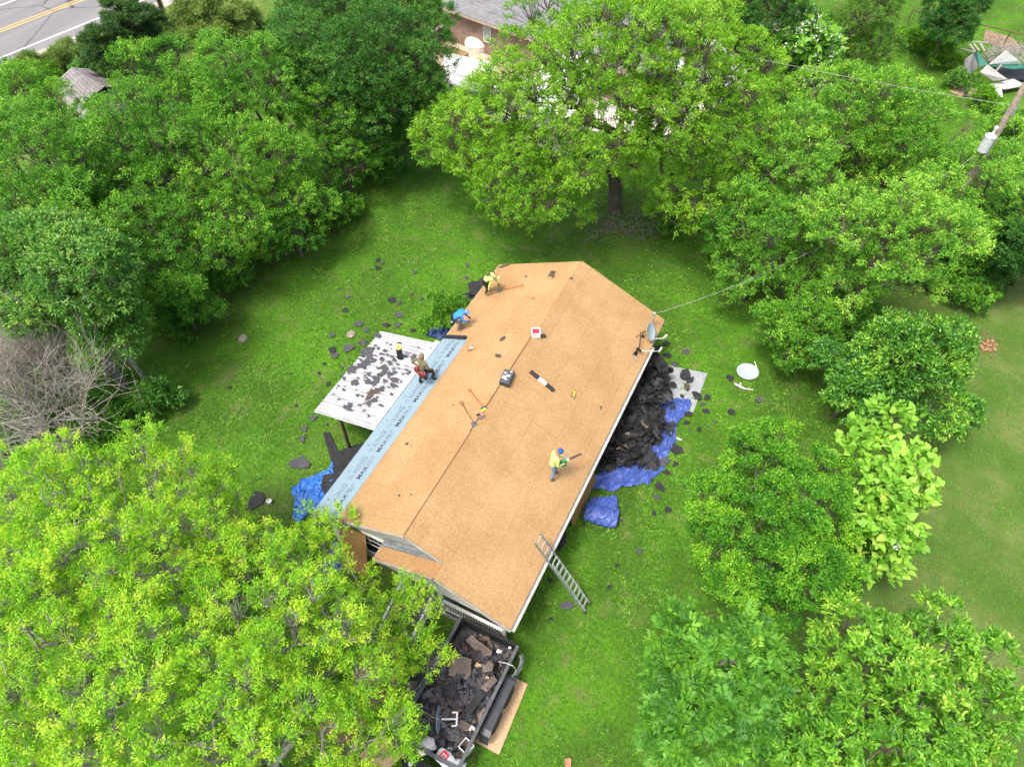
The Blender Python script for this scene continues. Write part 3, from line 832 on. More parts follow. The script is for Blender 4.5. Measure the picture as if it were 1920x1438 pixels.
    tree_px(1658, 905, 4.6, 88, label='catalpa tree with very large pale heart shaped leaves on the right', seed=71, rzf=1.7, mat=G_CAT, bark=BARK, rb=.44, nt_=10, nl=6, ll=.27, lw=.22, spread=.26, twig=.9,
            name='catalpa_tree', group=TG, nb=80, tpl=HEART, hue=.08, lobe_px=[(1670, 790, 5.6, 33), (1625, 835, 5.0, 41), (1690, 850, 5.2, 33), (1655, 905, 4.8, 48), (1710, 930, 4.4, 33), (1620, 920, 4.2, 36), (1665, 975, 4.2, 44), (1680, 1020, 3.4, 32), (1645, 1060, 2.6, 25), (1720, 905, 4.0, 24)], inner=.2, gap=1.02, flowers=(FLW, .015))
    tree_px(1435, 980, 4.6, 150, label='yellowish green small leafed tree left of the pale catalpa', seed=72, rzf=.95, lobe_px=[(1425, 860, 4.9, 62), (1355, 945, 4.5, 60), (1470, 960, 5.8, 66), (1405, 960, 5.2, 60), (1400, 905, 5, 45), (1535, 885, 4.4, 52), (1380, 1060, 4.5, 62), (1490, 1065, 4.8, 62), (1430, 1030, 4.8, 55), (1555, 1040, 3.6, 50), (1335, 1020, 3.4, 50), (1440, 815, 3.8, 45), (1540, 970, 4.2, 55), (1440, 1120, 3.6, 60)], mat=G_YAU, bark=BARK, rb=.56, nt_=34, nl=28, ll=.09, lw=.052, spread=.18, twig=.4, name='yaupon_tree', group=TG, nb=330, hue=.06, inner=.3, gap=1.06, updir=.9)
    tree_px(1540, 1080, 3.2, 75, label='yellowish green bush under the lower end of the pale catalpa', cat='bush', seed=73, rzf=.9, mat=G_YAU, bark=BARK, rb=.62, nt_=36, nl=22, ll=.11, lw=.06, spread=.2, twig=.4, name='bush', group=TG, nb=60, hue=.0)
    tree_px(1355, 1285, 5.0, 135, label='feathery leafed walnut tree at the bottom, right of the trailer lawn', seed=74, rzf=.85, mat=G_ELM, bark=BARKL, rb=.72, nt_=22, nl=7, ll=.42, lw=.1, spread=.24, twig=.7, name='walnut_tree', group=TG, nb=100, hue=-.14, pinn=12, gap=.9, inner=.4, droop=.25, tpl=DIAMOND)
    tree_px(1690, 1345, 5.6, 215, label='glossy long leafed light green tree in the bottom right corner', seed=75, rzf=.75, mat=G_HIC, bark=BARK, rb=.72, nt_=26, nl=19, ll=.17, lw=.062, spread=.14, twig=.4, name='hickory_tree', group=TG, nb=190, hue=.10, inner=.3, tpl=BLADE, gap=.95)
    tree_px(1500, 1420, 4.6, 110, label='glossy long leafed light green tree at the bottom edge beside the walnut', seed=76, rzf=.75, mat=G_HIC, bark=BARK, rb=.68, nt_=24, nl=18, ll=.165, lw=.06, spread=.14, twig=.4, name='hickory_tree', group=TG, nb=80, hue=.0, tpl=BLADE)
plant_trees()

def bush(px, py, h, rpx, label, seed, mat=G_ELM, **k):
    a = dict(rzf=.7, bark=BARK, rb=.42, nt_=22, nl=16, ll=.13, lw=.06, spread=.16, twig=.4, nb=26, low=-.3, stems=3, inner=.3, trunk_r=.05, name='bush', cat='bush', group='bushes')
    a.update(k)
    return tree_px(px, py, h, rpx, label=label, seed=seed, mat=mat, **a)
bush(838, 580, .9, 48, 'leafy green bush growing against the left house wall behind the crouching worker', 81, G_PEC, hue=-.15)
bush(285, 745, .9, 40, 'glossy green bush between the dead brush and the lawn', 82, G_BLU, ll=.22, lw=.07)
bush(1770, 105, .6, 38, 'light green weedy bush left of the collapsed shed', 83, G_PEC, hue=-.02)
bush(1800, 150, .5, 28, 'low weedy bush touching the grey panel of the collapsed shed', 84, G_BLU, hue=.05)
bush(1720, 75, .6, 40, 'weedy bush along the far edge of the back lawn', 85, G_PEC, hue=-.05)
bush(1850, 185, .5, 28, 'weedy bush in front of the collapsed shed, behind the overhead wire', 86, G_PEC, hue=-.02)
bush(160, 130, .9, 30, 'pale green bush behind the small grey roofed shed', 87, G_BLU, hue=.1)
bush(75, 150, 1.0, 40, 'leafy bush left of the small grey roofed shed', 88, G_PEC, hue=-.08)
bush(430, 50, 1.6, 75, 'tall clump of pale seeding weeds at the top left of the woods', 89, G_WEED, nb=70, rb=.6, ll=.3, lw=.05, updir=1.2, rzf=.8, spread=.3)
bush(350, 40, 1.4, 55, 'clump of pale weeds at the foot of the brown utility pole', 90, G_WEED, nb=40, rb=.6, ll=.3, lw=.05, updir=1.2, spread=.3, hue=.05)
bush(200, 105, 1.2, 42, 'light green bush at the foot of the roadside cedar', 91, G_PEC, hue=-.05, nb=40)
bush(330, 610, .5, 40, 'low leafy bush at the shadowed edge of the left lawn', 92, G_ELM, hue=.0)
bush(1260, 400, .6, 45, 'low green undergrowth right of the pecan trunk', 93, G_ELM, hue=.02)
bush(545, 30, 1.8, 50, 'grey green bush at the top edge between weeds and deep green trees', 94, G_BLU, nb=50, rb=.6, hue=-.05)

def dead_brush():
    rs = np.random.default_rng(77)
    c = at(95, 815, 0)
    root = empty('dead_tree', (c[0], c[1], 0), 'leafless grey brush of long bare branches beside the left lawn', 'dead tree')
    P0, P1, R0, R1 = [], [], [], []
    def grow(p, d, L, r, lev):
        n = 4
        for i in range(n):
            d2 = nrm(d + rs.normal(0, .05 + .02 * lev, 3) + np.array([0, 0, .03]))
            q = p + d2 * L / n
            r2 = r * .84
            P0.append(p); P1.append(q); R0.append(r); R1.append(r2)
            p, d, r = q, d2, r2
            if lev < 3 and (i > 0 or lev > 0):
                for _ in range(2 if lev < 2 else 1):
                    s = nrm(d + rdir(rs, 1)[0] * (.75 - .08 * lev))
                    if s[2] < -.15: s[2] *= -.5
                    grow(p, s, L * rs.uniform(.5, .85), r * .6, lev + 1)
    for k in range(18):
        a = rs.uniform(0, 6.28)
        b = np.array([c[0] + rs.normal(0, 1.5), c[1] + rs.normal(0, 1.2), -.05])
        dirv = nrm(np.array([math.cos(a) * .34 + .16, math.sin(a) * .34 - .1, 1.0]))
        grow(b, dirv, rs.uniform(2.3, 3.6), rs.uniform(.08, .14), 0)
    V, F = seg_tubes(P0, P1, R0, np.maximum(R1, .009), 5)
    np_mesh('bare_branches', V, F, simple('dead wood', (0.36, 0.325, 0.29), 0.9, var=.3, scale=8), root, smooth=True)
dead_brush()
for i, (px, py, h, rp_, lab) in enumerate(((520, 455, .9, 55, 'low green bush under the elms at the left lawn edge, nearest the pecan'), (610, 400, .9, 55, 'low green bush under the elms below the deep green trees'), (430, 500, 1.0, 60, 'shady green bush under the elm with the lightest leaves'),
        (690, 300, 1.0, 55, 'shady bush at the inner corner of the left woods by the lawn'), (1385, 480, .8, 50, 'green undergrowth under the deep green elm at the right lawn edge'), (1600, 590, .9, 60, 'shady bush between the yellowish elm and the round glossy tree'),
        (1790, 520, .9, 70, 'shady bush under the yellowish topped elm at the right'), (1640, 1000, 1.0, 60, 'green undergrowth at the foot of the pale catalpa'), (340, 560, 1.0, 60, 'shady bush at the darkest corner of the left lawn'))):
    bush(px, py, h, rp_, lab, 110 + i, G_ELM if i != 7 else G_YAU, nb=60, rb=.5, nl=20, nt_=20)

for i, (px, py, lab) in enumerate(((60, 128, 'tall pale grass clump on the road verge at the left edge'), (120, 112, 'tall pale grass clump between the road and the small grey shed'), (175, 92, 'tall pale grass clump on the road verge left of the cedar'), (25, 155, 'green weedy clump at the left edge below the road verge'))):
    bush(px, py, .5, 34, lab, 130 + i, G_WEED if i < 3 else G_PEC, nb=26, rb=.45, nl=20, ll=.34, lw=.03, updir=1.4, spread=.2, hue=-.1)

bush(60, 800, .8, 70, 'shady green bush under the bare grey brush at the left edge', 140, G_ELM, nb=60, rb=.5, hue=-.05)  # undergrowth added to deepen the shadows beneath the dead brush
bush(190, 790, .8, 60, 'shady green bush under the right half of the bare grey brush', 141, G_ELM, nb=50, rb=.5, hue=-.05)  # second added bush, darkens the gaps between the bare stems

def twig_brush():
    rs = np.random.default_rng(4); P0, P1 = [], []
    for _ in range(170):
        p = np.array(at(rs.normal(1170, 55), rs.normal(425, 14), .02)); d = nrm(np.array([rs.normal(0, .8), rs.normal(0, .8), rs.uniform(.3, 1.2)])); L = rs.uniform(.4, 1.2)
        q = p + d * L * .5; P0 += [p, q]; P1 += [q, q + nrm(d + rs.normal(0, .35, 3)) * L * .5]
    V, F = seg_tubes(P0, P1, np.full(len(P0), .014), np.full(len(P0), .007), 4)
    o = np_mesh('twig_brush', V, F, BARKL, loc=at(1170, 425, 0)); tag(o, 'thin grey twigs and suckers around the foot of the pecan trunk', 'brush', kind='stuff')
twig_brush()
# ------------------------------------------------------------------ the house
OSB = osb('roof sheathing')
OSB1 = osb('loose sheathing', (0.47, 0.335, 0.195), seams=False)
OSBW = osb('weathered sheathing', (0.36, 0.21, 0.085), seams=False)
WHITE = simple('white paint', (0.60, 0.60, 0.585), 0.55, var=0.10, scale=2.5)
OFFW = simple('weathered white paint', (0.43, 0.42, 0.40), 0.6, var=0.18, scale=3)
SIDING = striped('white lap siding', (0.50, 0.50, 0.485), (0.26, 0.26, 0.25), 2, 6.5, noise=0.12, sharp=0.12)
DKSIDING = striped('slate grey siding', (0.075, 0.082, 0.09), (0.03, 0.033, 0.036), 0, 7.0, noise=0.3)
DECK = striped('dark deck boards', (0.085, 0.09, 0.095), (0.02, 0.02, 0.02), 0, 7.0, noise=0.35)
SHING = bricks('grey shingle', (0.13, 0.15, 0.165), (0.20, 0.22, 0.235), (0.06, 0.07, 0.08), 0.30, 0.14, 0.008, (0, 0, 0))
BLACK = simple('black metal', (0.014, 0.014, 0.016), 0.4, var=0.4, scale=5)
GLASSD = simple('dark window', (0.012, 0.013, 0.015), 0.12, var=0.3, spec=0.6)
GALV = simple('galvanised steel', (0.52, 0.53, 0.54), 0.38, 0.75, var=0.15, scale=10)
DWOOD = simple('dark brown post', (0.055, 0.036, 0.024), 0.8, var=0.4, scale=8)
GAPM = simple('slot shadow wood', (0.075, 0.032, 0.012), 0.9, var=0.35, scale=9)
STICK = simple('white label', (0.62, 0.62, 0.61), 0.5, var=0.08)
INK = simple('dark ink', (0.05, 0.06, 0.075), 0.7, var=0.2)
INKG = simple('grey ink', (0.20, 0.26, 0.31), 0.7, var=0.2)
FELT = simple('pale blue roofing felt', (0.225, 0.315, 0.375), 0.5, var=0.06, scale=1.6, bump=0.15, bscale=5)

house = empty('house', (0, 7.5, 0), 'single storey white house with its roof stripped to orange sheathing boards', 'house')
def rp(x, y, up=0.0):
    n = Vector((SL if x >= 0 else -SL, 0, 1)).normalized()
    return tuple(Vector((x, y, roof_z(x))) + n * up)

def build_house():
    T = .035
    m = MB()
    m.slab([rp(-WL_, 0), rp(-.004, 0), rp(-.004, LEN), rp(-WL_, LEN)], T)
    m.build('roof', OSB, house)
    m = MB()
    m.slab([rp(.004, 0), rp(1.446, 0), rp(1.43, -.63), rp(WR_, -.63), rp(WR_, LEN), rp(.004, LEN)], T)
    m.build('roof', OSB, house)
    # ridge slots and odd sheet joints
    m = MB()
    def strip(x0, y0, x1, y1, w, z=.004):
        nonlocal m
        a, b = Vector((x0, y0, 0)), Vector((x1, y1, 0)); s = Vector((-(b - a).y, (b - a).x, 0)).normalized() * w / 2
        s0 = 1 if (x0 + x1) >= 0 else -1
        q = [a - s, b - s, b + s, a + s]
        nn = Vector((SL * s0, 0, 1)).normalized() * z
        m.slab([tuple(Vector((p.x, p.y, RIDGE - SL * s0 * p.x)) + nn) for p in q], .003)
    strip(.075, 4.75, .075, 10.1, .05); strip(-.075, 4.75, -.075, 10.1, .05); strip(.012, 0.02, .012, 15.2, .022); strip(-.04, .02, -.04, 4.75, .03)
    m.build('ridge_slot', GAPM, house)
    EP = simple('faded yellow green edge paint', (0.33, 0.29, 0.085), 0.8, var=.3)
    for q in ((3.36, 13.0, 3.36, 15.2, .05), (3.60, 13.2, 3.60, 15.1, .02), (-1.79, 10.5, -1.79, 12.9, .02), (-1.75, 12.86, -.75, 12.86, .02), (-1.75, 10.42, -.75, 10.42, .02)):
        m = MB(); strip(*q); m.build('edge_paint', EP, house)
    # porch cricket roof: sheathing with a strip of old shingles behind it
    zl, zr = 2.86, 3.757
    m = MB(); m.slab([(-1.1, -.63, zl), (1.425, -.63, zr), (1.43, -.03, zr + .004), (-1.1, -.10, zl)], .03)
    m.build('porch_roof', osb('darker sheathing', (0.36, 0.215, 0.098), seams=False), house)
    m = MB(); m.slab([(-1.1, -.10, zl + .012), (1.36, -.035, zr - .005), (1.30, .30, zr - .02), (-1.16, .30, zl - .01)], .03)
    m.build('porch_shingles', SHING, house)
    # walls
    def gable(y, t, x0, x1, base):
        top = [(x1, y, roof_z(x1) - .05), (0.0, y, RIDGE - .05), (x0, y, roof_z(x0) - .05)]
        v = [(x0, y, base), (x1, y, base)] + top
        k = len(v)
        mm = MB(); mm.add(v + [(p[0], p[1] + t, p[2]) for p in v], [tuple(range(k)), tuple(range(2 * k - 1, k - 1, -1))] + [(i, i + k, (i + 1) % k + k, (i + 1) % k) for i in range(k)])
        return mm
    g = gable(.26, .12, -3.80, -.25, .25)
    v = [(-3.8, .26, .25), (-.25, .26, .25), (-.25, .26, 2.55), (3.85, .26, 2.55), (0, .26, RIDGE - .06), (-3.8, .26, roof_z(3.8) - .06)]
    g = MB(); k = 6
    g.add(v + [(p[0], p[1] + .12, p[2]) for p in v], [tuple(range(k)), tuple(range(2 * k - 1, k - 1, -1))] + [(i, i + k, (i + 1) % k + k, (i + 1) % k) for i in range(k)])
    g.build('wall', SIDING, house)
    gable(15.0, .12, -3.80, 3.85, .25).build('wall', SIDING, house)
    for x in (-3.86, 3.85):
        m = MB(); m.box((x, 7.8 if x < 0 else 8.5, 1.35), (.12, 14.5 if x < 0 else 13.1, 2.2)); m.build('wall', SIDING, house)
    m = MB(); m.box((0, 7.65, .12), (7.5, 14.6, .26)); m.build('foundation', simple('concrete block', (.3, .29, .27), .9), house)
    m = MB(); m.box((1.85, 1.75, 1.45), (4.0, .1, 2.2)); m.box((-.30, 1.07, 1.45), (.1, 1.3, 2.2)); m.build('porch_wall', DKSIDING, house)
    # fascia, rake boards, gutter
    def fascia(a, b_, w_, h_):
        mm = MB(); mm.bar(a, b_, w_, h_); mm.build('fascia', OFFW, house)
    for y in (-.012, LEN + .012):
        fascia((-WL_, y, roof_z(WL_) - .12), (0, y, RIDGE - .12), .024, .16)
        e_ = WR_ if y > 0 else 1.44
        fascia((e_, y, roof_z(e_) - .12), (.013, y, RIDGE - .125), .024, .16)
    fascia((WR_, -.645, roof_z(WR_) - .12), (1.43, -.645, roof_z(1.43) - .12), .024, .17)
    fascia((-1.1, -.645, zl - .10), (1.41, -.645, zr - .11), .024, .17)
    fascia((-1.112, -.63, zl - .10), (-1.112, .28, zl - .10), .024, .15)
    m = MB()
    m.bar((-WL_ - .012, 0, roof_z(WL_) - .09), (-WL_ - .012, LEN, roof_z(WL_) - .09), .024, .14)
    m.build('eave_board', OFFW, house)
    m = MB(); e = roof_z(WR_)
    m.bar((WR_ + .012, -.63, e - .10), (WR_ + .012, LEN, e - .10), .022, .13)
    m.box((WR_ + .085, 6.45, e - .135), (.12, 14.1, .012))
    m.box((WR_ + .147, 6.45, e - .085), (.014, 14.1, .11))
    for y in (-.6, 2.5, 5.4, 8.6, 13.5): m.box((WR_ + .085, y, e - .075), (.13, .025, .03))
    m.build('gutter', OFFW, house)
    m = MB()                                    # soffits
    m.box((-4.05, 7.63, 2.34), (.36, 15.1, .02)); m.box((4.08, 7.3, 2.34), (.34, 15.6, .02)); m.build('soffit', OFFW, house)
    # gable front: porch tympanum, post, deck, railing, steps
    m = MB(); m.add([(-.95, -.55, 2.55), (3.9, -.55, 2.42), (1.43, -.55, 3.60)], [(0, 1, 2)]); m.add([(-.95, -.50, 2.55), (3.9, -.50, 2.42), (1.43, -.50, 3.60)], [(2, 1, 0)])
    m.build('porch_gable', WHITE, house)
    m = MB(); m.box((1.75, .62, .34), (4.2, 2.1, .08)); m.build('porch_deck', DECK, house)
    m = MB(); m.box((1.75, -.44, .2), (4.2, .03, .26)); m.build('porch_skirt', OFFW, house)
    for x in (-.28, 1.35, 3.9):
        m = MB(); m.box((x, -.36, 1.42), (.11, .11, 2.2)); m.box((x, -.36, .45), (.15, .15, .14)); m.box((x, -.36, 2.42), (.15, .15, .10)); m.build('porch_post', WHITE, house)
    r = MB()
    r.box((2.63, -.36, 1.27), (2.42, .11, .05)); r.box((2.63, -.36, .52), (2.42, .06, .06))
    for i in range(23): r.box((1.46 + i * .106, -.36, .89), (.042, .035, .72))
    r.build('railing', WHITE, house)
    for i in range(3):
        m = MB(); m.box((.35, -.62 - .28 * i, .29 - .09 * i), (1.35, .30, .05)); m.box((.35, -.62 - .28 * i, .14 - .045 * i), (1.30, .24, .26 - .09 * i)); m.build('step', DECK, house)
    for x in (-.30, .98):
        m = MB(); m.bar((x, -.42, 1.2), (x + .02, -1.72, .85), .09, .05); m.bar((x, -.42, .62), (x + .02, -1.70, .25), .05, .05)
        m.box((x + .02, -1.72, .45), (.1, .1, .9))
        for i in range(7): m.bar((x, -.55 - .17 * i, .56 - .05 * i), (x, -.55 - .17 * i, 1.16 - .046 * i), .035)
        m.build('handrail', WHITE, house)
    # front window
    wd = MB(); wd.box((-1.78, .245, 1.62), (.92, .03, 1.36)); wobj = wd.build('window', GLASSD, house)
    m = MB()
    for x in (-2.30, -1.26): m.box((x, .235, 1.62), (.12, .06, 1.62))
    m.box((-1.78, .235, 2.37), (1.16, .06, .12)); m.box((-1.78, .235, .89), (1.16, .08, .1)); m.box((-1.78, .222, 1.62), (.92, .02, .03))
    m.box((-1.78, .222, 2.0), (.92, .018, .02))
    for x in (-2.0, -1.56): m.box((x, .222, 2.0), (.02, .02, .6))
    m.build('frame', WHITE, wobj)
    # felt along the left eave with printed lettering
    m = MB(); n = 60; rs = random.Random(3)
    V, F = [], []
    for i in range(n + 1):
        y = -.02 + 9.82 * i / n
        a = -WL_ - .03; b = -2.98
        for j in range(5):
            x = a + (b - a) * j / 4 + rs.uniform(-.006, .006)
            h = .010 + rs.uniform(0, .008)
            if i == 0: h += .05 + .05 * (j % 2)
            if i == 1: h += .02
            V.append(rp(x, y + (rs.uniform(-.05, .04) if i == 0 else 0), h))
    for i in range(n):
        for j in range(4):
            F.append((i * 5 + j, i * 5 + j + 1, i * 5 + j + 6, i * 5 + j + 5))
    m.add(V, F)
    m.add([(p[0], p[1], p[2] - .004) for p in V], [tuple(reversed(f)) for f in F])
    felt = m.build('roofing_felt', FELT, house, smooth=True)
    # lettering: reads along the strip, tops of the letters towards the eave
    ux = Vector((0, 1, 0)); uy = Vector((-1, 0, -SL)).normalized(); un = ux.cross(uy)
    R3 = Matrix((ux, uy, un)).transposed()
    dg = bpy.context.evaluated_depsgraph_get()
    def word(txt, size, outline):
        cu = bpy.data.curves.new('t', 'FONT'); cu.body = txt; cu.size = size
        if outline: cu.fill_mode = 'NONE'; cu.bevel_depth = .007 * size / .3
        else: cu.offset = .005
        ob = bpy.data.objects.new('t', cu); COL.objects.link(ob)
        bpy.context.view_layer.update()
        me = bpy.data.meshes.new_from_object(ob.evaluated_get(bpy.context.evaluated_depsgraph_get()))
        vs = [v.co.copy() for v in me.vertices]; fs = [tuple(p.vertices) for p in me.polygons]
        bpy.data.objects.remove(ob); bpy.data.meshes.remove(me)
        return vs, fs
    king = word('KING', .36, True); mx_ = word('MAX', .29, False); ft = word('FELT', .29, True)
    ring = []
    for rr in (.115, .065):
        for k in range(20):
            a = 2 * math.pi * k / 20
            ring.append((rr * math.cos(a), rr * math.sin(a)))
    def put(mb, data, ox, oy, y0, sx=1.0, mi=0):
        vs, fs = data
        pts = []
        for v in vs:
            q = R3 @ Vector((ox + v.x * sx, oy + v.y, .024 + max(-.003, min(.003, v.z))))
            pts.append(tuple(Vector((-3.46, y0, roof_z(3.46))) + q))
        mb.add(pts, fs, mi)
    for i in range(7):
        y = .35 + 1.36 * i
        vs = [Vector((c_, s_, 0)) for c_, s_ in ring]
        for args, ink in (((king, .30, .16, y), INKG), ((mx_, .08, -.20, y), INK), ((ft, .74, -.20, y, .85), INKG)):
            wm = MB(); put(wm, *args); wm.build('lettering', ink, felt)
        wm = MB(); put(wm, ([Vector((v.x + .10, v.y + .30, 0)) for v in vs], [(k, (k + 1) % 20, 20 + (k + 1) % 20, 20 + k) for k in range(20)]), 0, 0, y); wm.build('emblem', INKG, felt)
        wm = MB(); put(wm, ([Vector((v.x * .28 + .34, v.y * .28 + .58, 0)) for v in vs[:20]], [tuple(range(20))]), 0, 0, y); wm.build('dot', INK, felt)
    # service mast at the far right corner
    m = MB(); m.tube([(3.9, 14.5, roof_z(3.9)), (3.9, 14.5, 3.42)], .035, 10); m.lathe([(.03, 0), (.075, .02), (.085, .10), (.05, .17), (.0, .18)], 12, (3.9, 14.5, 3.40)); m.lathe([(.12, 0), (.05, .10), (.04, .1)], 12, (3.9, 14.5, roof_z(3.9) + .02))
    m.build('service_mast', GALV, house, smooth=True)
build_house()

# ------------------------------------------------------------------ patio cover
def patio():
    root = empty('patio_cover', (-5.7, 6.8, 0), 'white corrugated metal patio cover on brown posts littered with black shingle scraps', 'patio cover')
    x0, x1 = -7.18, -4.30
    def yA(x): return 3.98 + (x + 7.18) * .075
    def yB(x): return 9.10 + (x + 7.18) * .125
    zo, zi = 2.27, 2.47
    n = 27
    V, F = [], []
    prof = []
    for i in range(n):
        for dy, dz in ((0, 0), (.30, 0), (.34, .06), (.50, .06), (.54, 0), (.80, .014), (.84, 0)):
            prof.append(((i + dy) / n, dz))
    prof.append((1.0, 0))
    for fr, dz in prof:
        for x in (x0, x1):
            z = zo + (zi - zo) * (x - x0) / (x1 - x0)
            V.append((x, yA(x) + (yB(x) - yA(x)) * fr, z + dz))
    k = len(prof)
    for i in range(k - 1): F.append((2 * i, 2 * i + 1, 2 * i + 3, 2 * i + 2))
    m = MB(); m.add(V, F); m.add([(p[0], p[1], p[2] - .006) for p in V], [tuple(reversed(f)) for f in F])
    mt, t, bs = nt('white corrugated metal')
    tc = N(t, 'ShaderNodeTexCoord'); mp = N(t, 'ShaderNodeMapping'); mp.inputs['Scale'].default_value = (.35, 5.2, 1); t.links.new(tc.outputs['Object'], mp.inputs['Vector'])
    n1 = N(t, 'ShaderNodeTexNoise', i_Scale=1.6, i_Detail=6.0, i_Roughness=.7); t.links.new(mp.outputs[0], n1.inputs['Vector'])
    r1 = ramp(t, [(.32, (.24, .245, .255)), (.46, (.38, .385, .40)), (.60, (.47, .47, .48))]); t.links.new(n1.outputs['Fac'], r1.inputs[0])
    t.links.new(r1.outputs[0], bs.inputs['Base Color']); bs.inputs['Roughness'].default_value = .4
    m.build('metal_roof', mt, root)
    m = MB(); m.box((-4.42, 6.95, 2.475 + .033), (.22, 5.2, .012)); m.build('flashing', WHITE, root)
    for y in (4.15, 6.55, 8.95):
        m = MB(); m.box((-5.95 if y < 5 else -7.0, y, 1.14 - .02), (.10, .10, 2.24)); m.build('post', DWOOD, root)
    m = MB(); m.bar((-7.0, 4.05, 2.19), (-7.0, 9.1, 2.19), .09, .13); m.bar((-5.95, 4.1, 2.26), (-5.95, 9.2, 2.26), .06, .10); m.build('beam', DWOOD, root)
patio()
def patio_z(x):
    return 2.27 + .2 * (x + 7.18) / 2.88 + .064

# ------------------------------------------------------------------ torn shingles
SHB = simple('torn black roofing', (0.022, 0.023, 0.026), 0.8, var=0.45, scale=6, bump=0.3)
SHG = simple('torn grey roofing', (0.062, 0.064, 0.072), 0.8, var=0.4, scale=6, bump=0.3)
SHBR = bricks('brown shingle', (0.125, 0.095, 0.08), (0.17, 0.135, 0.115), (0.045, 0.038, 0.034), 0.30, 0.145, 0.006)
SHD = simple('torn dark brown roofing', (0.075, 0.055, 0.042), 0.85, var=0.5, scale=6)

def scrap_poly(rs, size, asp=1.0, jag=.45):
    n = rs.randint(7, 12)
    pts = []
    for i in range(n):
        a = 2 * math.pi * (i + rs.uniform(-.3, .3)) / n
        r = size * .5 * rs.uniform(1 - jag, 1.1)
        pts.append((r * math.cos(a) * asp, r * math.sin(a)))
    return pts

def scrap(name, label, cat, loc, size, seed, mat, asp=1.2, rz=None, normal=(0, 0, 1), group=None, bend=.12, jag=.45, poly=None):
    """a torn, slightly curled piece of roofing with real thickness"""
    rs = random.Random(seed)
    pts = poly or scrap_poly(rs, size, asp, jag)
    rz = rs.uniform(0, 6.28) if rz is None else rz
    nz = Vector(normal).normalized(); xa = Vector((1, 0, 0)); xa = (xa - nz * xa.dot(nz)).normalized(); ya = nz.cross(xa)
    c, s = math.cos(rz), math.sin(rz)
    b1, b2 = rs.uniform(0, bend), rs.uniform(-bend * .4, bend)
    def P(x, y, dz):
        h = .012 + (b1 * x * x + b2 * y * y) / max(size * .7, .05) + dz
        return xa * (c * x - s * y) + ya * (s * x + c * y) + nz * h
    k = len(pts)
    inner = [(x * .5, y * .5) for x, y in pts]
    V = [P(x, y, 0) for x, y in pts] + [P(x, y, 0) for x, y in inner] + [P(0, 0, 0)]
    W_ = [P(x, y, -.008) for x, y in pts]
    F = [(i, (i + 1) % k, k + (i + 1) % k, k + i) for i in range(k)] + [(k + i, k + (i + 1) % k, 2 * k) for i in range(k)]
    n0 = len(V)
    F += [((i + 1) % k, i, n0 + i, n0 + (i + 1) % k) for i in range(k)] + [tuple(n0 + i for i in range(k - 1, -1, -1))]
    L_ = Vector(loc)
    m = MB(); m.add([p + L_ for p in V + W_], F)
    o = m.build(name, mat, loc=loc)
    return tag(o, label, cat, group)

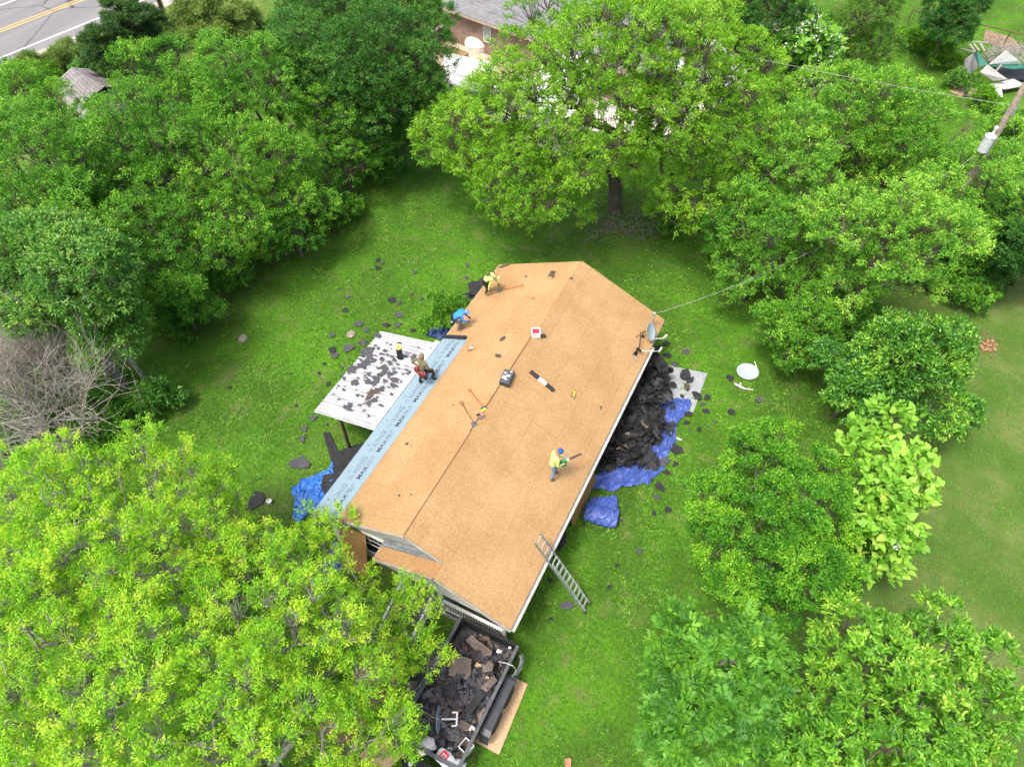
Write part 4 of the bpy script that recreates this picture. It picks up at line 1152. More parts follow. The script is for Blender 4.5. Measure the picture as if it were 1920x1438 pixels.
def lawn_scraps():
    left = [(709, 487, 22), (717, 493, 16), (708, 502, 20), (776, 511, 18), (876, 498, 18), (875, 521, 16), (736, 563, 28), (749, 567, 14), (648, 581, 22), (749, 591, 28), (674, 607, 34), (686, 619, 26), (724, 610, 20), (747, 609, 26),
            (774, 620, 18), (623, 629, 24), (682, 643, 32), (652, 653, 36), (623, 655, 30), (627, 666, 24), (608, 682, 18), (652, 558, 16), (635, 542, 12), (771, 552, 14), (615, 721, 16), (641, 703, 14), (555, 760, 16), (586, 784, 24),
            (570, 804, 28), (567, 821, 26), (430, 726, 14), (640, 690, 14), (598, 700, 12), (700, 520, 10), (790, 560, 12), (612, 795, 14), (800, 600, 14), (830, 545, 10), (760, 640, 14), (545, 700, 9)]
    right = [(1251, 645, 34), (1285, 659, 24), (1251, 667, 24), (1231, 666, 22), (1264, 682, 24), (1369, 708, 30), (1372, 771, 28), (1423, 750, 24), (1444, 610, 24), (1326, 745, 24), (1317, 758, 22), (1323, 770, 24), (1311, 804, 18),
             (1293, 807, 14), (1268, 842, 40), (1287, 792, 26), (1243, 867, 44), (1250, 886, 24), (1237, 912, 36), (1231, 932, 26), (1253, 956, 26), (1226, 961, 22), (1199, 1032, 20), (1156, 1060, 18), (1143, 1100, 18), (1306, 919, 20),
             (1284, 913, 14), (1031, 1088, 16), (1163, 976, 14), (1033, 1159, 16), (1266, 870, 22), (1176, 1077, 12), (1234, 652, 20), (1220, 900, 20), (1340, 790, 12)]
    for lst, lab, grp in ((left, 'small torn black roofing scrap lying on the grass left of the house', 'roofing scraps on the left lawn'), (right, 'small torn black roofing scrap lying on the grass right of the house', 'roofing scraps on the right lawn')):
        for i, (px, py, s) in enumerate(lst):
            p = at(px, py, .055)
            scrap('roofing_scrap', lab, 'roofing scrap', p, s / pxm(p) * .62, 1000 + i + int(px), SHG if (i % 3 == 1 or px < 900 and i % 2) else SHB, asp=1.0 + .5 * ((i * 7) % 5) / 5, group=grp, bend=.14, jag=.62)
    scrap('roofing_sheet', 'large dark torn roofing sheet on the grass near the white pot', 'roofing sheet', at(478, 938, .06), 1.2, 7, SHB, asp=.9, bend=.1, jag=.6, group='large roofing sheets left of the house')
    scrap('roofing_sheet', 'wide dark roofing piece on the grass left of the patio post', 'roofing sheet', at(563, 868, .06), .75, 8, SHG, asp=1.6, bend=.1, rz=.5, group='large roofing sheets left of the house')
    q = [at(*p, .0) for p in ((607, 815), (618, 812), (630, 848), (662, 842), (668, 880), (648, 895), (622, 868))]
    cx, cy = sum(p[0] for p in q) / 7, sum(p[1] for p in q) / 7
    scrap('roofing_sheet', 'long bent black roofing sheet on the grass from the patio post to the tarp', 'roofing sheet', (cx, cy, .07), 1.0, 9, SHB, rz=0, bend=.05, poly=[(p[0] - cx, p[1] - cy) for p in reversed(q)], group='large roofing sheets left of the house')
    for px, py, s in ((650, 872, 46), (668, 850, 44), (645, 905, 40), (620, 905, 40), (660, 890, 30)):
        p = at(px, py, .16)
        scrap('roofing_scrap', 'black roofing piece piled on the left blue tarp by the house wall', 'roofing scrap', p, s / pxm(p) * 1.3, px, SHB, asp=1.3, bend=.2, group='roofing pieces on the left tarp')
    for px, py, s in ((885, 560, 40), (893, 545, 34), (876, 580, 34), (900, 556, 28), (1048, 1010, 30), (1043, 1022, 24), (1052, 1000, 22)):
        p = at(px, py, .18)
        scrap('roofing_scrap', 'black roofing piece heaped against the %s house wall' % ('left' if px < 950 else 'right'), 'roofing scrap', p, s / pxm(p) * 1.3, px + 5, SHB, asp=1.2, bend=.6, group='roofing heaped against the %s wall' % ('left' if px < 950 else 'right'))
    roofs = [(946, 499, 12, 1.8), (1036, 515, 16, 1.5), (1129, 570, 18, 1.4), (1122, 591, 20, 1.3), (1189, 588, 9, 1), (942, 635, 14, 1.6), (934, 667, 10, 1.8), (1073, 640, 6, 1), (1103, 691, 12, 1.2), (1147, 721, 14, 1), (1123, 748, 18, 1.2), (1148, 752, 14, 1.4),
             (1143, 771, 24, 1.8), (1126, 828, 16, 1.2), (1110, 843, 12, 2.0), (1165, 688, 8, 1), (1070, 523, 8, 1), (986, 519, 7, 1), (1107, 723, 9, 1.5), (1089, 783, 6, 1), (967, 771, 5, 1), (898, 805, 5, 1), (749, 929, 6, 1.4), (771, 928, 5, 1.2),
             (763, 832, 8, 1.3), (771, 835, 4, 1), (858, 792, 4, 1), (1141, 1010, 5, 1.2), (1158, 725, 8, 1), (1128, 700, 5, 1), (1000, 560, 5, 1), (1205, 650, 8, 1.3), (850, 760, 4, 1), (1040, 940, 4, 1), (990, 900, 4, 1), (1120, 660, 5, 1)]
    for i, (px, py, s, a) in enumerate(roofs):
        sd_ = -1 if (px - 757) * (-510) - (py - 1003) * 335 > 0 else 1
        p = on_roof(px, py, sd_)
        scrap('roofing_scrap', 'tiny dark roofing scrap left on the bare orange sheathing', 'roofing scrap', tuple(Vector(p) + Vector((0, 0, .006))), s / pxm(p) * 1.1, 300 + i, SHD, asp=a, normal=(SL * sd_, 0, 1), group='roofing scraps on the sheathing', bend=.1, jag=.6)
    p = on_roof(1039, 705, 1)
    scrap('roofing_scrap', 'long pointed dark roofing scrap on the sheathing beside the black roll', 'roofing scrap', p, .75, 55, SHD, normal=(SL, 0, 1), rz=-.5, bend=.05, group='large scraps on the sheathing',
          poly=[(-.42, .12), (-.12, .02), (.30, -.16), (.38, -.18), (.36, .06), (.10, .10), (-.1, .12)])
    aw = [(690, 663, 50), (691, 679, 36), (677, 686, 26), (720, 698, 44), (730, 702, 30), (660, 691, 34), (666, 719, 30), (703, 711, 26), (700, 719, 26), (689, 715, 26), (740, 714, 28), (735, 723, 28), (714, 731, 36), (694, 739, 40), (705, 733, 30), (698, 751, 26), (654, 763, 32),
          (714, 759, 16), (715, 674, 20), (715, 663, 16), (722, 657, 16), (726, 643, 9), (732, 646, 9), (704, 648, 9), (701, 674, 20), (676, 674, 12), (726, 665, 12), (735, 668, 11), (730, 680, 24), (718, 690, 24), (737, 691, 12), (739, 674, 16),
          (776, 668, 22), (773, 673, 12), (785, 651, 9), (708, 630, 24), (691, 758, 22), (679, 743, 11), (734, 739, 15), (705, 751, 12), (763, 693, 11), (755, 701, 9), (644, 731, 15), (645, 711, 10), (752, 716, 10), (690, 700, 16), (742, 700, 10), (725, 714, 12), (676, 760, 9), (708, 690, 12)]
    nrm_ = (-.07, 0, 1)
    rq = random.Random(12)
    for _ in range(70):                          # little flakes between the bigger pieces
        u_, v_ = rq.uniform(.05, .95), rq.gauss(.5, .22)
        if 0.04 < v_ < .96: aw.append((715 + (823 - 715) * u_ + (585 - 715) * v_, 617 + (645 - 617) * u_ + (765 - 617) * v_, rq.uniform(5, 14)))
    for i, (px, py, s) in enumerate(aw):
        p = at(px, py, 2.4); p = at(px, py, patio_z(p[0]))
        big = s >= 30
        scrap('roofing_scrap', 'larger ragged dark roofing scrap lying on the white patio cover' if big else 'tiny dark roofing scrap scattered on the white patio cover', 'roofing scrap', p, s / pxm(p) * (.68 if big else .6), 500 + i, SHD if i in (13, 14) else SHG,
              asp=1.25 if big else 1.6, rz=random.Random(i).uniform(-3, 3) if big else random.Random(i).uniform(-.5, .5), normal=nrm_, group='large roofing scraps on the patio cover' if big else 'small roofing scraps on the patio cover', bend=.05, jag=.72)
lawn_scraps()
# ------------------------------------------------------------------ tarps and the heap
TARPB = simple('blue tarpaulin', (0.055, 0.095, 0.33), 0.42, var=.25, scale=3, bump=.3, bscale=8)
TARPS = simple('silver tarpaulin', (0.29, 0.31, 0.325), 0.45, var=.15, scale=2, bump=.3, bscale=6)
TARPL = simple('bright blue tarpaulin', (0.03, 0.15, 0.50), 0.42, var=.25, scale=3, bump=.3, bscale=8)

def inside(x, y, poly):
    c = False; j = len(poly) - 1
    for i in range(len(poly)):
        xi, yi = poly[i][:2]; xj, yj = poly[j][:2]
        if (yi > y) != (yj > y) and x < (xj - xi) * (y - yi) / (yj - yi) + xi: c = not c
        j = i
    return c

def cloth(name, quad, n, mat, label, cat, seed, amp=.06, lift=.03, edge=.10, parent=None, hf=None):
    """wrinkled sheet: bilinear quad with folds, edges pulled in and out"""
    rs = np.random.default_rng(seed)
    q = [np.array(p[:2]) for p in quad]
    ph = rs.uniform(0, 6.28, 12); fr = rs.uniform(3, 11, (6, 2)) * rs.choice([-1, 1], (6, 2))
    V = np.zeros(((n + 1) ** 2, 3))
    for i in range(n + 1):
        for j in range(n + 1):
            u, v = i / n, j / n
            e = edge * (math.sin(u * 9 + ph[0]) * .5 + math.sin(u * 21 + ph[1]) * .3)
            e2 = edge * (math.sin(v * 8 + ph[2]) * .5 + math.sin(v * 19 + ph[3]) * .3)
            p = (1 - u) * (1 - v) * q[0] + u * (1 - v) * q[1] + u * v * q[2] + (1 - u) * v * q[3]
            p = p + np.array([e2, e]) * .8
            h = 0
            for k in range(6):
                w_ = math.sin(u * fr[k][0] * 1.6 + v * fr[k][1] * 1.6 + ph[4 + k] + 1.6 * math.sin(v * 5 + u * 3 + k) + .8 * math.sin(u * 13 + k))
                h += (1 - abs(w_)) ** 4 / (1 + .35 * k)
            z = lift + amp * (.75 * h + .35 * math.sin(u * 6 + ph[10]) * math.sin(v * 5 + ph[11]))
            if hf: z += hf(p[0], p[1])
            V[i * (n + 1) + j] = (p[0], p[1], z)
    idx = np.array([[i * (n + 1) + j, (i + 1) * (n + 1) + j, (i + 1) * (n + 1) + j + 1, i * (n + 1) + j + 1] for i in range(n) for j in range(n)])
    o = np_mesh(name, V, idx, mat, smooth=True, loc=(float(V[:, 0].mean()), float(V[:, 1].mean()), 0))
    return tag(o, label, cat)

cloth('tarpaulin', [at(1175, 715), at(1232, 683), at(1326, 702), at(1300, 774)], 70, TARPS, 'silver grey tarpaulin spread on the grass at the far end of the roofing heap', 'tarpaulin', 5, .025, .03, .06)
cloth('tarpaulin', [at(1096, 925), at(1222, 914), at(1296, 757), at(1225, 735)], 110, TARPB, 'big wrinkled blue tarpaulin under the black roofing heap', 'tarpaulin', 3, .12, .05, .28)
cloth('tarpaulin', [at(553, 985), at(548, 915), at(628, 868), at(655, 920)], 70, TARPL, 'bright blue tarpaulin on the grass at the near left house corner', 'tarpaulin', 8, .12, .05, .18)
cloth('tarpaulin', [at(800, 632), at(812, 615), at(846, 618), at(838, 640)], 26, TARPB, 'crumpled blue tarpaulin between the patio cover and the left house wall', 'tarpaulin', 9, .22, .03, .12)
cloth('tarpaulin', [at(590, 1075), at(625, 1015), at(650, 1030), at(640, 1080)], 24, TARPB, 'blue tarpaulin under the ash branches by the leaning board', 'tarpaulin', 19, .18, .03, .12)

HP = [at(*p)[:2] for p in ((1196, 672), (1214, 688), (1236, 722), (1242, 750), (1222, 776), (1216, 802), (1226, 826), (1192, 842), (1200, 860), (1222, 868), (1190, 874), (1160, 868), (1130, 876), (1110, 866), (1120, 850), (1150, 790), (1180, 720))]
def heap_h(x, y):
    """mound of torn roofing along the right wall"""
    t = (y - 7.4) / 8.0
    ax = 4.55 + .15 * math.sin(y * 2)
    d = abs(x - ax) / (1.9 + .3 * math.sin(y * 1.9))
    return max(0, 1 - d * d) * .95 * max(0, min(1, t * 3.5)) * max(0, min(1, (1.06 - t) * 4)) * (1 + .25 * math.sin(y * 3.1) * math.sin(x * 2.3 + 1))

def sheets(n, region, hfun, seed, smin, smax, tilt=.5, curl=.5):
    """many crumpled torn sheets strewn over a height field -> one vertex soup (uncountable heap)"""
    rs = np.random.default_rng(seed)
    g = 6
    allV, allF, tint = [], [], []
    xs = [p[0] for p in region]; ys = [p[1] for p in region]
    c = 0
    while c < n:
        x, y = rs.uniform(min(xs), max(xs)), rs.uniform(min(ys), max(ys))
        if not inside(x, y, region): continue
        sx, sy = rs.uniform(smin, smax), rs.uniform(smin, smax) * .7
        nz = nrm(np.array([rs.normal(0, tilt), rs.normal(0, tilt), 1.0]))
        a = rs.uniform(0, 6.28)
        xa = nrm(np.cross(np.array([-math.sin(a), math.cos(a), 0]), nz)); ya = np.cross(nz, xa)
        ph = rs.uniform(0, 6.28, 4); k1 = rs.uniform(-curl, curl); k2 = rs.uniform(-curl, curl)
        z0 = hfun(x, y) * rs.uniform(.86, 1.0) + rs.uniform(.02, .08)
        V = []
        for i in range(g + 1):
            for j in range(g + 1):
                u, v = i / g - .5, j / g - .5
                ru = u * (1 + .25 * math.sin(5 * v + ph[0])) * sx; rv = v * (1 + .25 * math.sin(5 * u + ph[1])) * sy
                h = k1 * u * u * sx * 1.6 + k2 * u * v * sx * 1.6 + .045 * math.sin(7 * u + 4 * v + ph[2]) + .03 * math.sin(9 * v + ph[3])
                V.append(np.array([x, y, z0]) + xa * ru + ya * rv + nz * h)
        base = len(allV)
        allV += V
        skip = rs.integers(0, 4)
        tt = rs.random()
        for i in range(g):
            for j in range(g):
                if (skip == 0 and i + j < 2) or (skip == 1 and i + (g - 1 - j) < 2) or (rs.random() < .035): continue
                allF.append((base + i * (g + 1) + j, base + (i + 1) * (g + 1) + j, base + (i + 1) * (g + 1) + j + 1, base + i * (g + 1) + j + 1)); tint.append(tt)
        c += 1
    V = np.array(allV); V[:, 2] = np.maximum(V[:, 2], .03)
    return V, np.array(allF), np.array(tint)

def debris_mat(name, stops, rough=.75):
    m, t, b = nt(name)
    a = N(t, 'ShaderNodeAttribute', attribute_name='tint')
    r = ramp(t, stops, 'CONSTANT'); t.links.new(a.outputs['Fac'], r.inputs[0])
    tc = N(t, 'ShaderNodeTexCoord')
    no = N(t, 'ShaderNodeTexNoise', i_Scale=7.0, i_Detail=6.0, i_Roughness=.7); t.links.new(tc.outputs['Object'], no.inputs['Vector'])
    r2 = ramp(t, [(0.3, (0.6,) * 3), (0.7, (1.25,) * 3)]); t.links.new(no.outputs['Fac'], r2.inputs[0])
    t.links.new(mixc(t, 1.0, r.outputs[0], r2.outputs[0], 'MULTIPLY'), b.inputs['Base Color'])
    b.inputs['Roughness'].default_value = rough
    b.inputs['Specular IOR Level'].default_value = .3
    return m
V, F, tn = sheets(400, HP, heap_h, 31, .35, 1.1, .34, .6)
HM = debris_mat('heaped roofing', [(0, (0.012, 0.012, 0.014)), (.3, (0.018, 0.018, 0.020)), (.55, (0.028, 0.028, 0.031)), (.82, (0.042, 0.042, 0.047)), (.985, (0.20, 0.16, 0.13))])
o = np_mesh('roofing_heap', V, F, HM, tint=tn, loc=(5.2, 11, 0), smooth=True)
tag(o, 'heap of torn black roofing piled on the blue and silver tarpaulins by the right wall', 'roofing heap', kind='stuff')
for i, (px, py, s) in enumerate(((1283, 703, 24), (1292, 712, 16), (1306, 742, 18), (1288, 728, 12), (1262, 722, 14), (1279, 742, 9), (1252, 800, 26), (1222, 826, 34), (1240, 770, 20), (1262, 763, 14), (1290, 775, 16), (1256, 812, 16))):
    p = at(px, py, .13)
    scrap('roofing_scrap', 'black roofing scrap lying on the silver tarpaulin' if i < 6 else 'black roofing scrap lying on the bare part of the big blue tarpaulin', 'roofing scrap', p, s / pxm(p), 700 + i, SHB, asp=1.3, bend=.3, group='scraps on the silver tarpaulin' if i < 6 else 'scraps on the big blue tarpaulin')
scrap('roofing_scrap', 'brown shingle scrap on the silver tarpaulin', 'roofing scrap', at(1288, 725, .14), .4, 790, SHD, bend=.3)
scrap('roofing_scrap', 'pinkish brown shingle scrap on the roofing heap next to the blue tarpaulin', 'roofing scrap', at(1219, 811, .5), .35, 791, simple('pinkish shingle', (.38, .24, .17), .8), bend=.2)

def tarp_roll():
    m = MB(); rs = random.Random(4)
    a = Vector(at(1097, 958, .24)); b = Vector(at(1158, 972, .24))
    d = (b - a).normalized(); s = Vector((-d.y, d.x, 0))
    n, k = 60, 56
    V, F = [], []
    for i in range(n + 1):
        t = i / n; p = a.lerp(b, t)
        for j in range(k):
            th = 2 * math.pi * j / k
            r = .40 * (1 + .05 * math.sin(th * 3 + t * 5) - .10 * (1 - abs(math.sin(t * 9 + th * 1.5 + math.sin(th * 3)))) ** 3 - .08 * (1 - abs(math.sin(t * 15 - th * 2 + 1))) ** 4 + .03 * math.sin(t * 30 + th * 4)) * (.88 + .15 * math.sin(math.pi * min(1, max(0, t))) ** .5)
            V.append(p + s * (r * math.cos(th) * 1.12) + Vector((0, 0, max(-.22, r * math.sin(th) * .72))))
    for i in range(n):
        for j in range(k): F.append((i * k + j, i * k + (j + 1) % k, (i + 1) * k + (j + 1) % k, (i + 1) * k + j))
    m.add(V, F)
    for e, p in ((0, a), (n, b)):
        V2 = []; 
        for q in range(5):
            f_ = 1 - q / 5
            for j in range(k): V2.append(p + (Vector(V[e * k + j]) - p) * f_ + d * (.03 * (1 if q % 2 else -.6)))
        F2 = [(q * k + j, q * k + (j + 1) % k, (q + 1) * k + (j + 1) % k, (q + 1) * k + j) for q in range(4) for j in range(k)]
        m.add(V2, F2)
    base = len(m.v)
    q0 = [Vector(at(1105, 938, .1)), Vector(at(1155, 932, .1)), Vector(at(1160, 968, .3)), Vector(at(1108, 950, .3))]
    G = 14
    V3 = []
    for i in range(G + 1):
        for j in range(G + 1):
            u, v = i / G, j / G
            p = q0[0] * (1 - u) * (1 - v) + q0[1] * u * (1 - v) + q0[2] * u * v + q0[3] * (1 - u) * v
            V3.append(p + Vector((0, 0, .10 * abs(math.sin(u * 19 + v * 5)) + .10 * abs(math.sin(v * 9 + u * 13)) + .05)))
    m.add(V3, [(i * (G + 1) + j, (i + 1) * (G + 1) + j, (i + 1) * (G + 1) + j + 1, i * (G + 1) + j + 1) for i in range(G) for j in range(G)])
    o = m.build('tarpaulin_bundle', TARPB, loc=tuple((a + b) / 2 - Vector((0, 0, .24))), smooth=True)
    tag(o, 'blue tarpaulin rolled into a fat bundle on the grass beside the right wall', 'tarpaulin')
tarp_roll()

def board(name, label, quad, th, mat, cat='board', group=None):
    m = MB(); m.slab(quad, th)
    c = sum((Vector(p) for p in quad), Vector()) / len(quad)
    o = m.build(name, mat, loc=tuple(c)); return tag(o, label, cat, group)
board('sheathing_board', 'pale sheathing board on the grass under the trailer wheels', [(4.20, -3.72, .05), (5.38, -3.72, .05), (5.27, -1.27, .05), (4.08, -1.27, .05)], .018, OSB1)
board('sheathing_board', 'sheathing board on the grass left of the trailer front, mostly under leaves', [(1.2, -5.9, .05), (2.3, -5.75, .05), (2.6, -5.0, .05), (1.5, -4.9, .05)], .018, OSB1)
board('sheathing_board', 'weathered sheathing board leaning upright in front of the window by the near left corner', [(-1.98, -.42, .03), (-2.03, .17, 2.40), (-3.22, .17, 2.40), (-3.18, -.42, .03)], .018, OSBW)
board('sheathing_board', 'sheathing board leaning on edge against the right wall beside the rolled tarpaulin', [(4.28, 5.02, .04), (4.30, 7.40, .04), (4.00, 7.38, 1.62), (4.00, 5.00, 1.62)][::-1], .018, OSBW)

# ------------------------------------------------------------------ ladder
def ladder():
    root = empty('ladder', (6.06, 2.18, 0), 'aluminium extension ladder leaning on the right eave', 'ladder')
    al = simple('ladder aluminium', (0.62, 0.63, 0.64), 0.35, .6, var=.12, scale=9)
    b1, b2 = Vector((6.07, 2.42, .03)), Vector((6.06, 1.99, .03))
    t1, t2 = Vector((3.90, 2.44, 3.72)), Vector((3.89, 2.02, 3.72))
    for a, b in ((b1, t1), (b2, t2)):
        m = MB(); m.bar(a, b, .035, .085); m.build('rail', simple('dull rail aluminium', (.30, .315, .32), .45, .5), root)
    off = Vector((.055, 0, .032))
    for a, b, s in ((b1, t1, 1), (b2, t2, -1)):
        m = MB(); m.bar(a.lerp(b, .02) + off + Vector((0, -s * .04, 0)), a.lerp(b, .70) + off + Vector((0, -s * .04, 0)), .03, .08); m.build('fly_rail', al, root)
    n = 14
    for i in range(n):
        f_ = (i + .6) / n
        m = MB(); m.tube([b1.lerp(t1, f_), b2.lerp(t2, f_)], .022, 8); m.build('rung', al, root)
        if f_ < .66:
            m = MB(); m.tube([b1.lerp(t1, f_ + .03) + off, b2.lerp(t2, f_ + .03) + off], .022, 8); m.build('rung', al, root)
    for p in (b1, b2):
        m = MB(); m.box(tuple(p + Vector((.02, 0, .02))), (.14, .09, .06)); m.build('foot', BLACK, root)
    m = MB(); m.tube([b2.lerp(t2, .28) + off * 1.6, b2.lerp(t2, .62) + off * 1.5 + Vector((0, -.03, -.05))], .009, 6); m.build('rope', simple('green rope', (.05, .30, .12), .7), root)
ladder()
m_ = scrap('roofing_scrap', 'grey roofing piece on the grass just left of the ladder feet', 'roofing scrap', at(1063, 1135, .05), .36, 77, SHG, asp=2.0, bend=.1, rz=.6, jag=.25)

# ------------------------------------------------------------------ rolls and tools on the roof
ROLLB = simple('black roll wrap', (0.020, 0.020, 0.022), 0.5, var=.3)
def roll(name, label, a, b, r, band=None):
    root = empty(name, a, label, 'roofing roll')
    a, b = Vector(a), Vector(b)
    m = MB(); m.tube([a, b], r, 16); m.build('roll', ROLLB, root, smooth=False)
    m = MB(); d = (b - a).normalized(); m.tube([a - d * .004, a - d * .002], r * .4, 10); m.tube([b + d * .002, b + d * .004], r * .4, 10); m.build('core', DWOOD, root)
    if band:
        m = MB(); m.tube([a.lerp(b, band[0]), a.lerp(b, band[1])], r * 1.03, 16, cap=False); m.build('label_band', STICK, root)
def rpt(x, y, up): return rp(x, y, up)
roll('roofing_roll', 'black roofing roll with white label band lying on the right roof slope', rpt(.60, 8.50, .085), rpt(1.70, 8.38, .085), .085, (.36, .68))
roll('roofing_roll', 'black roll lying across the far end of the pale blue felt', rpt(-4.28, 9.83, .09), rpt(-3.06, 9.80, .09), .085)
def standing_roll():
    x, y = -5.42, 8.0
    root = empty('roofing_roll', (x, y, patio_z(x) - .01), 'black roofing roll with bright yellow end standing upright on the white patio cover', 'roofing roll')
    m = MB(); m.lathe([(.13, 0), (.13, .74)], 18, (x, y, patio_z(x) - .01)); m.build('roll', ROLLB, root)
    m = MB(); m.lathe([(.135, .66), (.15, .70), (.15, .745), (.05, .75), (.04, .735)], 18, (x, y, patio_z(x) - .01)); m.build('yellow_end', simple('yellow wrap', (.78, .72, .16), .5), root)
standing_roll()

SHOR = simple('orange handle', (0.62, 0.10, 0.025), 0.45, var=.12)
SHBRN = simple('brown handle', (0.24, 0.095, 0.035), 0.5, var=.25)
STEEL = simple('worn steel', (0.22, 0.21, 0.20), 0.45, .7, var=.3)
def shovel(name, label, blade, tip, cat='shovel', mat=SHOR, group='shingle shovels'):
    root = empty(name, blade, label, cat, group)
    a, b = Vector(blade), Vector(tip)
    d = (b - a).normalized(); up = Vector((0, 0, 1)); s = d.cross(up).normalized(); u = s.cross(d)
    m = MB(); m.tube([a + d * .14 + u * .02, b - d * .12], .017, 8); m.build('handle', mat, root, smooth=True)
    g = MB()
    l, r_, t_ = b - d * .10 - s * .065, b - d * .10 + s * .065, b + d * .02
    g.tube([b - d * .14, l, l + d * .09, t_ - s * .05], .012, 6); g.tube([b - d * .14, r_, r_ + d * .09, t_ + s * .05], .012, 6); g.tube([t_ - s * .06, t_ + s * .06], .014, 6)
    g.build('grip', mat, root, smooth=True)
    m = MB()
    q = [a - s * .12 - d * .10, a + s * .12 - d * .10, a + s * .11 + d * .14, a - s * .11 + d * .14]
    m.slab([tuple(p + u * .008) for p in q], .006)
    for i in range(8): m.box(tuple(a - d * .115 - s * (.105 - .03 * i) + u * .005), (.012, .012, .012))
    m.bar(a + d * .02 + u * .012, a + d * .18 + u * .03, .035, .02)
    m.build('blade', STEEL, root)
shovel('shingle_shovel', 'brown handled shingle shovel leaning at the ridge, the nearer one to the front gable', rpt(-.06, 5.10, .02), tuple(Vector(rpt(-1.17, 6.06, .10))), mat=SHBRN)
shovel('shingle_shovel', 'orange handled shingle shovel leaning at the ridge, the one nearer the black toolbox', rpt(-.08, 5.92, .02), tuple(Vector(rpt(-1.20, 6.77, .10))), mat=SHOR)
shovel('shingle_shovel', 'bright orange shingle shovel held by the worker in yellow at the far left corner', rpt(-3.12, 13.18, .03), rpt(-2.08, 13.46, .10), mat=SHOR)

def box_tool():
    p = Vector(rpt(.05, 7.55, .03))
    root = empty('toolbox', tuple(p), 'dark grey toolbox with white stickers sitting on the roof ridge', 'toolbox')
    R = Matrix.Rotation(rad(8), 3, 'Z')
    m = MB(); m.box(tuple(p + Vector((0, 0, .10))), (.40, .66, .20), R=R, taper=1.04); m.build('case', simple('dark grey plastic', (.05, .055, .065), .5), root)
    m = MB(); m.box(tuple(p + Vector((0, 0, .225))), (.43, .69, .05), R=R, taper=.9); m.build('lid', simple('charcoal plastic', (.075, .08, .09), .5), root)
    for dx, dy, sx, sy, c in ((-.08, -.10, .16, .14, STICK), (.05, .02, .14, .10, STICK), (.10, .24, .09, .07, simple('pink sticker', (.75, .5, .48), .6)), (-.10, .12, .09, .08, simple('pink white sticker', (.78, .62, .6), .6)), (.02, -.18, .10, .06, STICK)):
        m = MB(); m.box(tuple(p + R @ Vector((dx, dy, .253))), (sx, sy, .004), R=Matrix.Rotation(rad(8 + dx * 200), 3, 'Z')); m.build('sticker', c, root)
    m = MB(); m.tube([p + R @ Vector((-.10, -.34, .2)), p + R @ Vector((-.10, -.42, .2)), p + R @ Vector((.10, -.42, .2)), p + R @ Vector((.10, -.34, .2))], .015, 6); m.build('handle', BLACK, root)
    p = Vector(rpt(.05, 10.22, .03))
    root = empty('bin', tuple(p), 'white square bin with red inside standing on the roof ridge', 'bin')
    R = Matrix.Rotation(rad(28), 3, 'Z')
    wpl = simple('white pinkish plastic', (.78, .70, .70), .4, var=.05)
    m = MB()
    for sx, sy, lx, ly in ((0, -.17, .36, .03), (0, .17, .36, .03), (-.165, 0, .03, .31), (.165, 0, .03, .31)): m.box(tuple(p + R @ Vector((sx, sy, .13))), (lx, ly, .26), R=R)
    m.build('shell', wpl, root)
    m = MB(); m.box(tuple(p + Vector((0, 0, .18))), (.296, .306, .02), R=R); m.build('contents', simple('red contents', (.62, .03, .06), .5), root)
    m = MB(); m.tube([p + R @ Vector((.19, -.1, .2)), p + R @ Vector((.27, -.05, .1)), p + R @ Vector((.19, .1, .2))], .012, 6); m.build('handle', GALV, root)
    p = Vector(rpt(.32, 10.38, .05))
    m = MB(); m.lathe([(.02, -.05), (.09, -.04), (.10, .05), (.085, .10), (.03, .11)], 12, tuple(p)); o = m.build('pouch', simple('dark brown leather', (.07, .04, .03), .7), loc=tuple(p - Vector((0, 0, .05)))); tag(o, 'small dark leather pouch behind the white and red bin on the ridge', 'pouch')
    # nail guns
    def gun(px, py, side, name, label, c1, seed):
        p = Vector(on_roof(px, py, side)) + Vector((0, 0, .02)); R = Matrix.Rotation(seed, 3, 'Z')
        root = empty(name, tuple(p), label, 'nail gun')
        m = MB(); m.bar(p + R @ Vector((-.12, 0, .09)), p + R @ Vector((.10, 0, .09)), .09, .10); m.build('body', c1, root)
        m = MB(); m.bar(p + R @ Vector((.06, 0, .08)), p + R @ Vector((.10, .17, .03)), .045, .05); m.build('grip', BLACK, root)
        m = MB(); m.lathe([(.0, 0), (.075, .005), (.075, .06), (.0, .065)], 14, tuple(p + R @ Vector((-.06, .10, 0)))); m.build('magazine', STEEL, root)
        m = MB(); m.tube([p + R @ Vector((-.12, 0, .08)), p + R @ Vector((-.20, 0, .03))], .022, 8); m.build('nose', STEEL, root)
    gun(1076, 742, 1, 'nail_gun', 'yellow nail gun lying alone on the right roof slope', simple('yellow casing', (.72, .42, .04), .4), 1.9)
    gun(884, 656, -1, 'nail_gun', 'small red and white nail gun lying on the left slope above the felt', simple('pale casing', (.62, .42, .34), .45), .8)
    gun(903, 780, -1, 'nail_gun', 'red and white nail gun between the two shovels at the ridge', simple('red casing', (.40, .16, .14), .45), 2.6)
    p = Vector(on_roof(906, 771, -1)) + Vector((0, 0, .03))
    m = MB(); m.box(tuple(p), (.12, .26, .07), rz=-.4); m.box(tuple(p + Vector((0, 0, .045))), (.08, .2, .03), rz=-.4); o = m.build('glove', simple('lime glove', (.42, .45, .05), .7), loc=tuple(p)); tag(o, 'lime green work glove beside the nail gun on the ridge', 'glove')
box_tool()

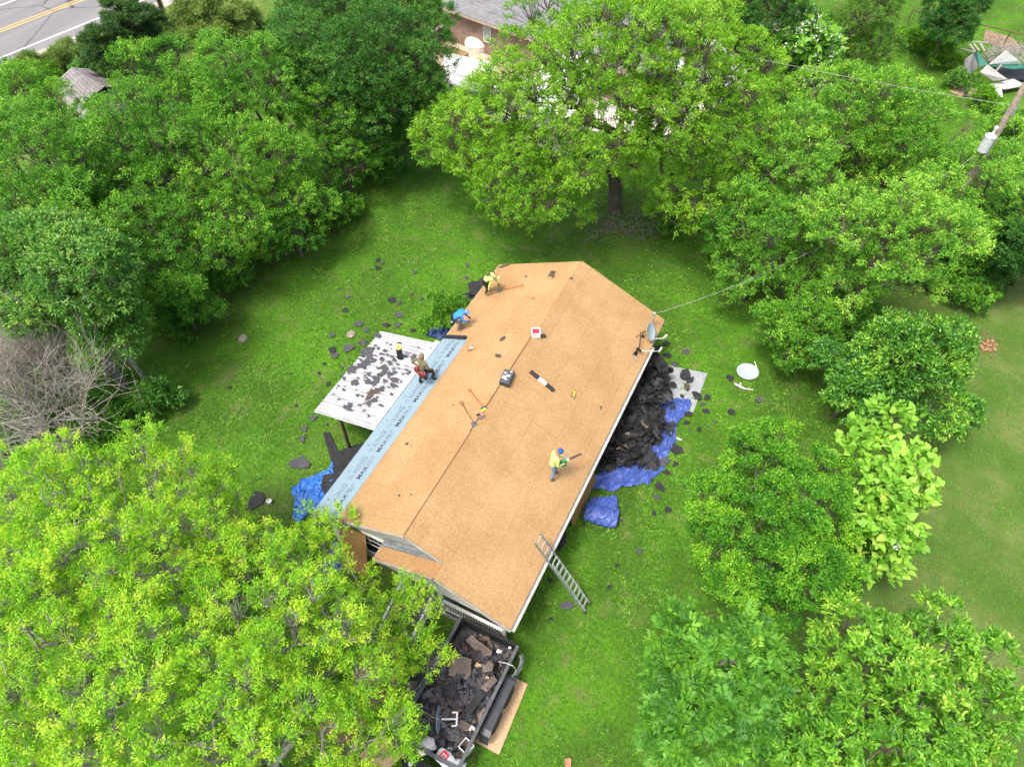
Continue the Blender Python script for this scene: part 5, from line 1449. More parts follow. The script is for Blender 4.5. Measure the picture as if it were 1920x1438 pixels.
# ------------------------------------------------------------------ satellite dishes
DISH = simple('pale dish paint', (0.36, 0.42, 0.44), 0.4, var=.07, scale=3)
def dish_mesh(c, nrm_, rx, ry, depth=.09, xdir=(0, 0, 1)):
    n = Vector(nrm_).normalized(); xa = Vector(xdir); xa = (xa - n * xa.dot(n)).normalized(); ya = n.cross(xa)
    m = MB(); V, F = [], []; K = 32
    for side, off in ((0, 0), (1, -.012)):
        for i in range(7):
            f_ = i / 6
            for k in range(K):
                a = 2 * math.pi * k / K
                V.append(Vector(c) + xa * rx * f_ * math.cos(a) + ya * ry * f_ * math.sin(a) + n * (depth * f_ * f_ - depth * .5 + off))
    for s in (0, 1):
        b = s * 7 * K
        for i in range(6):
            for k in range(K):
                q = (b + i * K + k, b + (i + 1) * K + k, b + (i + 1) * K + (k + 1) % K, b + i * K + (k + 1) % K)
                F.append(q if s == 0 else tuple(reversed(q)))
    for k in range(K): F.append((6 * K + k, 13 * K + k, 13 * K + (k + 1) % K, 6 * K + (k + 1) % K))
    m.add(V, F); return m, xa, ya, n
def lnb(m, a, b, s):
    m.tube([a, b], .016, 8)
    b = Vector(b); d = (b - Vector(a)).normalized()
    for k in (-1, 0, 1):
        m.lathe([(.02, 0), (.035, .01), (.035, .10), (.045, .11), (.045, .14), (.0, .145)], 10, tuple(b + Vector(s) * (.085 * k)))
def dishes():
    c = Vector(rpt(3.86, 13.75, .44))
    foot = Vector(rpt(3.72, 13.62, .01))
    root = empty('satellite_dish', tuple(foot), 'pale satellite dish mounted at the right eave of the roof', 'satellite dish')
    nn = Vector((.80, -.10, .42))
    m, xa, ya, n = dish_mesh(c, nn, .46, .36, .10); m.build('reflector', DISH, root, smooth=True)
    m = MB(); m.tube([foot, foot + Vector((.02, .04, .30)), c - n * .06], .03, 10); m.box(tuple(foot + Vector((0, 0, .02))), (.2, .16, .02)); m.tube([foot + Vector((-.22, -.3, .10)), foot + Vector((.02, .04, .26))], .012, 6); m.build('mast', BLACK, root)
    m = MB(); lnb(m, c - xa * .40 - n * .05, c + n * .62 - xa * .32, (.3, .8, .2)); m.build('feed_arm', STICK, root, smooth=True)
    # bare mount next to it
    p = Vector(rpt(3.78, 12.55, .01))
    root = empty('dish_mount', tuple(p), 'black satellite mount without its dish, with a long feed arm over the right eave', 'dish mount')
    m = MB(); m.tube([p, p + Vector((.12, .15, .38)), p + Vector((-.08, .75, .62))], [.028, .028, .02], 10); m.bar(p + Vector((.12, .15, .30)), p + Vector((-.05, -.12, .02)), .04, .04); m.box(tuple(p + Vector((0, 0, .02))), (.24, .2, .03)); m.bar(p + Vector((.02, .06, .3)), p + Vector((.26, .1, .16)), .06, .07); m.build('mast', BLACK, root)
    m = MB(); lnb(m, p + Vector((.22, .1, .20)), p + Vector((.98, .42, .22)), (.2, .9, .3)); m.build('feed_arm', STICK, root, smooth=True)
    m = MB()
    for k in range(4): m.tube([p + Vector((-.12 + .05 * k, -.10, .03)), p + Vector((-.2 + .09 * k, -.22, .06 + .03 * (k % 2))), p + Vector((.15 + .04 * k, -.36 + .03 * k, .02))], .008, 5)
    m.build('cables', GALV, root)
    # dish on the lawn
    c = Vector(at(1402, 697, .14))
    root = empty('satellite_dish', (c.x, c.y, 0), 'round pale satellite dish lying face up on the right lawn', 'satellite dish')
    m, xa, ya, n = dish_mesh(c, (.05, -.1, 1), .53, .47, .09, (.9, .44, 0)); m.build('reflector', DISH, root, smooth=True)
    m = MB(); m.box(tuple(c + Vector((-.08, .02, -.040))), (.02, .16, .004), rz=.4); m.build('lettering', INKG, root)
    m = MB(); m.tube([Vector(at(1420, 706, .08)), Vector(at(1419, 690, .25)), Vector(at(1415, 678, .3))], .022, 8); m.build('feed_arm', STICK, root)
    a = [Vector(at(*q, .08)) for q in ((1377, 719), (1388, 725), (1398, 729), (1412, 731))]
    m = MB(); m.tube(a, [.035, .055, .03, .02], 7); m.tube([a[1], a[1] + Vector((-.05, .22, .02))], .03, 6); o = m.build('feed_arm', simple('white plastic arm', (.7, .68, .66), .5), loc=tuple(a[1])); tag(o, 'broken white dish feed arm on the grass beside the fallen round dish', 'dish arm')
dishes()
# ------------------------------------------------------------------ dump trailer
TRB = simple('black trailer paint', (0.016, 0.017, 0.019), 0.35, var=.35, scale=4)
TRG = simple('scuffed trailer rail', (0.075, 0.082, 0.088), 0.4, var=.3, scale=6)
def trailer():
    root = empty('dump_trailer', (3.5, -2.75, 0), 'black dump trailer full of torn shingles backed up to the porch', 'trailer')
    x0, x1, y0, y1, zf, zt = 2.36, 4.60, -4.92, -.68, .72, 1.52
    m = MB()
    m.box(((x0 + x1) / 2, (y0 + y1) / 2, zf), (x1 - x0, y1 - y0, .06))
    m.box((x0 + .025, (y0 + y1) / 2, (zf + zt) / 2), (.05, y1 - y0 - .1, zt - zf - .06)); m.box((x1 - .025, (y0 + y1) / 2, (zf + zt) / 2), (.05, y1 - y0 - .1, zt - zf - .06))
    for i in range(8):
        y = y0 + .3 + i * .53
        for x in (x0 - .03, x1 + .03): m.box((x, y, (zf + zt) / 2 - .04), (.06, .08, zt - zf - .1))
    m.build('bed', TRB, root)
    m = MB()
    for x in (x0 + .01, x1 - .01): m.box((x, (y0 + y1) / 2, zt + .02), (.11, y1 - y0 - .02, .10))
    m.box(((x0 + x1) / 2, y0 + .02, zt + .021), (x1 - x0 - .14, .11, .10))
    m.build('top_rail', TRG, root)
    m = MB(); m.box(((x0 + x1) / 2, y0 + .025, (zf + zt) / 2), (x1 - x0 - .004, .048, zt - zf - .08)); m.build('front_wall', TRB, root)
    m = MB(); m.box(((x0 + x1) / 2, y1 - .02, (zf + zt) / 2 + .01), (x1 - x0 - .12, .04, zt - zf - .02)); m.box(((x0 + x1) / 2, y1 - .02, zt + .02), (x1 - x0 - .14, .09, .08)); m.bar((x0 + .1, y1 + .01, 1.1), (x1 - .1, y1 + .01, 1.1), .04, .06)
    m.build('tailgate', TRB, root)
    m = MB()
    for x in (x0 + .4, x1 - .4): m.box((x, (y0 + y1) / 2 - .3, .56), (.10, y1 - y0 + .4, .16))
    m.bar((x0 + .4, y0 - .1, .56), (3.48, y0 - 1.4, .5), .1, .14); m.bar((x1 - .4, y0 - .1, .56), (3.48, y0 - 1.4, .5), .1, .14)
    m.build('chassis', TRB, root)
    m = MB(); m.box((3.48, y0 - .45, .85), (1.2, .5, .40)); m.build('pump_box', TRB, root)
    m = MB(); m.lathe([(.0, 0), (.075, .0), (.075, .03), (.0, .035)], 14, (3.1, y0 - .45, 1.05)); m.build('cap', STICK, root)
    for s, xc in ((-1, x0 - .18), (1, x1 + .20)):
        m = MB(); w_ = .34
        prof = [(-3.72, .48), (-3.58, .98), (-3.40, 1.06), (-1.66, 1.06), (-1.50, .98), (-1.36, .50)]
        for (ya, za), (yb, zb) in zip(prof[:-1], prof[1:]):
            m.slab([(xc - w_ / 2, ya, za), (xc + w_ / 2, ya, za), (xc + w_ / 2, yb, zb), (xc - w_ / 2, yb, zb)], .015)
        m.bar((xc + s * .165, -3.40, 1.03), (xc + s * .165, -1.66, 1.03), .02, .06)
        m.build('fender', simple('fender paint', (.045, .05, .058), .35, var=.3), root)
        for y in (-2.98, -2.06):
            M = Matrix.Rotation(rad(90), 3, 'Y')
            m = MB(); m.lathe([(.20, -.12), (.34, -.12), (.385, -.08), (.395, 0), (.385, .08), (.34, .12), (.20, .12)], 28, (xc + s * .04, y, .45), M); wh = m.build('wheel', simple('tyre rubber', (.018, .018, .018), .8), root, smooth=False)
            m = MB(); m.lathe([(.0, -.07), (.19, -.10), (.205, .0), (.19, .10), (.10, .06), (.05, .09), (.0, .09)], 18, (xc + s * .06, y, .45), M); m.build('rim', GALV, wh)
    # load
    reg = [(x0 + .12, y0 + .12), (x1 - .12, y0 + .12), (x1 - .12, y1 - .1), (x0 + .12, y1 - .1)]
    def hf(x, y):
        t = (y - y0) / (y1 - y0)
        return .92 + .50 * math.sin(min(1, max(0, t * 1.25)) * math.pi) ** .8 * (1 - .35 * abs((x - 3.48) / 1.1) ** 2) + .05 * math.sin(x * 5 + y * 3)
    V, F, tn = sheets(480, reg, hf, 61, .25, .66, .30, .35)
    V[:, 0] = np.clip(V[:, 0], x0 + .06, x1 - .06); V[:, 1] = np.clip(V[:, 1], y0 + .06, y1 - .05); V[:, 2] = np.maximum(V[:, 2], .78)
    o = np_mesh('shingle_load', V, F, debris_mat('trailer load', [(0, (0.030, 0.030, 0.035)), (.25, (0.052, 0.053, 0.061)), (.50, (0.078, 0.080, 0.092)), (.68, (0.105, 0.108, 0.122)), (.80, (0.105, 0.078, 0.062)), (.90, (0.145, 0.108, 0.088)), (.97, (.19, .145, .12))]), tint=tn, loc=(3.5, -2.75, .8))
    tag(o, 'load of torn black and brown shingles filling the trailer bed', 'shingle load', kind='stuff')
    m = MB(); m.box((3.48, -2.6, .86), (x1 - x0 - .14, y1 - y0 - .2, .16)); o = m.build('shingle_layer', SHB, loc=(3.48, -2.6, .78)); tag(o, 'packed bottom layer of dark shingles in the trailer bed', 'shingle load', kind='stuff')
    def sh(label, poly, x, y, z, rz, mat, bend=.06, nrm_=(0, 0, 1)):
        scrap('loose_shingle', label, 'shingle', (x, y, z), .8, int(x * 100 + abs(y) * 7), mat, rz=rz, bend=bend, poly=poly, normal=nrm_)
    sh('large brown square of tabbed shingles on top of the trailer load', [(-.33, -.30), (.28, -.36), (.40, -.18), (.36, .30), (-.28, .38), (-.36, .1)], 3.14, -2.18, 1.50, .35, SHBR, .05, (.1, -.1, 1))
    sh('long brown shingle strip near the tailgate end of the load', [(-.52, -.10), (-.1, -.18), (.1, -.08), (.3, -.17), (.52, -.06), (.46, .1), (.1, .13), (-.45, .15)], 3.42, -1.28, 1.50, -.12, SHBR, .12)
    sh('brown shingle strip across the front half of the trailer load', [(-.5, -.14), (.5, -.12), (.52, .12), (-.48, .16)], 3.82, -3.72, 1.44, .05, SHBR)
    sh('brown shingle piece against the right rail of the trailer', [(-.14, -.3), (.1, -.26), (.14, .24), (-.1, .3)], 4.28, -2.2, 1.46, -.25, SHBR)
    sh('jagged brown shingle piece in the middle right of the trailer load', [(-.22, -.15), (.08, -.2), (.2, 0), (.1, .18), (-.08, .07), (-.2, .14)], 3.98, -1.72, 1.48, .8, SHBR)
    sh('small brown shingle corner near the white plastic bin', [(-.2, -.16), (.2, -.14), (.18, .16), (-.2, .14)], 4.02, -4.08, 1.30, .3, SHBR)
    sh('black curled roofing sheet standing along the right rail in the trailer', [(-.16, -.45), (.10, -.40), (.14, .36), (-.12, .42)], 4.16, -2.95, 1.47, -.12, SHB, .8)
    def slat(lbl, px, py, z, s, col):
        p = at(px, py, z); m = MB(); m.box((0, 0, 0), (s * 1.3, s, .02), rz=px); m.box((s * .4, s * .4, .012), (s * .4, s * .35, .02), rz=px + .5)
        o = m.build('wood_chip', col, loc=p); o.location = p; tag(o, lbl, 'wood chip')
    def chip(lbl, px, py, z, s, col, nm='wood_chip', cat='wood chip'):
        p = Vector(at(px, py, z)); m = MB()
        m.slab([tuple(p + Vector(q)) for q in ((-s, -s * .6, 0), (s * .2, -s * .7, .02), (s * .1, -s * .1, .0), (s, -s * .2, .02), (s * .8, s * .7, 0), (-s * .9, s * .6, .03))], .02)
        o = m.build(nm, col, loc=tuple(p)); tag(o, lbl, cat)
    chip('pale wood chip lying beside the large brown shingle square', 897, 1247, 1.56, .10, OSB1)
    chip('pale wood chip in the middle of the trailer load', 914, 1270, 1.56, .06, OSB1)
    chip('white crumpled paper near the right tailgate corner of the load', 936, 1221, 1.5, .09, STICK, 'paper_scrap', 'paper')
    chip('small white scrap by the tailgate corner hinge', 956, 1214, 1.5, .05, STICK, 'paper_scrap', 'paper')
    chip('long white paper strip by the right rail in the front half', 884, 1365, 1.40, .12, STICK, 'paper_scrap', 'paper')
    # dish in the load
    c = Vector(at(821, 1348, 1.62)); root2 = empty('satellite_dish', tuple(c), 'grey satellite dish standing on edge in the trailer load', 'satellite dish')
    m, xa, ya, n = dish_mesh(c, (.86, .42, .15), .30, .42, .07, (0, 0, 1)); m.build('reflector', simple('grey dish paint', (.32, .35, .40), .4), root2, smooth=True)
    m = MB(); a = c + n * .12; b = c + n * .62 + Vector((0, 0, -.05)); m.bar(a, b, .05, .05)
    m.bar(b + ya * .2, b - ya * .2, .06, .06); m.bar(b + ya * .2, b + ya * .2 - n * .16, .05, .05); m.bar(b - ya * .2, b - ya * .2 - n * .16, .05, .05); m.bar(b, b - n * .14, .05, .05)
    m.build('feed_arm', STICK, root2)
    # white bin, bags, pot
    p = Vector(at(875, 1402, 1.16)); R = Matrix.Rotation(-.25, 3, 'Z'); root3 = empty('bin', tuple(p), 'white square plastic bin in the near right corner of the trailer', 'bin')
    m = MB()
    for sx, sy, lx, ly in ((0, -.17, .36, .02), (0, .17, .36, .02), (-.17, 0, .02, .32), (.17, 0, .02, .32)): m.box(tuple(p + R @ Vector((sx, sy, .17))), (lx, ly, .34), R=R)
    m.build('shell', simple('white bin plastic', (.66, .67, .69), .4), root3)
    m = MB(); m.box(tuple(p + Vector((0, 0, .02))), (.32, .32, .03), R=R); m.build('bottom', BLACK, root3)
    def bag(name, label, px, py, z, sx, sy, h, mat, rz, seed):
        p = Vector(at(px, py, z)); rs = random.Random(seed); n, k = 12, 24; V, F = [], []
        root4 = empty(name, tuple(p), label, 'bag')
        m = MB()
        for i in range(n + 1):
            f_ = i / n; r = math.sin(math.pi * min(.98, max(.04, f_ * .9 + .06))) ** .5
            for j in range(k):
                a = 2 * math.pi * j / k
                q = (1 + .10 * math.sin(a * 5 + i) + .06 * rs.uniform(-1, 1)) * r
                V.append(p + Matrix.Rotation(rz, 3, 'Z') @ Vector((sx * q * math.copysign(abs(math.cos(a)) ** .6, math.cos(a)), sy * q * math.copysign(abs(math.sin(a)) ** .6, math.sin(a)), h * f_)))
        F = [(i * k + j, i * k + (j + 1) % k, (i + 1) * k + (j + 1) % k, (i + 1) * k + j) for i in range(n) for j in range(k)] + [tuple(n * k + j for j in range(k))]
        m.add(V, F); m.build('sack', mat, root4, smooth=True)
        return root4, p
    r4, p = bag('bag', 'white bag with red printed square in the near corner of the trailer', 836, 1424, 1.22, .34, .22, .22, simple('white bag', (.76, .77, .78), .45), -.3, 3)
    R = Matrix.Rotation(-.3, 3, 'Z')
    m = MB(); m.box(tuple(p + R @ Vector((-.08, .02, .226))), (.26, .26, .006), R=R); red = simple('red print', (.62, .02, .05), .5); m.build('red_print', red, r4)
    m = MB()
    for dx, dy, sx, sy in ((-.08, .06, .17, .03), (-.08, -.04, .16, .03), (-.13, .01, .03, .08), (-.03, .01, .03, .08)): m.box(tuple(p + R @ Vector((dx, dy, .231))), (sx, sy, .004), R=R)
    m.box(tuple(p + R @ Vector((.12, .03, .222))), (.10, .03, .006), R=R)
    m.build('white_print', STICK, r4)
    bag('bag', 'clear white plastic bag slumped in the near right corner of the trailer', 858, 1438, 1.1, .26, .2, .3, simple('clear plastic bag', (.60, .64, .68), .3), .4, 5)
    bag('bag', 'black rubbish bag beside the white bin in the trailer', 846, 1400, 1.05, .26, .22, .28, simple('black plastic bag', (.012, .012, .013), .22), .2, 6)
    bag('bag', 'pinkish white bag at the left of the trailer front, half under leaves', 800, 1400, 1.15, .30, .22, .30, simple('pinkish bag', (.68, .60, .62), .4), .9, 7)
    # rope and rag over the right rail
    pts = [Vector(at(*q)) for q in ((935, 1240, 1.55), (950, 1243, 1.66), (962, 1248, 1.66), (968, 1256, 1.35), (960, 1268, 1.0))]
    m = MB(); m.tube(pts, .016, 6); o = m.build('rope', simple('grey rope', (.40, .39, .37), .8), loc=tuple(pts[0])); tag(o, 'grey rope hanging over the right rail of the trailer', 'rope')
    pts = [Vector(at(*q)) for q in ((975, 1228, 1.2), (978, 1238, 1.0), (971, 1255, .8), (964, 1268, .7))]
    m = MB(); m.tube(pts, [.03, .06, .02, .05], 7); m.tube([p + Vector((.04, .08, -.15)) for p in pts], [.05, .025, .045, .02], 8); o = m.build('rag', simple('grey white tarp rag', (.20, .215, .23), .7, bump=.8), loc=tuple(pts[0])); tag(o, 'bunched grey white sheet strapped outside the right trailer wall', 'cloth')
    # boards leaning at the left side
    board('sheathing_board', 'narrow sheathing offcut leaning on the left side of the trailer', [at(785, 1285, .35), at(795, 1250, .9), at(806, 1258, .9), at(796, 1290, .35)][::-1], .02, OSB1)
    scrap('roofing_sheet', 'black roofing sheet hanging over the left trailer rail', 'roofing sheet', at(800, 1275, 1.45), .7, 91, SHB, asp=.8, bend=.5, normal=(-.5, 0, 1))
    scrap('roofing_sheet', 'brown shingle piece on the grass left of the trailer', 'roofing sheet', at(775, 1285, .3), .5, 92, SHBR, asp=1.6, bend=.2)
    scrap('roofing_sheet', 'black roofing piece on the grass left of the trailer', 'roofing sheet', at(782, 1274, .25), .5, 93, SHB, asp=1.5, bend=.4)
trailer()

# ------------------------------------------------------------------ small things on the ground
def ground_bits():
    br = simple('orange brick', (0.36, 0.17, 0.10), 0.85, var=.3, scale=8)
    rs = random.Random(8)
    for i, (px, py) in enumerate(((1836, 641), (1840, 650), (1846, 645), (1850, 654), (1855, 648), (1856, 657), (1860, 640), (1866, 647), (1845, 656), (1864, 655), (1851, 640), (1814, 637))):
        p = at(px, py, .05); m = MB(); m.box(p, (.22, .11, .08), R=(Matrix.Rotation(rs.uniform(0, 3), 3, 'Z') @ Matrix.Rotation(rs.uniform(-.3, .3), 3, 'X')))
        m.box((p[0] + .05, p[1] + .04, p[2] - .02), (.09, .12, .06), rz=rs.uniform(0, 3))
        o = m.build('brick', br, loc=p); tag(o, 'broken orange brick in the little pile on the right lawn', 'brick', 'broken bricks on the right lawn')
    p = at(1065, 1433, .06); m = MB(); m.box(p, (.20, .34, .1), rz=.4); m.box((p[0] - .06, p[1] + .1, p[2]), (.16, .12, .09), rz=.9); o = m.build('brick', br, loc=p); tag(o, 'single orange brick on the grass at the bottom edge', 'brick')
    # brick path
    m = MB(); q = [Vector(at(*c, .012)) for c in ((700, 1200), (758, 1190), (745, 1280), (650, 1400), (590, 1370), (650, 1290))]
    m.slab([tuple(p) for p in q][::-1], .01)
    o = m.build('path', bricks('red path bricks', (.30, .13, .085), (.40, .19, .13), (.16, .12, .09), .21, .105, .012, (0, 0, .5))); tag(o, kind='structure')
    # porch plant / pots at left
    p = at(507, 944, 0); root = empty('pot', p, 'small white pot on the grass beside the large dark roofing sheet', 'pot')
    m = MB(); m.lathe([(.07, 0), (.10, .20), (.11, .21), (.11, .24), (.085, .24), (.08, .16), (.0, .16)], 14, p); m.build('shell', STICK, root)
    p = at(391, 952, 0); m = MB(); m.lathe([(.0, 0), (.16, .02), (.19, .20), (.12, .34), (.04, .40), (.0, .41)], 14, p); m.tube([(p[0] + .1, p[1], .1), (p[0] + .35, p[1] + .1, .06)], .05, 8); o = m.build('jug', STICK, loc=p); tag(o, 'white plastic jug in the grass half hidden by ash leaves', 'jug')
    p = at(1273, 823, .04); m = MB(); m.lathe([(.0, -.16), (.045, -.15), (.045, .08), (.02, .12), (.02, .15), (.0, .152)], 10, p, Matrix.Rotation(1.57, 3, 'Y')); o = m.build('bottle', STICK, loc=p); tag(o, 'white plastic bottle on the grass right of the blue tarpaulin', 'bottle')
    for px, py, s, l in ((455, 635, .24, 'flat grey stone on the left lawn'), (658, 627, .22, 'brown stone on the grass above the patio cover'), (1525, 640, .32, 'pale stone under the small elm near the round glossy tree')):
        p = at(px, py, .05); m = MB(); r2 = random.Random(px)
        m.lathe([(.0, -.06), (s, -.05), (s * 1.05, .02), (s * .7, .09), (0, .11)], 9, p); m.v = [(x + r2.uniform(-.04, .04), y + r2.uniform(-.04, .04), z + r2.uniform(-.02, .02)) for x, y, z in m.v]
        o = m.build('stone', simple('stone', (.26, .23, .19), .9, bump=.4), loc=p); tag(o, l, 'stone')
    for px, py, l in ((855, 325, 'small dark box on the grass under the left edge of the pecan crown'), (917, 322, 'grey black bucket on the grass under the pecan crown')):
        p = at(px, py, 0); m = MB(); m.lathe([(.16, 0), (.20, .34), (.21, .36), (.17, .36), (.15, .1), (0, .1)], 14, p); m.tube([(p[0] - .2, p[1], .34), (p[0], p[1], .52), (p[0] + .2, p[1], .34)], .012, 6)
        o = m.build('bucket', SHG if px > 900 else SHB, loc=p); tag(o, l.replace('box', 'bucket'), 'bucket')
ground_bits()

# ------------------------------------------------------------------ utility poles, wires
POLE = simple('weathered pole wood', (0.20, 0.17, 0.13), 0.9, var=.4, scale=(8), bump=.4)
def poles():
    b = at(1905, 190, 10.4); x, y = b[0], b[1]
    root = empty('utility_pole', (x, y, 0), 'grey wooden utility pole with a transformer at the right edge', 'utility pole')
    m = MB(); m.tube([(x, y, -.2), (x, y, 5), (x, y, 11.2)], [.17, .15, .125], 14); m.build('pole', POLE, root, smooth=True)
    tp = Vector(at(1843, 262, 8.9)); tx, ty = tp.x, tp.y
    dv = Vector((tx - x, ty - y, 0)); dv = dv.normalized() * .40; tx, ty = x + dv.x, y + dv.y
    m = MB(); m.lathe([(.0, 8.15), (.20, 8.16), (.225, 8.2), (.225, 8.85), (.24, 8.87), (.24, 8.91), (.16, 8.98), (.05, 9.01), (.0, 9.02)], 18, (tx, ty, 0)); m.bar((x, y, 8.4), (tx, ty, 8.4), .1, .06); m.bar((x, y, 8.75), (tx, ty, 8.75), .1, .06)
    m.build('transformer', simple('pale grey enamel', (.52, .55, .57), .4), root, smooth=False)
    m = MB(); ex, ey = tx + .03, ty + .05
    m.lathe([(.03, 9.0), (.065, 9.05), (.03, 9.09), (.065, 9.13), (.03, 9.17), (.085, 9.24), (.085, 9.32), (.03, 9.36), (0, 9.37)], 12, (ex, ey, 0)); m.build('insulator', STICK, root)
    m = MB(); m.box((x + .12, y - .12, 10.0), (.12, .12, .34)); m.tube([(x + .1, y - .1, 10.2), (x + .2, y - .16, 10.35)], .03, 8); m.build('bracket', GALV, root)
    # wires
    def wire(label, a, c, sag, r, mat, name='cable', twist=False):
        a, c = Vector(a), Vector(c); n = 40
        pts = [a.lerp(c, i / n) - Vector((0, 0, sag * 4 * (i / n) * (1 - i / n))) for i in range(n + 1)]
        m = MB(); m.tube(pts, r, 6)
        if twist:
            pts2 = [p + Vector((.03 * math.sin(i * 1.9), .0, .03 * math.cos(i * 1.9))) for i, p in enumerate(pts)]
            m.tube(pts2, r * .8, 5)
        o = m.build(name, mat, loc=tuple(a), smooth=True); tag(o, label, 'cable')
    cab = simple('grey cable', (.30, .31, .31), .5)
    wire('twisted grey service cable running from the roof mast into the right trees', (3.95, 14.52, 3.5), (x - .15, y, 8.0), 1.1, .007, cab, twist=True)
    far = Vector(at(1358, 82, 9.5))
    e = Vector((x, y, 9.9))
    wire('pale overhead wire from the utility pole to behind the pecan crown', tuple(e + Vector((-.1, 0, .3))), tuple(e + (far - e) * 2.0), .5, .0075, simple('pale wire', (.38, .38, .36), .5))
    m = MB(); pts = [Vector((x + .12, y - .12, 9.9)), Vector(at(1907, 310, 5.2))]; g = pts[1]; m.tube(pts, .010, 6); m.tube([g + Vector((-.25, 0, -.1)), g, g + Vector((.5, .2, .15))], .03, 6); o = m.build('cable', simple('pale guy wire', (.55, .55, .53), .5), loc=tuple(pts[0])); tag(o, 'pale vertical wire hanging down right of the utility pole', 'cable')
    p = at(308, 28, 0); root = empty('utility_pole', p, 'brown wooden utility pole at the top edge beside the road', 'utility pole')
    m = MB(); m.tube([(p[0], p[1], -.2), (p[0], p[1], 9.5)], [.20, .15], 12); m.build('pole', simple('red brown pole wood', (.13, .065, .04), .85, var=.4), root, smooth=True)
    m = MB(); m.box((p[0] + .19, p[1], 1.0), (.03, .05, 2.0)); m.build('conduit', GALV, root)
poles()

# ------------------------------------------------------------------ background buildings
def brick_house():
    e0 = Vector(at(825, 12, 2.6)); e1 = Vector(at(1050, 92, 2.6))
    d = (e1 - e0); d.z = 0; d.normalize(); nrm2 = Vector((-d.y, d.x, 0))
    o_ = e0
    def W(u, v, z): p = o_ + d * u + nrm2 * v; return (p.x, p.y, z)
    L, D, H = 18.0, 9.0, 2.6
    root = empty('brick_house', tuple(W(L / 2, D / 2, 0)), 'brick house with grey shingle roof at the top edge behind the trees', 'house')
    rz = math.atan2(d.y, d.x)
    RS = bricks('grey roof shingles', (.17, .175, .185), (.235, .24, .25), (.10, .10, .11), .45, .15, .012, (0, 0, -rz))
    m = MB(); ri = 1.9
    m.slab([W(0, 0, H), W(L, 0, H), W(L, D / 2, H + ri), W(0, D / 2, H + ri)], .06); m.slab([W(0, D / 2, H + ri), W(L, D / 2, H + ri), W(L, D, H), W(0, D, H)], .06); m.build('roof', RS, root)
    BR = bricks('brown wall brick', (.19, .11, .075), (.30, .19, .14), (.30, .26, .22), .22, .075, .010, (rad(90), 0, 0))
    m = MB()
    for u, v, lu, lv in ((L / 2, .55, L - 1.0, .2), (L / 2, D - .5, L - 1.0, .2), (.55, D / 2, .2, D - 1.2), (L - .55, D / 2, .2, D - 1.2)):
        c = W(u, v, H / 2 - .1); m.box(c, (lu, lv, H - .05), rz=rz)
    m.build('wall', BR, root)
    TAN = simple('tan fascia', (.42, .33, .25), .6)
    m = MB(); m.bar(W(0, -.02, H - .12), W(L, -.02, H - .12), .03, .18); m.bar(W(-.02, 0, H - .1), W(-.02, D / 2, H + ri - .1), .03, .18); m.build('fascia', TAN, root)
    m = MB(); m.bar(W(.02, .3, H - .17), W(L, .3, H - .17), .5, .02); m.build('soffit', TAN, root)
    m = MB(); m.box(W(4.1, .43, 1.5), (.55, .04, .95), rz=rz); wn_ = m.build('window', simple('pale window glass', (.32, .38, .40), .2), root)
    m = MB()
    for du in (-.31, .31): m.box(W(4.1 + du, .41, 1.5), (.07, .07, 1.06), rz=rz)
    m.box(W(4.1, .41, 2.05), (.69, .07, .07), rz=rz); m.box(W(4.1, .41, .95), (.69, .07, .07), rz=rz); m.build('frame', WHITE, wn_)
    m = MB(); p = Vector(W(3.6, 2.3, H + ri * .5)); m.tube([p, p + Vector((0, 0, 1.6))], .025, 8); m.tube([p + Vector((-.35, 0, 1.1)), p + Vector((-.2, 0, 1.4)), p + Vector((0, 0, 1.45))], .02, 6); m.lathe([(.0, 1.0), (.12, 1.05), (.14, 1.2), (.05, 1.3)], 10, tuple(p + Vector((-.35, 0, 0)))); m.build('antenna', GALV, root)
    # low wall, planter
    m = MB(); m.box(W(.2, -1.2, .6), (.2, 2.6, 1.2), rz=rz); m.box(W(.2, -1.2, 1.23), (.26, 2.66, .07), rz=rz); o = m.build('garden_wall', bricks('grey wall block', (.22, .2, .17), (.28, .25, .22), (.15, .14, .13), .4, .2, .012, (rad(90), 0, rad(90))), loc=W(.2, -1.2, 0)); tag(o, 'low grey garden wall at the corner of the brick house', 'wall')
    rt = empty('planter', W(2.2, -1.5, 0), 'tan wooden planter box in front of the brick house', 'planter')
    m = MB()
    for dv in (-.4, .4): m.box(W(2.2, -1.5 + dv, .3), (2.6, .05, .6), rz=rz)
    for du in (-1.28, 1.28): m.box(W(2.2 + du, -1.5, .3), (.05, .8, .6), rz=rz)
    m.build('boards', simple('tan planter wood', (.40, .29, .17), .8), rt)
    m = MB(); m.box(W(2.2, -1.5, .25), (2.5, .74, .5), rz=rz); m.build('soil', simple('dry mulch', (.26, .15, .08), .9, bump=.5), rt)
    # mulch bed
    q = [W(-1.6, -1.2, .02), W(6, -4.6, .02), W(12, -3.5, .02), W(12, .4, .02), W(.5, .4, .02)]
    m = MB(); m.add(q, [tuple(range(5))]); o = m.build('patio_ground', simple('pale tan gravel', (.45, .36, .27), .9, var=.4, scale=6)); tag(o, kind='structure')
    # pale drive
    q = [at(*c, .03) for c in ((838, 140), (930, 70), (1330, 60), (1420, 150), (1250, 260), (930, 230))]
    m = MB(); m.add([(p[0], p[1], float(hgt(p[0], p[1])) + .05) for p in q], [tuple(range(5, -1, -1))]); o = m.build('driveway', simple('pale concrete', (.72, .66, .62), .8, var=.12, scale=2)); tag(o, kind='structure')
brick_house()

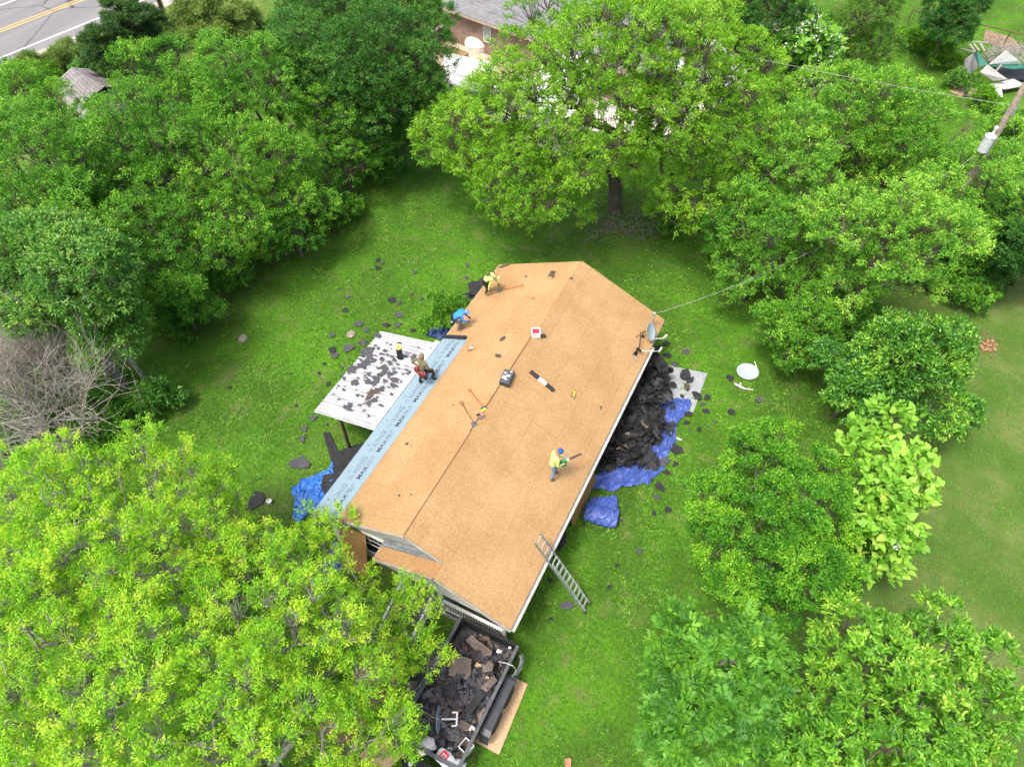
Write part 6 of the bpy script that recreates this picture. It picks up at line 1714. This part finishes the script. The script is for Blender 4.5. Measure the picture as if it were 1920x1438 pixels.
def white_sheds():
    WM = striped('white metal roof panels', (.74, .74, .73), (.62, .62, .62), 0, 2.6, noise=.06, sharp=.06)
    GC = striped('grey corrugated wall', (.30, .33, .35), (.18, .2, .22), 2, 7.0, noise=.2, sharp=.3)
    def shed(name, label, cs, z, wall_mat, zw=None, cat='shed', over=.15):
        top = [Vector(p) for p in cs]; c = sum(top, Vector()) / 4
        root = empty(name, (c.x, c.y, 0), label, cat)
        m = MB(); m.slab([tuple(p) for p in top], .06); m.build('roof', WM, root)
        m = MB()
        for i in range(4):
            a, b = top[i].lerp(c, over), top[(i + 1) % 4].lerp(c, over)
            m.slab([(a.x, a.y, 0), (b.x, b.y, 0), (b.x, b.y, min(a.z, b.z) - .04), (a.x, a.y, min(a.z, b.z) - .04)], .05)
        m.build('wall', wall_mat, root)
        m = MB()
        for i in range(4):
            a, b = top[i], top[(i + 1) % 4]; m.bar(tuple(a - Vector((0, 0, .07))), tuple(b - Vector((0, 0, .07))), .05, .10)
        m.build('trim', WHITE, root)
        for f_ in (.33, .66):
            m = MB(); a = top[0].lerp(top[3], f_); b = top[1].lerp(top[2], f_); m.bar(tuple(a + Vector((0, 0, .02))), tuple(b + Vector((0, 0, .02))), .04, .03); m.build('seam', GALV, root)
    shed('shed', 'white metal roofed shed with grey corrugated wall left of the pecan crown', [at(836, 152, 2.3), at(905, 178, 2.3), at(925, 118, 2.7), at(832, 98, 2.7)], 2.3, GC)
    shed('camper_trailer', 'white roofed camper behind the pecan crown beside the brick house', [at(985, 205, 2.5), at(1080, 225, 2.5), at(1110, 95, 2.6), at(1035, 75, 2.6)], 2.5, WHITE, cat='camper', over=.02)
    shed('canopy', 'white canopy roof behind the upper right of the pecan crown', [at(1150, 120, 2.5), at(1280, 135, 2.5), at(1290, 60, 2.6), at(1160, 45, 2.6)], 2.5, simple('dark canopy side', (.05, .05, .05), .8), cat='canopy')
    p = at(895, 92, 0); m = MB(); m.lathe([(.9, 0), (.95, .5), (.8, .75), (.4, .9), (0, .92)], 20, p); o = m.build('covered_table', simple('cream cover', (.72, .68, .60), .6), loc=p); tag(o, 'round cream cover between the white shed and the brick house', 'cover')
white_sheds()

def small_shed():
    a, b, c_, d_ = (Vector(at(*q, 1.75)) for q in ((98, 160), (155, 195), (230, 165), (168, 130)))
    r0, r1 = a.lerp(d_, .62), b.lerp(c_, .62)
    r0.z = r1.z = 2.25
    ce = (a + b + c_ + d_) / 4
    root = empty('shed', (ce.x, ce.y, 0), 'small shed with grey shingle roof among the trees near the road', 'shed')
    m = MB(); m.slab([tuple(a), tuple(b), tuple(r1), tuple(r0)], .05); m.slab([tuple(r0), tuple(r1), tuple(c_), tuple(d_)], .05); m.build('roof', bricks('grey brown shingles', (.20, .185, .18), (.25, .235, .23), (.11, .10, .10), .6, .22, .02, (0, 0, .35)), root)
    m = MB(); P4 = [p.lerp(ce, .08) for p in (a, b, c_, d_)]
    for i in range(4):
        p, q = P4[i], P4[(i + 1) % 4]; m.slab([(p.x, p.y, 0), (q.x, q.y, 0), (q.x, q.y, 1.72), (p.x, p.y, 1.72)], .05)
    m.build('wall', OFFW, root)
    m = MB(); m.bar(tuple(a - Vector((0, 0, .06))), tuple(r0 - Vector((0, 0, .06))), .04, .12); m.bar(tuple(r0 - Vector((0, 0, .06))), tuple(d_ - Vector((0, 0, .06))), .04, .12); m.build('trim', WHITE, root)
small_shed()

def collapsed_shed():
    ctr = at(1868, 130, 0)
    root = empty('collapsed_shed', ctr, 'collapsed grey shed with green trimmed panels and white sheet in the top right', 'shed')
    GREYW = simple('weathered grey panel', (.38, .36, .34), .8, var=.25, scale=2); GRN = simple('dark green sheet', (.035, .15, .115), .6); WHT = simple('white sheet metal', (.80, .80, .80), .5)
    def pn(name, pts, mat, th=.05):
        m = MB(); m.slab([at(*p) for p in pts], th); m.build(name, mat, root)
    pn('side_panel', [(1806, 150, .05), (1834, 127, .2), (1828, 100, 1.5), (1810, 112, 1.4)], GREYW)
    pn('green_panel', [(1836, 126, 1.2), (1854, 122, 1.3), (1832, 96, 1.8), (1826, 99, 1.6)], GRN)
    pn('roof_panel', [(1838, 136, 1.1), (1862, 152, .5), (1890, 150, .6), (1852, 122, 1.3)], GREYW)
    pn('white_panel', [(1856, 121, 1.0), (1915, 122, .9), (1908, 114, 1.3), (1887, 96, 2.0)], WHT)
    pn('green_edge', [(1854, 123, .9), (1900, 130, .8), (1940, 126, .8), (1920, 120, 1.0)], GRN)
    pn('white_panel', [(1854, 166, .15), (1856, 186, .1), (1880, 182, .12), (1878, 164, .2)], WHT)
    pn('blue_panel', [(1850, 164, .2), (1852, 174, .15), (1860, 172, .2), (1858, 163, .2)], simple('blue sheet', (.10, .30, .62), .5))
    pn('floor_panel', [(1850, 160, .25), (1885, 168, .2), (1925, 160, .2), (1900, 148, .3)], GREYW)
    m = MB(); q = [at(*p, .2) for p in ((1862, 126), (1930, 130), (1930, 150), (1890, 150))]; m.slab(q[::-1], .1); m.build('dark_inside', BLACK, root)  # black slab standing in for the shade inside the wreck
    wood = simple('grey lumber', (.34, .31, .27), .85)
    for i, (a, b) in enumerate((((1802, 92, .4), (1830, 99, .5)), ((1820, 78, .5), (1854, 81, .6)), ((1818, 84, .5), (1828, 97, .5)), ((1826, 83, .6), (1836, 96, .4)), ((1838, 82, .6), (1846, 97, .4)), ((1892, 98, 1.9), (1915, 116, 1.0)), ((1868, 133, .8), (1878, 122, 1.2)))):
        m = MB(); m.bar(at(*a), at(*b), .14, .06); o = m.build('plank', wood, loc=at(*a)); tag(o, 'grey plank lying against the back of the collapsed shed' if i < 5 else 'grey plank sticking out of the collapsed shed', 'plank', 'planks at the collapsed shed')
    # wire fence
    rf = empty('fence', at(1850, 75, 0), 'rusty pipe fence behind the collapsed shed', 'fence')
    P = [at(*q, 1.2) for q in ((1712, 18), (1745, 28), (1830, 44), (1895, 60), (1960, 74))]
    RU = simple('rusty pipe', (.12, .075, .05), .8)
    m = MB(); m.tube(P, .045, 8); m.build('rail', RU, rf)
    for p in P:
        m = MB(); m.tube([(p[0], p[1], -.1), p], .045, 8); m.build('post', RU, rf)
    m = MB()
    for i in range(len(P) - 1):
        for k in range(3): m.bar((P[i][0], P[i][1], .25 + .3 * k), (P[i + 1][0], P[i + 1][1], .25 + .3 * k), .012)
    m.build('wires', RU, rf)
    a = at(1885, 110, 0); 
    rb = random.Random(3); P0, P1, R0, R1 = [], [], [], []
    for _ in range(260):
        p = np.array(at(rb.uniform(1845, 1925), rb.uniform(85, 118), rb.uniform(.1, .9))); d = np.array([rb.gauss(0, 1), rb.gauss(0, 1), rb.gauss(.1, .5)]); d /= np.linalg.norm(d)
        P0.append(p); P1.append(p + d * rb.uniform(.4, 1.1)); R0.append(.02); R1.append(.008)
    V, F = seg_tubes(P0, P1, R0, R1, 4); o = np_mesh('brush_pile', V, F, simple('grey twigs', (.33, .31, .29), .9), loc=a); tag(o, 'pile of grey dead twigs behind the white panel of the collapsed shed', 'brush', kind='stuff')
    q = [at(*c, .03) for c in ((1850, 52), (1900, 66), (1925, 95), (1880, 90), (1845, 72))]; m = MB(); m.add([(p[0], p[1], float(hgt(p[0], p[1])) + .03) for p in q], [(4, 3, 2, 1, 0)]); o = m.build('dirt', simple('brown dirt', (.22, .16, .10), .9, var=.4, scale=4)); tag(o, kind='structure')
    q = [at(*c, .03) for c in ((1782, 168), (1800, 158), (1850, 165), (1842, 178), (1800, 176))]; m = MB(); m.add([(p[0], p[1], float(hgt(p[0], p[1])) + .03) for p in q], [(4, 3, 2, 1, 0)]); o = m.build('dirt', simple('pale dirt', (.34, .25, .17), .9, var=.4, scale=4)); tag(o, kind='structure')
collapsed_shed()
# ------------------------------------------------------------------ people
SKIN = simple('skin', (0.36, 0.20, 0.13), 0.55, var=.08)
EYE = simple('eye dark', (0.03, 0.02, 0.02), 0.3)
def person(label, org, F, J, R, mats, mat_of, clothes):
    """one continuous body grown from a joint skeleton; J in (forward, left, up) metres from org"""
    F = Vector((F[0], F[1], 0)).normalized(); L = Vector((-F.y, F.x, 0)); O = Vector(org)
    W = lambda p: O + F * p[0] + L * p[1] + Vector((0, 0, p[2]))
    root = empty('person', tuple(O), label, 'person')
    bones = [('pelvis', 'spine'), ('spine', 'chest'), ('chest', 'neck'), ('neck', 'head'), ('head', 'crown')]
    for s in 'lr':
        bones += [('chest', 'sh' + s), ('sh' + s, 'el' + s), ('el' + s, 'wr' + s), ('wr' + s, 'pa' + s), ('pelvis', 'hi' + s), ('hi' + s, 'kn' + s), ('kn' + s, 'an' + s), ('an' + s, 'to' + s)]
    names = list(J)
    ix = {k: i for i, k in enumerate(names)}
    me = bpy.data.meshes.new('skel'); me.from_pydata([tuple(W(J[k])) for k in names], [(ix[a], ix[b]) for a, b in bones], [])
    ob = bpy.data.objects.new('skel', me); COL.objects.link(ob)
    md = ob.modifiers.new('s', 'SKIN'); md.use_smooth_shade = True
    for k in names:
        sv = me.skin_vertices[0].data[ix[k]]
        r = R[k if k in R else k[:-1]]; sv.radius = (r, r); sv.use_root = (k == 'pelvis')
    sb = ob.modifiers.new('u', 'SUBSURF'); sb.levels = 2; sb.render_levels = 2
    bpy.context.view_layer.update()
    bm_ = bpy.data.meshes.new_from_object(ob.evaluated_get(bpy.context.evaluated_depsgraph_get()))
    V = [v.co.copy() for v in bm_.vertices]; Fc = [tuple(p.vertices) for p in bm_.polygons]
    bpy.data.objects.remove(ob); bpy.data.meshes.remove(me); bpy.data.meshes.remove(bm_)
    m = MB()
    segs = [(a, b, W(J[a]), W(J[b])) for a, b in bones]
    mids = []
    for f in Fc:
        c = sum((V[i] for i in f), Vector()) / len(f); best = None
        for a, b, p, q in segs:
            t = max(0, min(1, (c - p).dot(q - p) / max((q - p).length_squared, 1e-9)))
            d = (c - p.lerp(q, t)).length - .5 * (R[a if a in R else a[:-1]] * (1 - t) + R[b if b in R else b[:-1]] * t)
            if best is None or d < best[0]: best = (d, a, b, t)
        mids.append(mat_of(best[1], best[2], best[3]))
    m.v = [tuple(v) for v in V]; m.f = Fc; m.m = mids
    si = mats.index(SKIN)
    hand_i = mat_of('wrl', 'pal', 1.0)
    for s, sg in (('l', 1), ('r', -1)):                    # five fingers on each palm
        p, w_ = W(J['pa' + s]), W(J['wr' + s]); d = (p - w_).normalized()
        side = d.cross(Vector((0, 0, 1))); side = side.normalized() if side.length > .1 else L.copy()
        dn = side.cross(d).normalized(); dn = -dn if dn.z > 0 else dn
        for i, ln in enumerate((.068, .078, .072, .056)):
            o0 = p + side * (.030 - .020 * i) - d * .01
            m.tube([o0, o0 + d * ln * .45 + dn * .008, o0 + d * ln * .75 + dn * .035, o0 + d * ln * .8 + dn * .06], [.010, .009, .008, .006], 6, hand_i)
        o0 = w_.lerp(p, .35) + side * .03 * -sg * -1
        m.tube([o0, o0 + side * .035 + d * .03, o0 + side * .04 + d * .06 + dn * .02], [.012, .010, .007], 6, hand_i)
    h, cr, nk = W(J['head']), W(J['crown']), W(J['neck'])   # face
    u = (cr - nk).normalized(); f2 = (F - u * F.dot(u)).normalized(); s2 = u.cross(f2)
    hr = R['head']
    def ball(c, r, mi):
        m.lathe([(0, -r), (r * .7, -r * .7), (r, 0), (r * .7, r * .7), (0, r)], 8, tuple(c), None, mi)
    for k in (-1, 1):
        ball(h + f2 * hr * .93 + s2 * .032 * k + u * .012, .012, mats.index(EYE)); ball(h + s2 * hr * .98 * k - u * .005, .022, si)
    m.tube([h + f2 * hr * .95 + u * .02, h + f2 * (hr * 1.16) - u * .022, h + f2 * hr * .95 - u * .03], [.008, .016, .010], 6, si)
    m.tube([h + f2 * hr * .93 - u * .052 + s2 * .024, h + f2 * hr * .97 - u * .052 - s2 * .024], [.006, .006], 6, mats.index(EYE))
    m.build('body', mats, root, smooth=True)
    clothes(root, W, J, F, L, h, u, f2, s2, hr)
    return root

RAD = dict(pelvis=.135, spine=.13, chest=.145, neck=.06, head=.10, crown=.075, sh=.075, el=.056, wr=.040, pa=.036, hi=.105, kn=.074, an=.052, to=.045)
def hood(root, h, u, f2, s2, hr, mat, back=True):
    m = MB(); n, k = 9, 16; V, Fc = [], []
    for i in range(n + 1):
        a = math.pi * i / n
        for j in range(k):
            b = 2 * math.pi * j / k
            d = u * math.cos(a) + (f2 * math.cos(b) + s2 * math.sin(b)) * math.sin(a)
            fwd = d.dot(f2)
            r = hr * 1.24 if fwd < .62 else hr * 1.02
            V.append(h + d * r + u * (.02 if d.dot(u) > .6 else 0) - f2 * .012)
    Fc = [(i * k + j, (i + 1) * k + j, (i + 1) * k + (j + 1) % k, i * k + (j + 1) % k) for i in range(n) for j in range(k)]
    Fc = [f for f in Fc if sum(((Vector(V[q]) - h).normalized().dot(f2)) for q in f) / 4 < .72]
    m.add(V, Fc); m.add([v * 1.0 + (h - v).normalized() * .012 for v in V], [tuple(reversed(f)) for f in Fc])
    m.build('hood', mat, root, smooth=True)

def people():
    HIV = simple('hi-vis shirt', (0.62, 0.70, 0.20), 0.7, var=.08); JEAN = simple('blue jeans', (0.17, 0.27, 0.36), 0.8, var=.15, scale=14); BOOT = simple('brown boots', (0.16, 0.06, 0.03), 0.7)
    CAPB = simple('blue cap', (0.02, 0.09, 0.36), 0.6); OLV = simple('olive hoodie', (0.155, 0.135, 0.075), 0.85, var=.12); BLK = simple('black trousers', (0.016, 0.017, 0.019), 0.8); BLU = simple('blue hoodie', (0.035, 0.23, 0.62), 0.8, var=.1)
    GRY = simple('dark grey trousers', (0.085, 0.09, 0.105), 0.85, var=.2); GLV = simple('work gloves', (0.50, 0.52, 0.50), 0.7); GBOOT = simple('grey brown boots', (0.20, 0.15, 0.12), 0.8); REDL = simple('dark red pouch', (0.20, 0.025, 0.02), 0.6)
    def mapper(shirt, pants, boots, hands, head):
        def f(a, b, t):
            if a in ('neck', 'head') or b == 'head': return head
            if a == 'chest' and b == 'neck': return shirt if t < .8 else head
            if a[:2] in ('wr',): return hands
            if a[:2] == 'an': return boots
            if a[:2] == 'kn' and t > .82: return boots
            if a[:2] in ('hi', 'kn') or b[:2] == 'hi': return pants
            return shirt
        return f
    # worker with the leaf blower
    J = dict(pelvis=(.02, 0, .96), spine=(.05, 0, 1.12), chest=(.12, 0, 1.37), neck=(.19, 0, 1.54), head=(.27, 0, 1.65), crown=(.31, 0, 1.75),
             shl=(.14, .20, 1.42), ell=(.20, .27, 1.15), wrl=(.44, .12, 1.06), pal=(.52, .09, 1.06), shr=(.14, -.20, 1.42), elr=(.10, -.27, 1.14), wrr=(.34, -.17, 1.02), par=(.42, -.14, 1.02),
             hil=(.02, .10, .90), knl=(.24, .11, .50), anl=(.20, .11, .08), tol=(.36, .12, .04), hir=(.02, -.10, .90), knr=(.06, -.11, .48), anr=(-.06, -.12, .09), tor=(.10, -.13, .05))
    def c1(root, W, J, F, L, h, u, f2, s2, hr):
        m = MB(); Mx = Matrix((s2, f2, u)).transposed()
        m.lathe([(hr * 1.08, -.01), (hr * 1.12, .03), (hr * 1.0, .075), (hr * .6, .115), (0, .125)], 16, tuple(h + u * .02), Mx); cap = m.build('cap', CAPB, root, smooth=True)
        m = MB(); q = [h + u * .02 + f2 * hr * .8 + s2 * .075, h + u * .015 + f2 * (hr + .09) + s2 * .045, h + u * .015 + f2 * (hr + .09) - s2 * .045, h + u * .02 + f2 * hr * .8 - s2 * .075]; m.slab([tuple(p) for p in q], .008); m.build('brim', simple('pale brim', (.45, .55, .68), .6), cap)
    o = Vector((3.17, 5.02, roof_z(3.17) + .035))
    F1 = (.70, .71)
    person('person in a yellow-green shirt, jeans and blue cap holding a leaf blower on the roof', o, F1, J, dict(RAD, spine=.15, chest=.16, pelvis=.145), [HIV, JEAN, BOOT, GLV, SKIN, EYE], mapper(0, 1, 2, 3, 4), c1)
    F = Vector((F1[0], F1[1], 0)).normalized(); L = Vector((-F.y, F.x, 0)); W = lambda p: o + F * p[0] + L * p[1] + Vector((0, 0, p[2]))
    root = empty('leaf_blower', tuple(W((.42, -.05, .9))), 'green leaf blower with brown nozzle held by the worker in the blue cap', 'leaf blower')
    GRN = simple('green blower casing', (.03, .28, .05), .45)
    m = MB(); m.lathe([(0, -.10), (.11, -.09), (.14, 0), (.11, .09), (0, .10)], 14, tuple(W((.42, -.04, .88))), Matrix((F, Vector((0, 0, 1)), -L)).transposed().to_3x3()); m.bar(W((.30, -.05, .98)), W((.54, -.04, .98)), .12, .13); m.bar(W((.38, -.06, .80)), W((.52, -.05, .76)), .10, .10); m.build('casing', GRN, root)
    m = MB(); m.tube([W((.34, -.1, 1.02)), W((.36, -.13, 1.05)), W((.46, -.12, 1.05)), W((.50, -.09, 1.02))], .018, 8); m.build('handle', BLK, root)
    m = MB(); m.tube([W((.52, -.03, .98)), W((.66, -.02, .99))], [.055, .05], 12); m.build('collar', STICK, root)
    m = MB(); m.tube([W((.66, -.02, .99)), W((.90, 0, 1.02)), W((1.16, .03, 1.04))], [.045, .042, .040], 12); m.build('nozzle', simple('brown black nozzle', (.075, .045, .04), .5), root)
    # worker in olive on the felt
    J = dict(pelvis=(.12, -.16, .93), spine=(.13, -.15, 1.10), chest=(.17, -.14, 1.37), neck=(.20, -.13, 1.53), head=(.23, -.12, 1.65), crown=(.24, -.12, 1.76),
             shl=(.15, .06, 1.43), ell=(-.02, .30, 1.22), wrl=(.09, .09, 1.04), pal=(.13, .02, 1.00), shr=(.18, -.34, 1.42), elr=(.20, -.45, 1.14), wrr=(.38, -.42, .93), par=(.45, -.43, .90),
             hil=(.10, -.07, .88), knl=(.10, -.03, .48), anl=(0, 0, .09), tol=(.16, -.03, .05), hir=(.14, -.25, .88), knr=(.44, -.42, .78), anr=(.36, -.48, .36), tor=(.52, -.52, .30))
    def c2(root, W, J, F, L, h, u, f2, s2, hr):
        hood(root, h, u, f2, s2, hr, OLV)
        m = MB(); K = 20; V = []
        c = W((.12, -.16, .99))
        for zz, rr in ((-.035, .17), (.035, .165)):
            for k in range(K): a = 2 * math.pi * k / K; V.append(c + F * math.cos(a) * rr * .9 + L * math.sin(a) * rr * 1.08 + Vector((0, 0, zz)))
        m.add(V, [(k, (k + 1) % K, K + (k + 1) % K, K + k) for k in range(K)]); belt = m.build('tool_belt', BLK, root)
        for p, rz, mt in (((.00, .06, .86), .3, REDL), ((-.02, -.36, .84), -.5, REDL), ((.16, .07, .84), .9, BLK), ((.02, -.45, .80), -.9, BLK), ((-.05, -.22, .86), 0, REDL)):
            m = MB(); m.box(tuple(W(p)), (.13, .17, .22), rz=math.atan2(F.y, F.x) + rz, taper=1.15); m.build('pouch', mt, belt)
        for p in ((-.04, -.33, .97), (.02, -.40, .95)):
            m = MB(); m.tube([W(p), W((p[0] - .03, p[1], p[2] + .14))], .014, 6); m.build('tool', STICK, belt)
    org = Vector((-3.72, 6.90, roof_z(3.72) + .04))
    person('person in an olive hoodie with a tool belt stepping up from the pale blue felt', org, (.26, .965), J, RAD, [OLV, BLK, GBOOT, SKIN, EYE], mapper(0, 1, 1, 0, 0), c2)
    # crouching worker in blue
    J = dict(pelvis=(-.20, 0, .70), spine=(-.10, 0, .86), chest=(.12, 0, 1.02), neck=(.27, 0, 1.06), head=(.38, 0, 1.06), crown=(.47, 0, 1.09),
             shl=(.13, .19, .99), ell=(.24, .24, .72), wrl=(.42, .14, .58), pal=(.49, .12, .54), shr=(.13, -.19, .99), elr=(.18, -.25, .72), wrr=(.38, -.14, .60), par=(.45, -.11, .56),
             hil=(-.20, .11, .66), knl=(.16, .16, .50), anl=(-.02, .16, .08), tol=(.14, .17, .04), hir=(-.20, -.11, .66), knr=(.12, -.15, .46), anr=(-.06, -.15, .08), tor=(.10, -.17, .04))
    def c3(root, W, J, F, L, h, u, f2, s2, hr):
        hood(root, h, u, Vector((F.x, F.y, -.6)).normalized(), s2, hr, BLU)
        m = MB(); m.box(tuple(W((-.26, -.19, .66))), (.15, .12, .24), rz=math.atan2(F.y, F.x)); m.box(tuple(W((-.30, .05, .72))), (.12, .26, .2), rz=math.atan2(F.y, F.x)); b = m.build('pouch', BLK, root)
        m = MB(); m.box(tuple(W((-.30, -.24, .70))), (.10, .05, .06), rz=.4); m.build('tag', STICK, b)
    org = Vector((-3.78, 10.45, roof_z(3.78) + .035))
    person('person in a bright blue hoodie crouching at the left roof edge beside the black roll', org, (.88, .47), J, dict(RAD, spine=.16, chest=.165), [BLU, GRY, GBOOT, BLK, SKIN, EYE], mapper(0, 1, 2, 3, 4), c3)
    # bending worker with a harness
    J = dict(pelvis=(-.22, 0, .82), spine=(-.10, 0, .96), chest=(.14, 0, 1.08), neck=(.30, 0, 1.06), head=(.41, 0, 1.00), crown=(.50, 0, .97),
             shl=(.16, .21, 1.05), ell=(.24, .27, .76), wrl=(.40, .16, .50), pal=(.46, .13, .44), shr=(.16, -.21, 1.05), elr=(.06, -.28, .76), wrr=(.02, -.27, .48), par=(.02, -.27, .40),
             hil=(-.22, .11, .78), knl=(-.02, .20, .44), anl=(-.12, .24, .10), tol=(.04, .25, .05), hir=(-.22, -.11, .78), knr=(-.04, -.15, .42), anr=(-.16, -.14, .08), tor=(0, -.15, .04))
    def c4(root, W, J, F, L, h, u, f2, s2, hr):
        m = MB()
        for k in (-1, 1):
            m.tube([W((-.18, .11 * k, .96)), W((-.04, .02 * k, 1.125)), W((.10, -.10 * k, 1.235)), W((.24, -.17 * k, 1.18)), W((.26, -.15 * k, 1.0))], .02, 6)
        m.tube([W((-.24, .17, .92)), W((-.24, 0, .985)), W((-.24, -.17, .92))], .025, 6)
        m.lathe([(0, 0), (.035, .005), (.035, .02), (0, .025)], 10, tuple(W((.03, 0, 1.20)))); m.build('harness', BLK, root)
        m = MB(); Mx = Matrix((s2, f2, u)).transposed()
        m.lathe([(hr * 1.06, -.02), (hr * 1.1, .03), (hr * .95, .08), (hr * .5, .115), (0, .12)], 14, tuple(h + u * .01), Mx); m.build('cap', HIV, root, smooth=True)
    org = Vector((-3.60, 12.98, roof_z(3.60) + .04))
    person('person in yellow-green with a black harness bending over at the far left roof corner', org, (.93, .37), J, RAD, [HIV, BLK, GBOOT, GRY, SKIN, EYE], mapper(0, 1, 2, 3, 4), c4)
people()
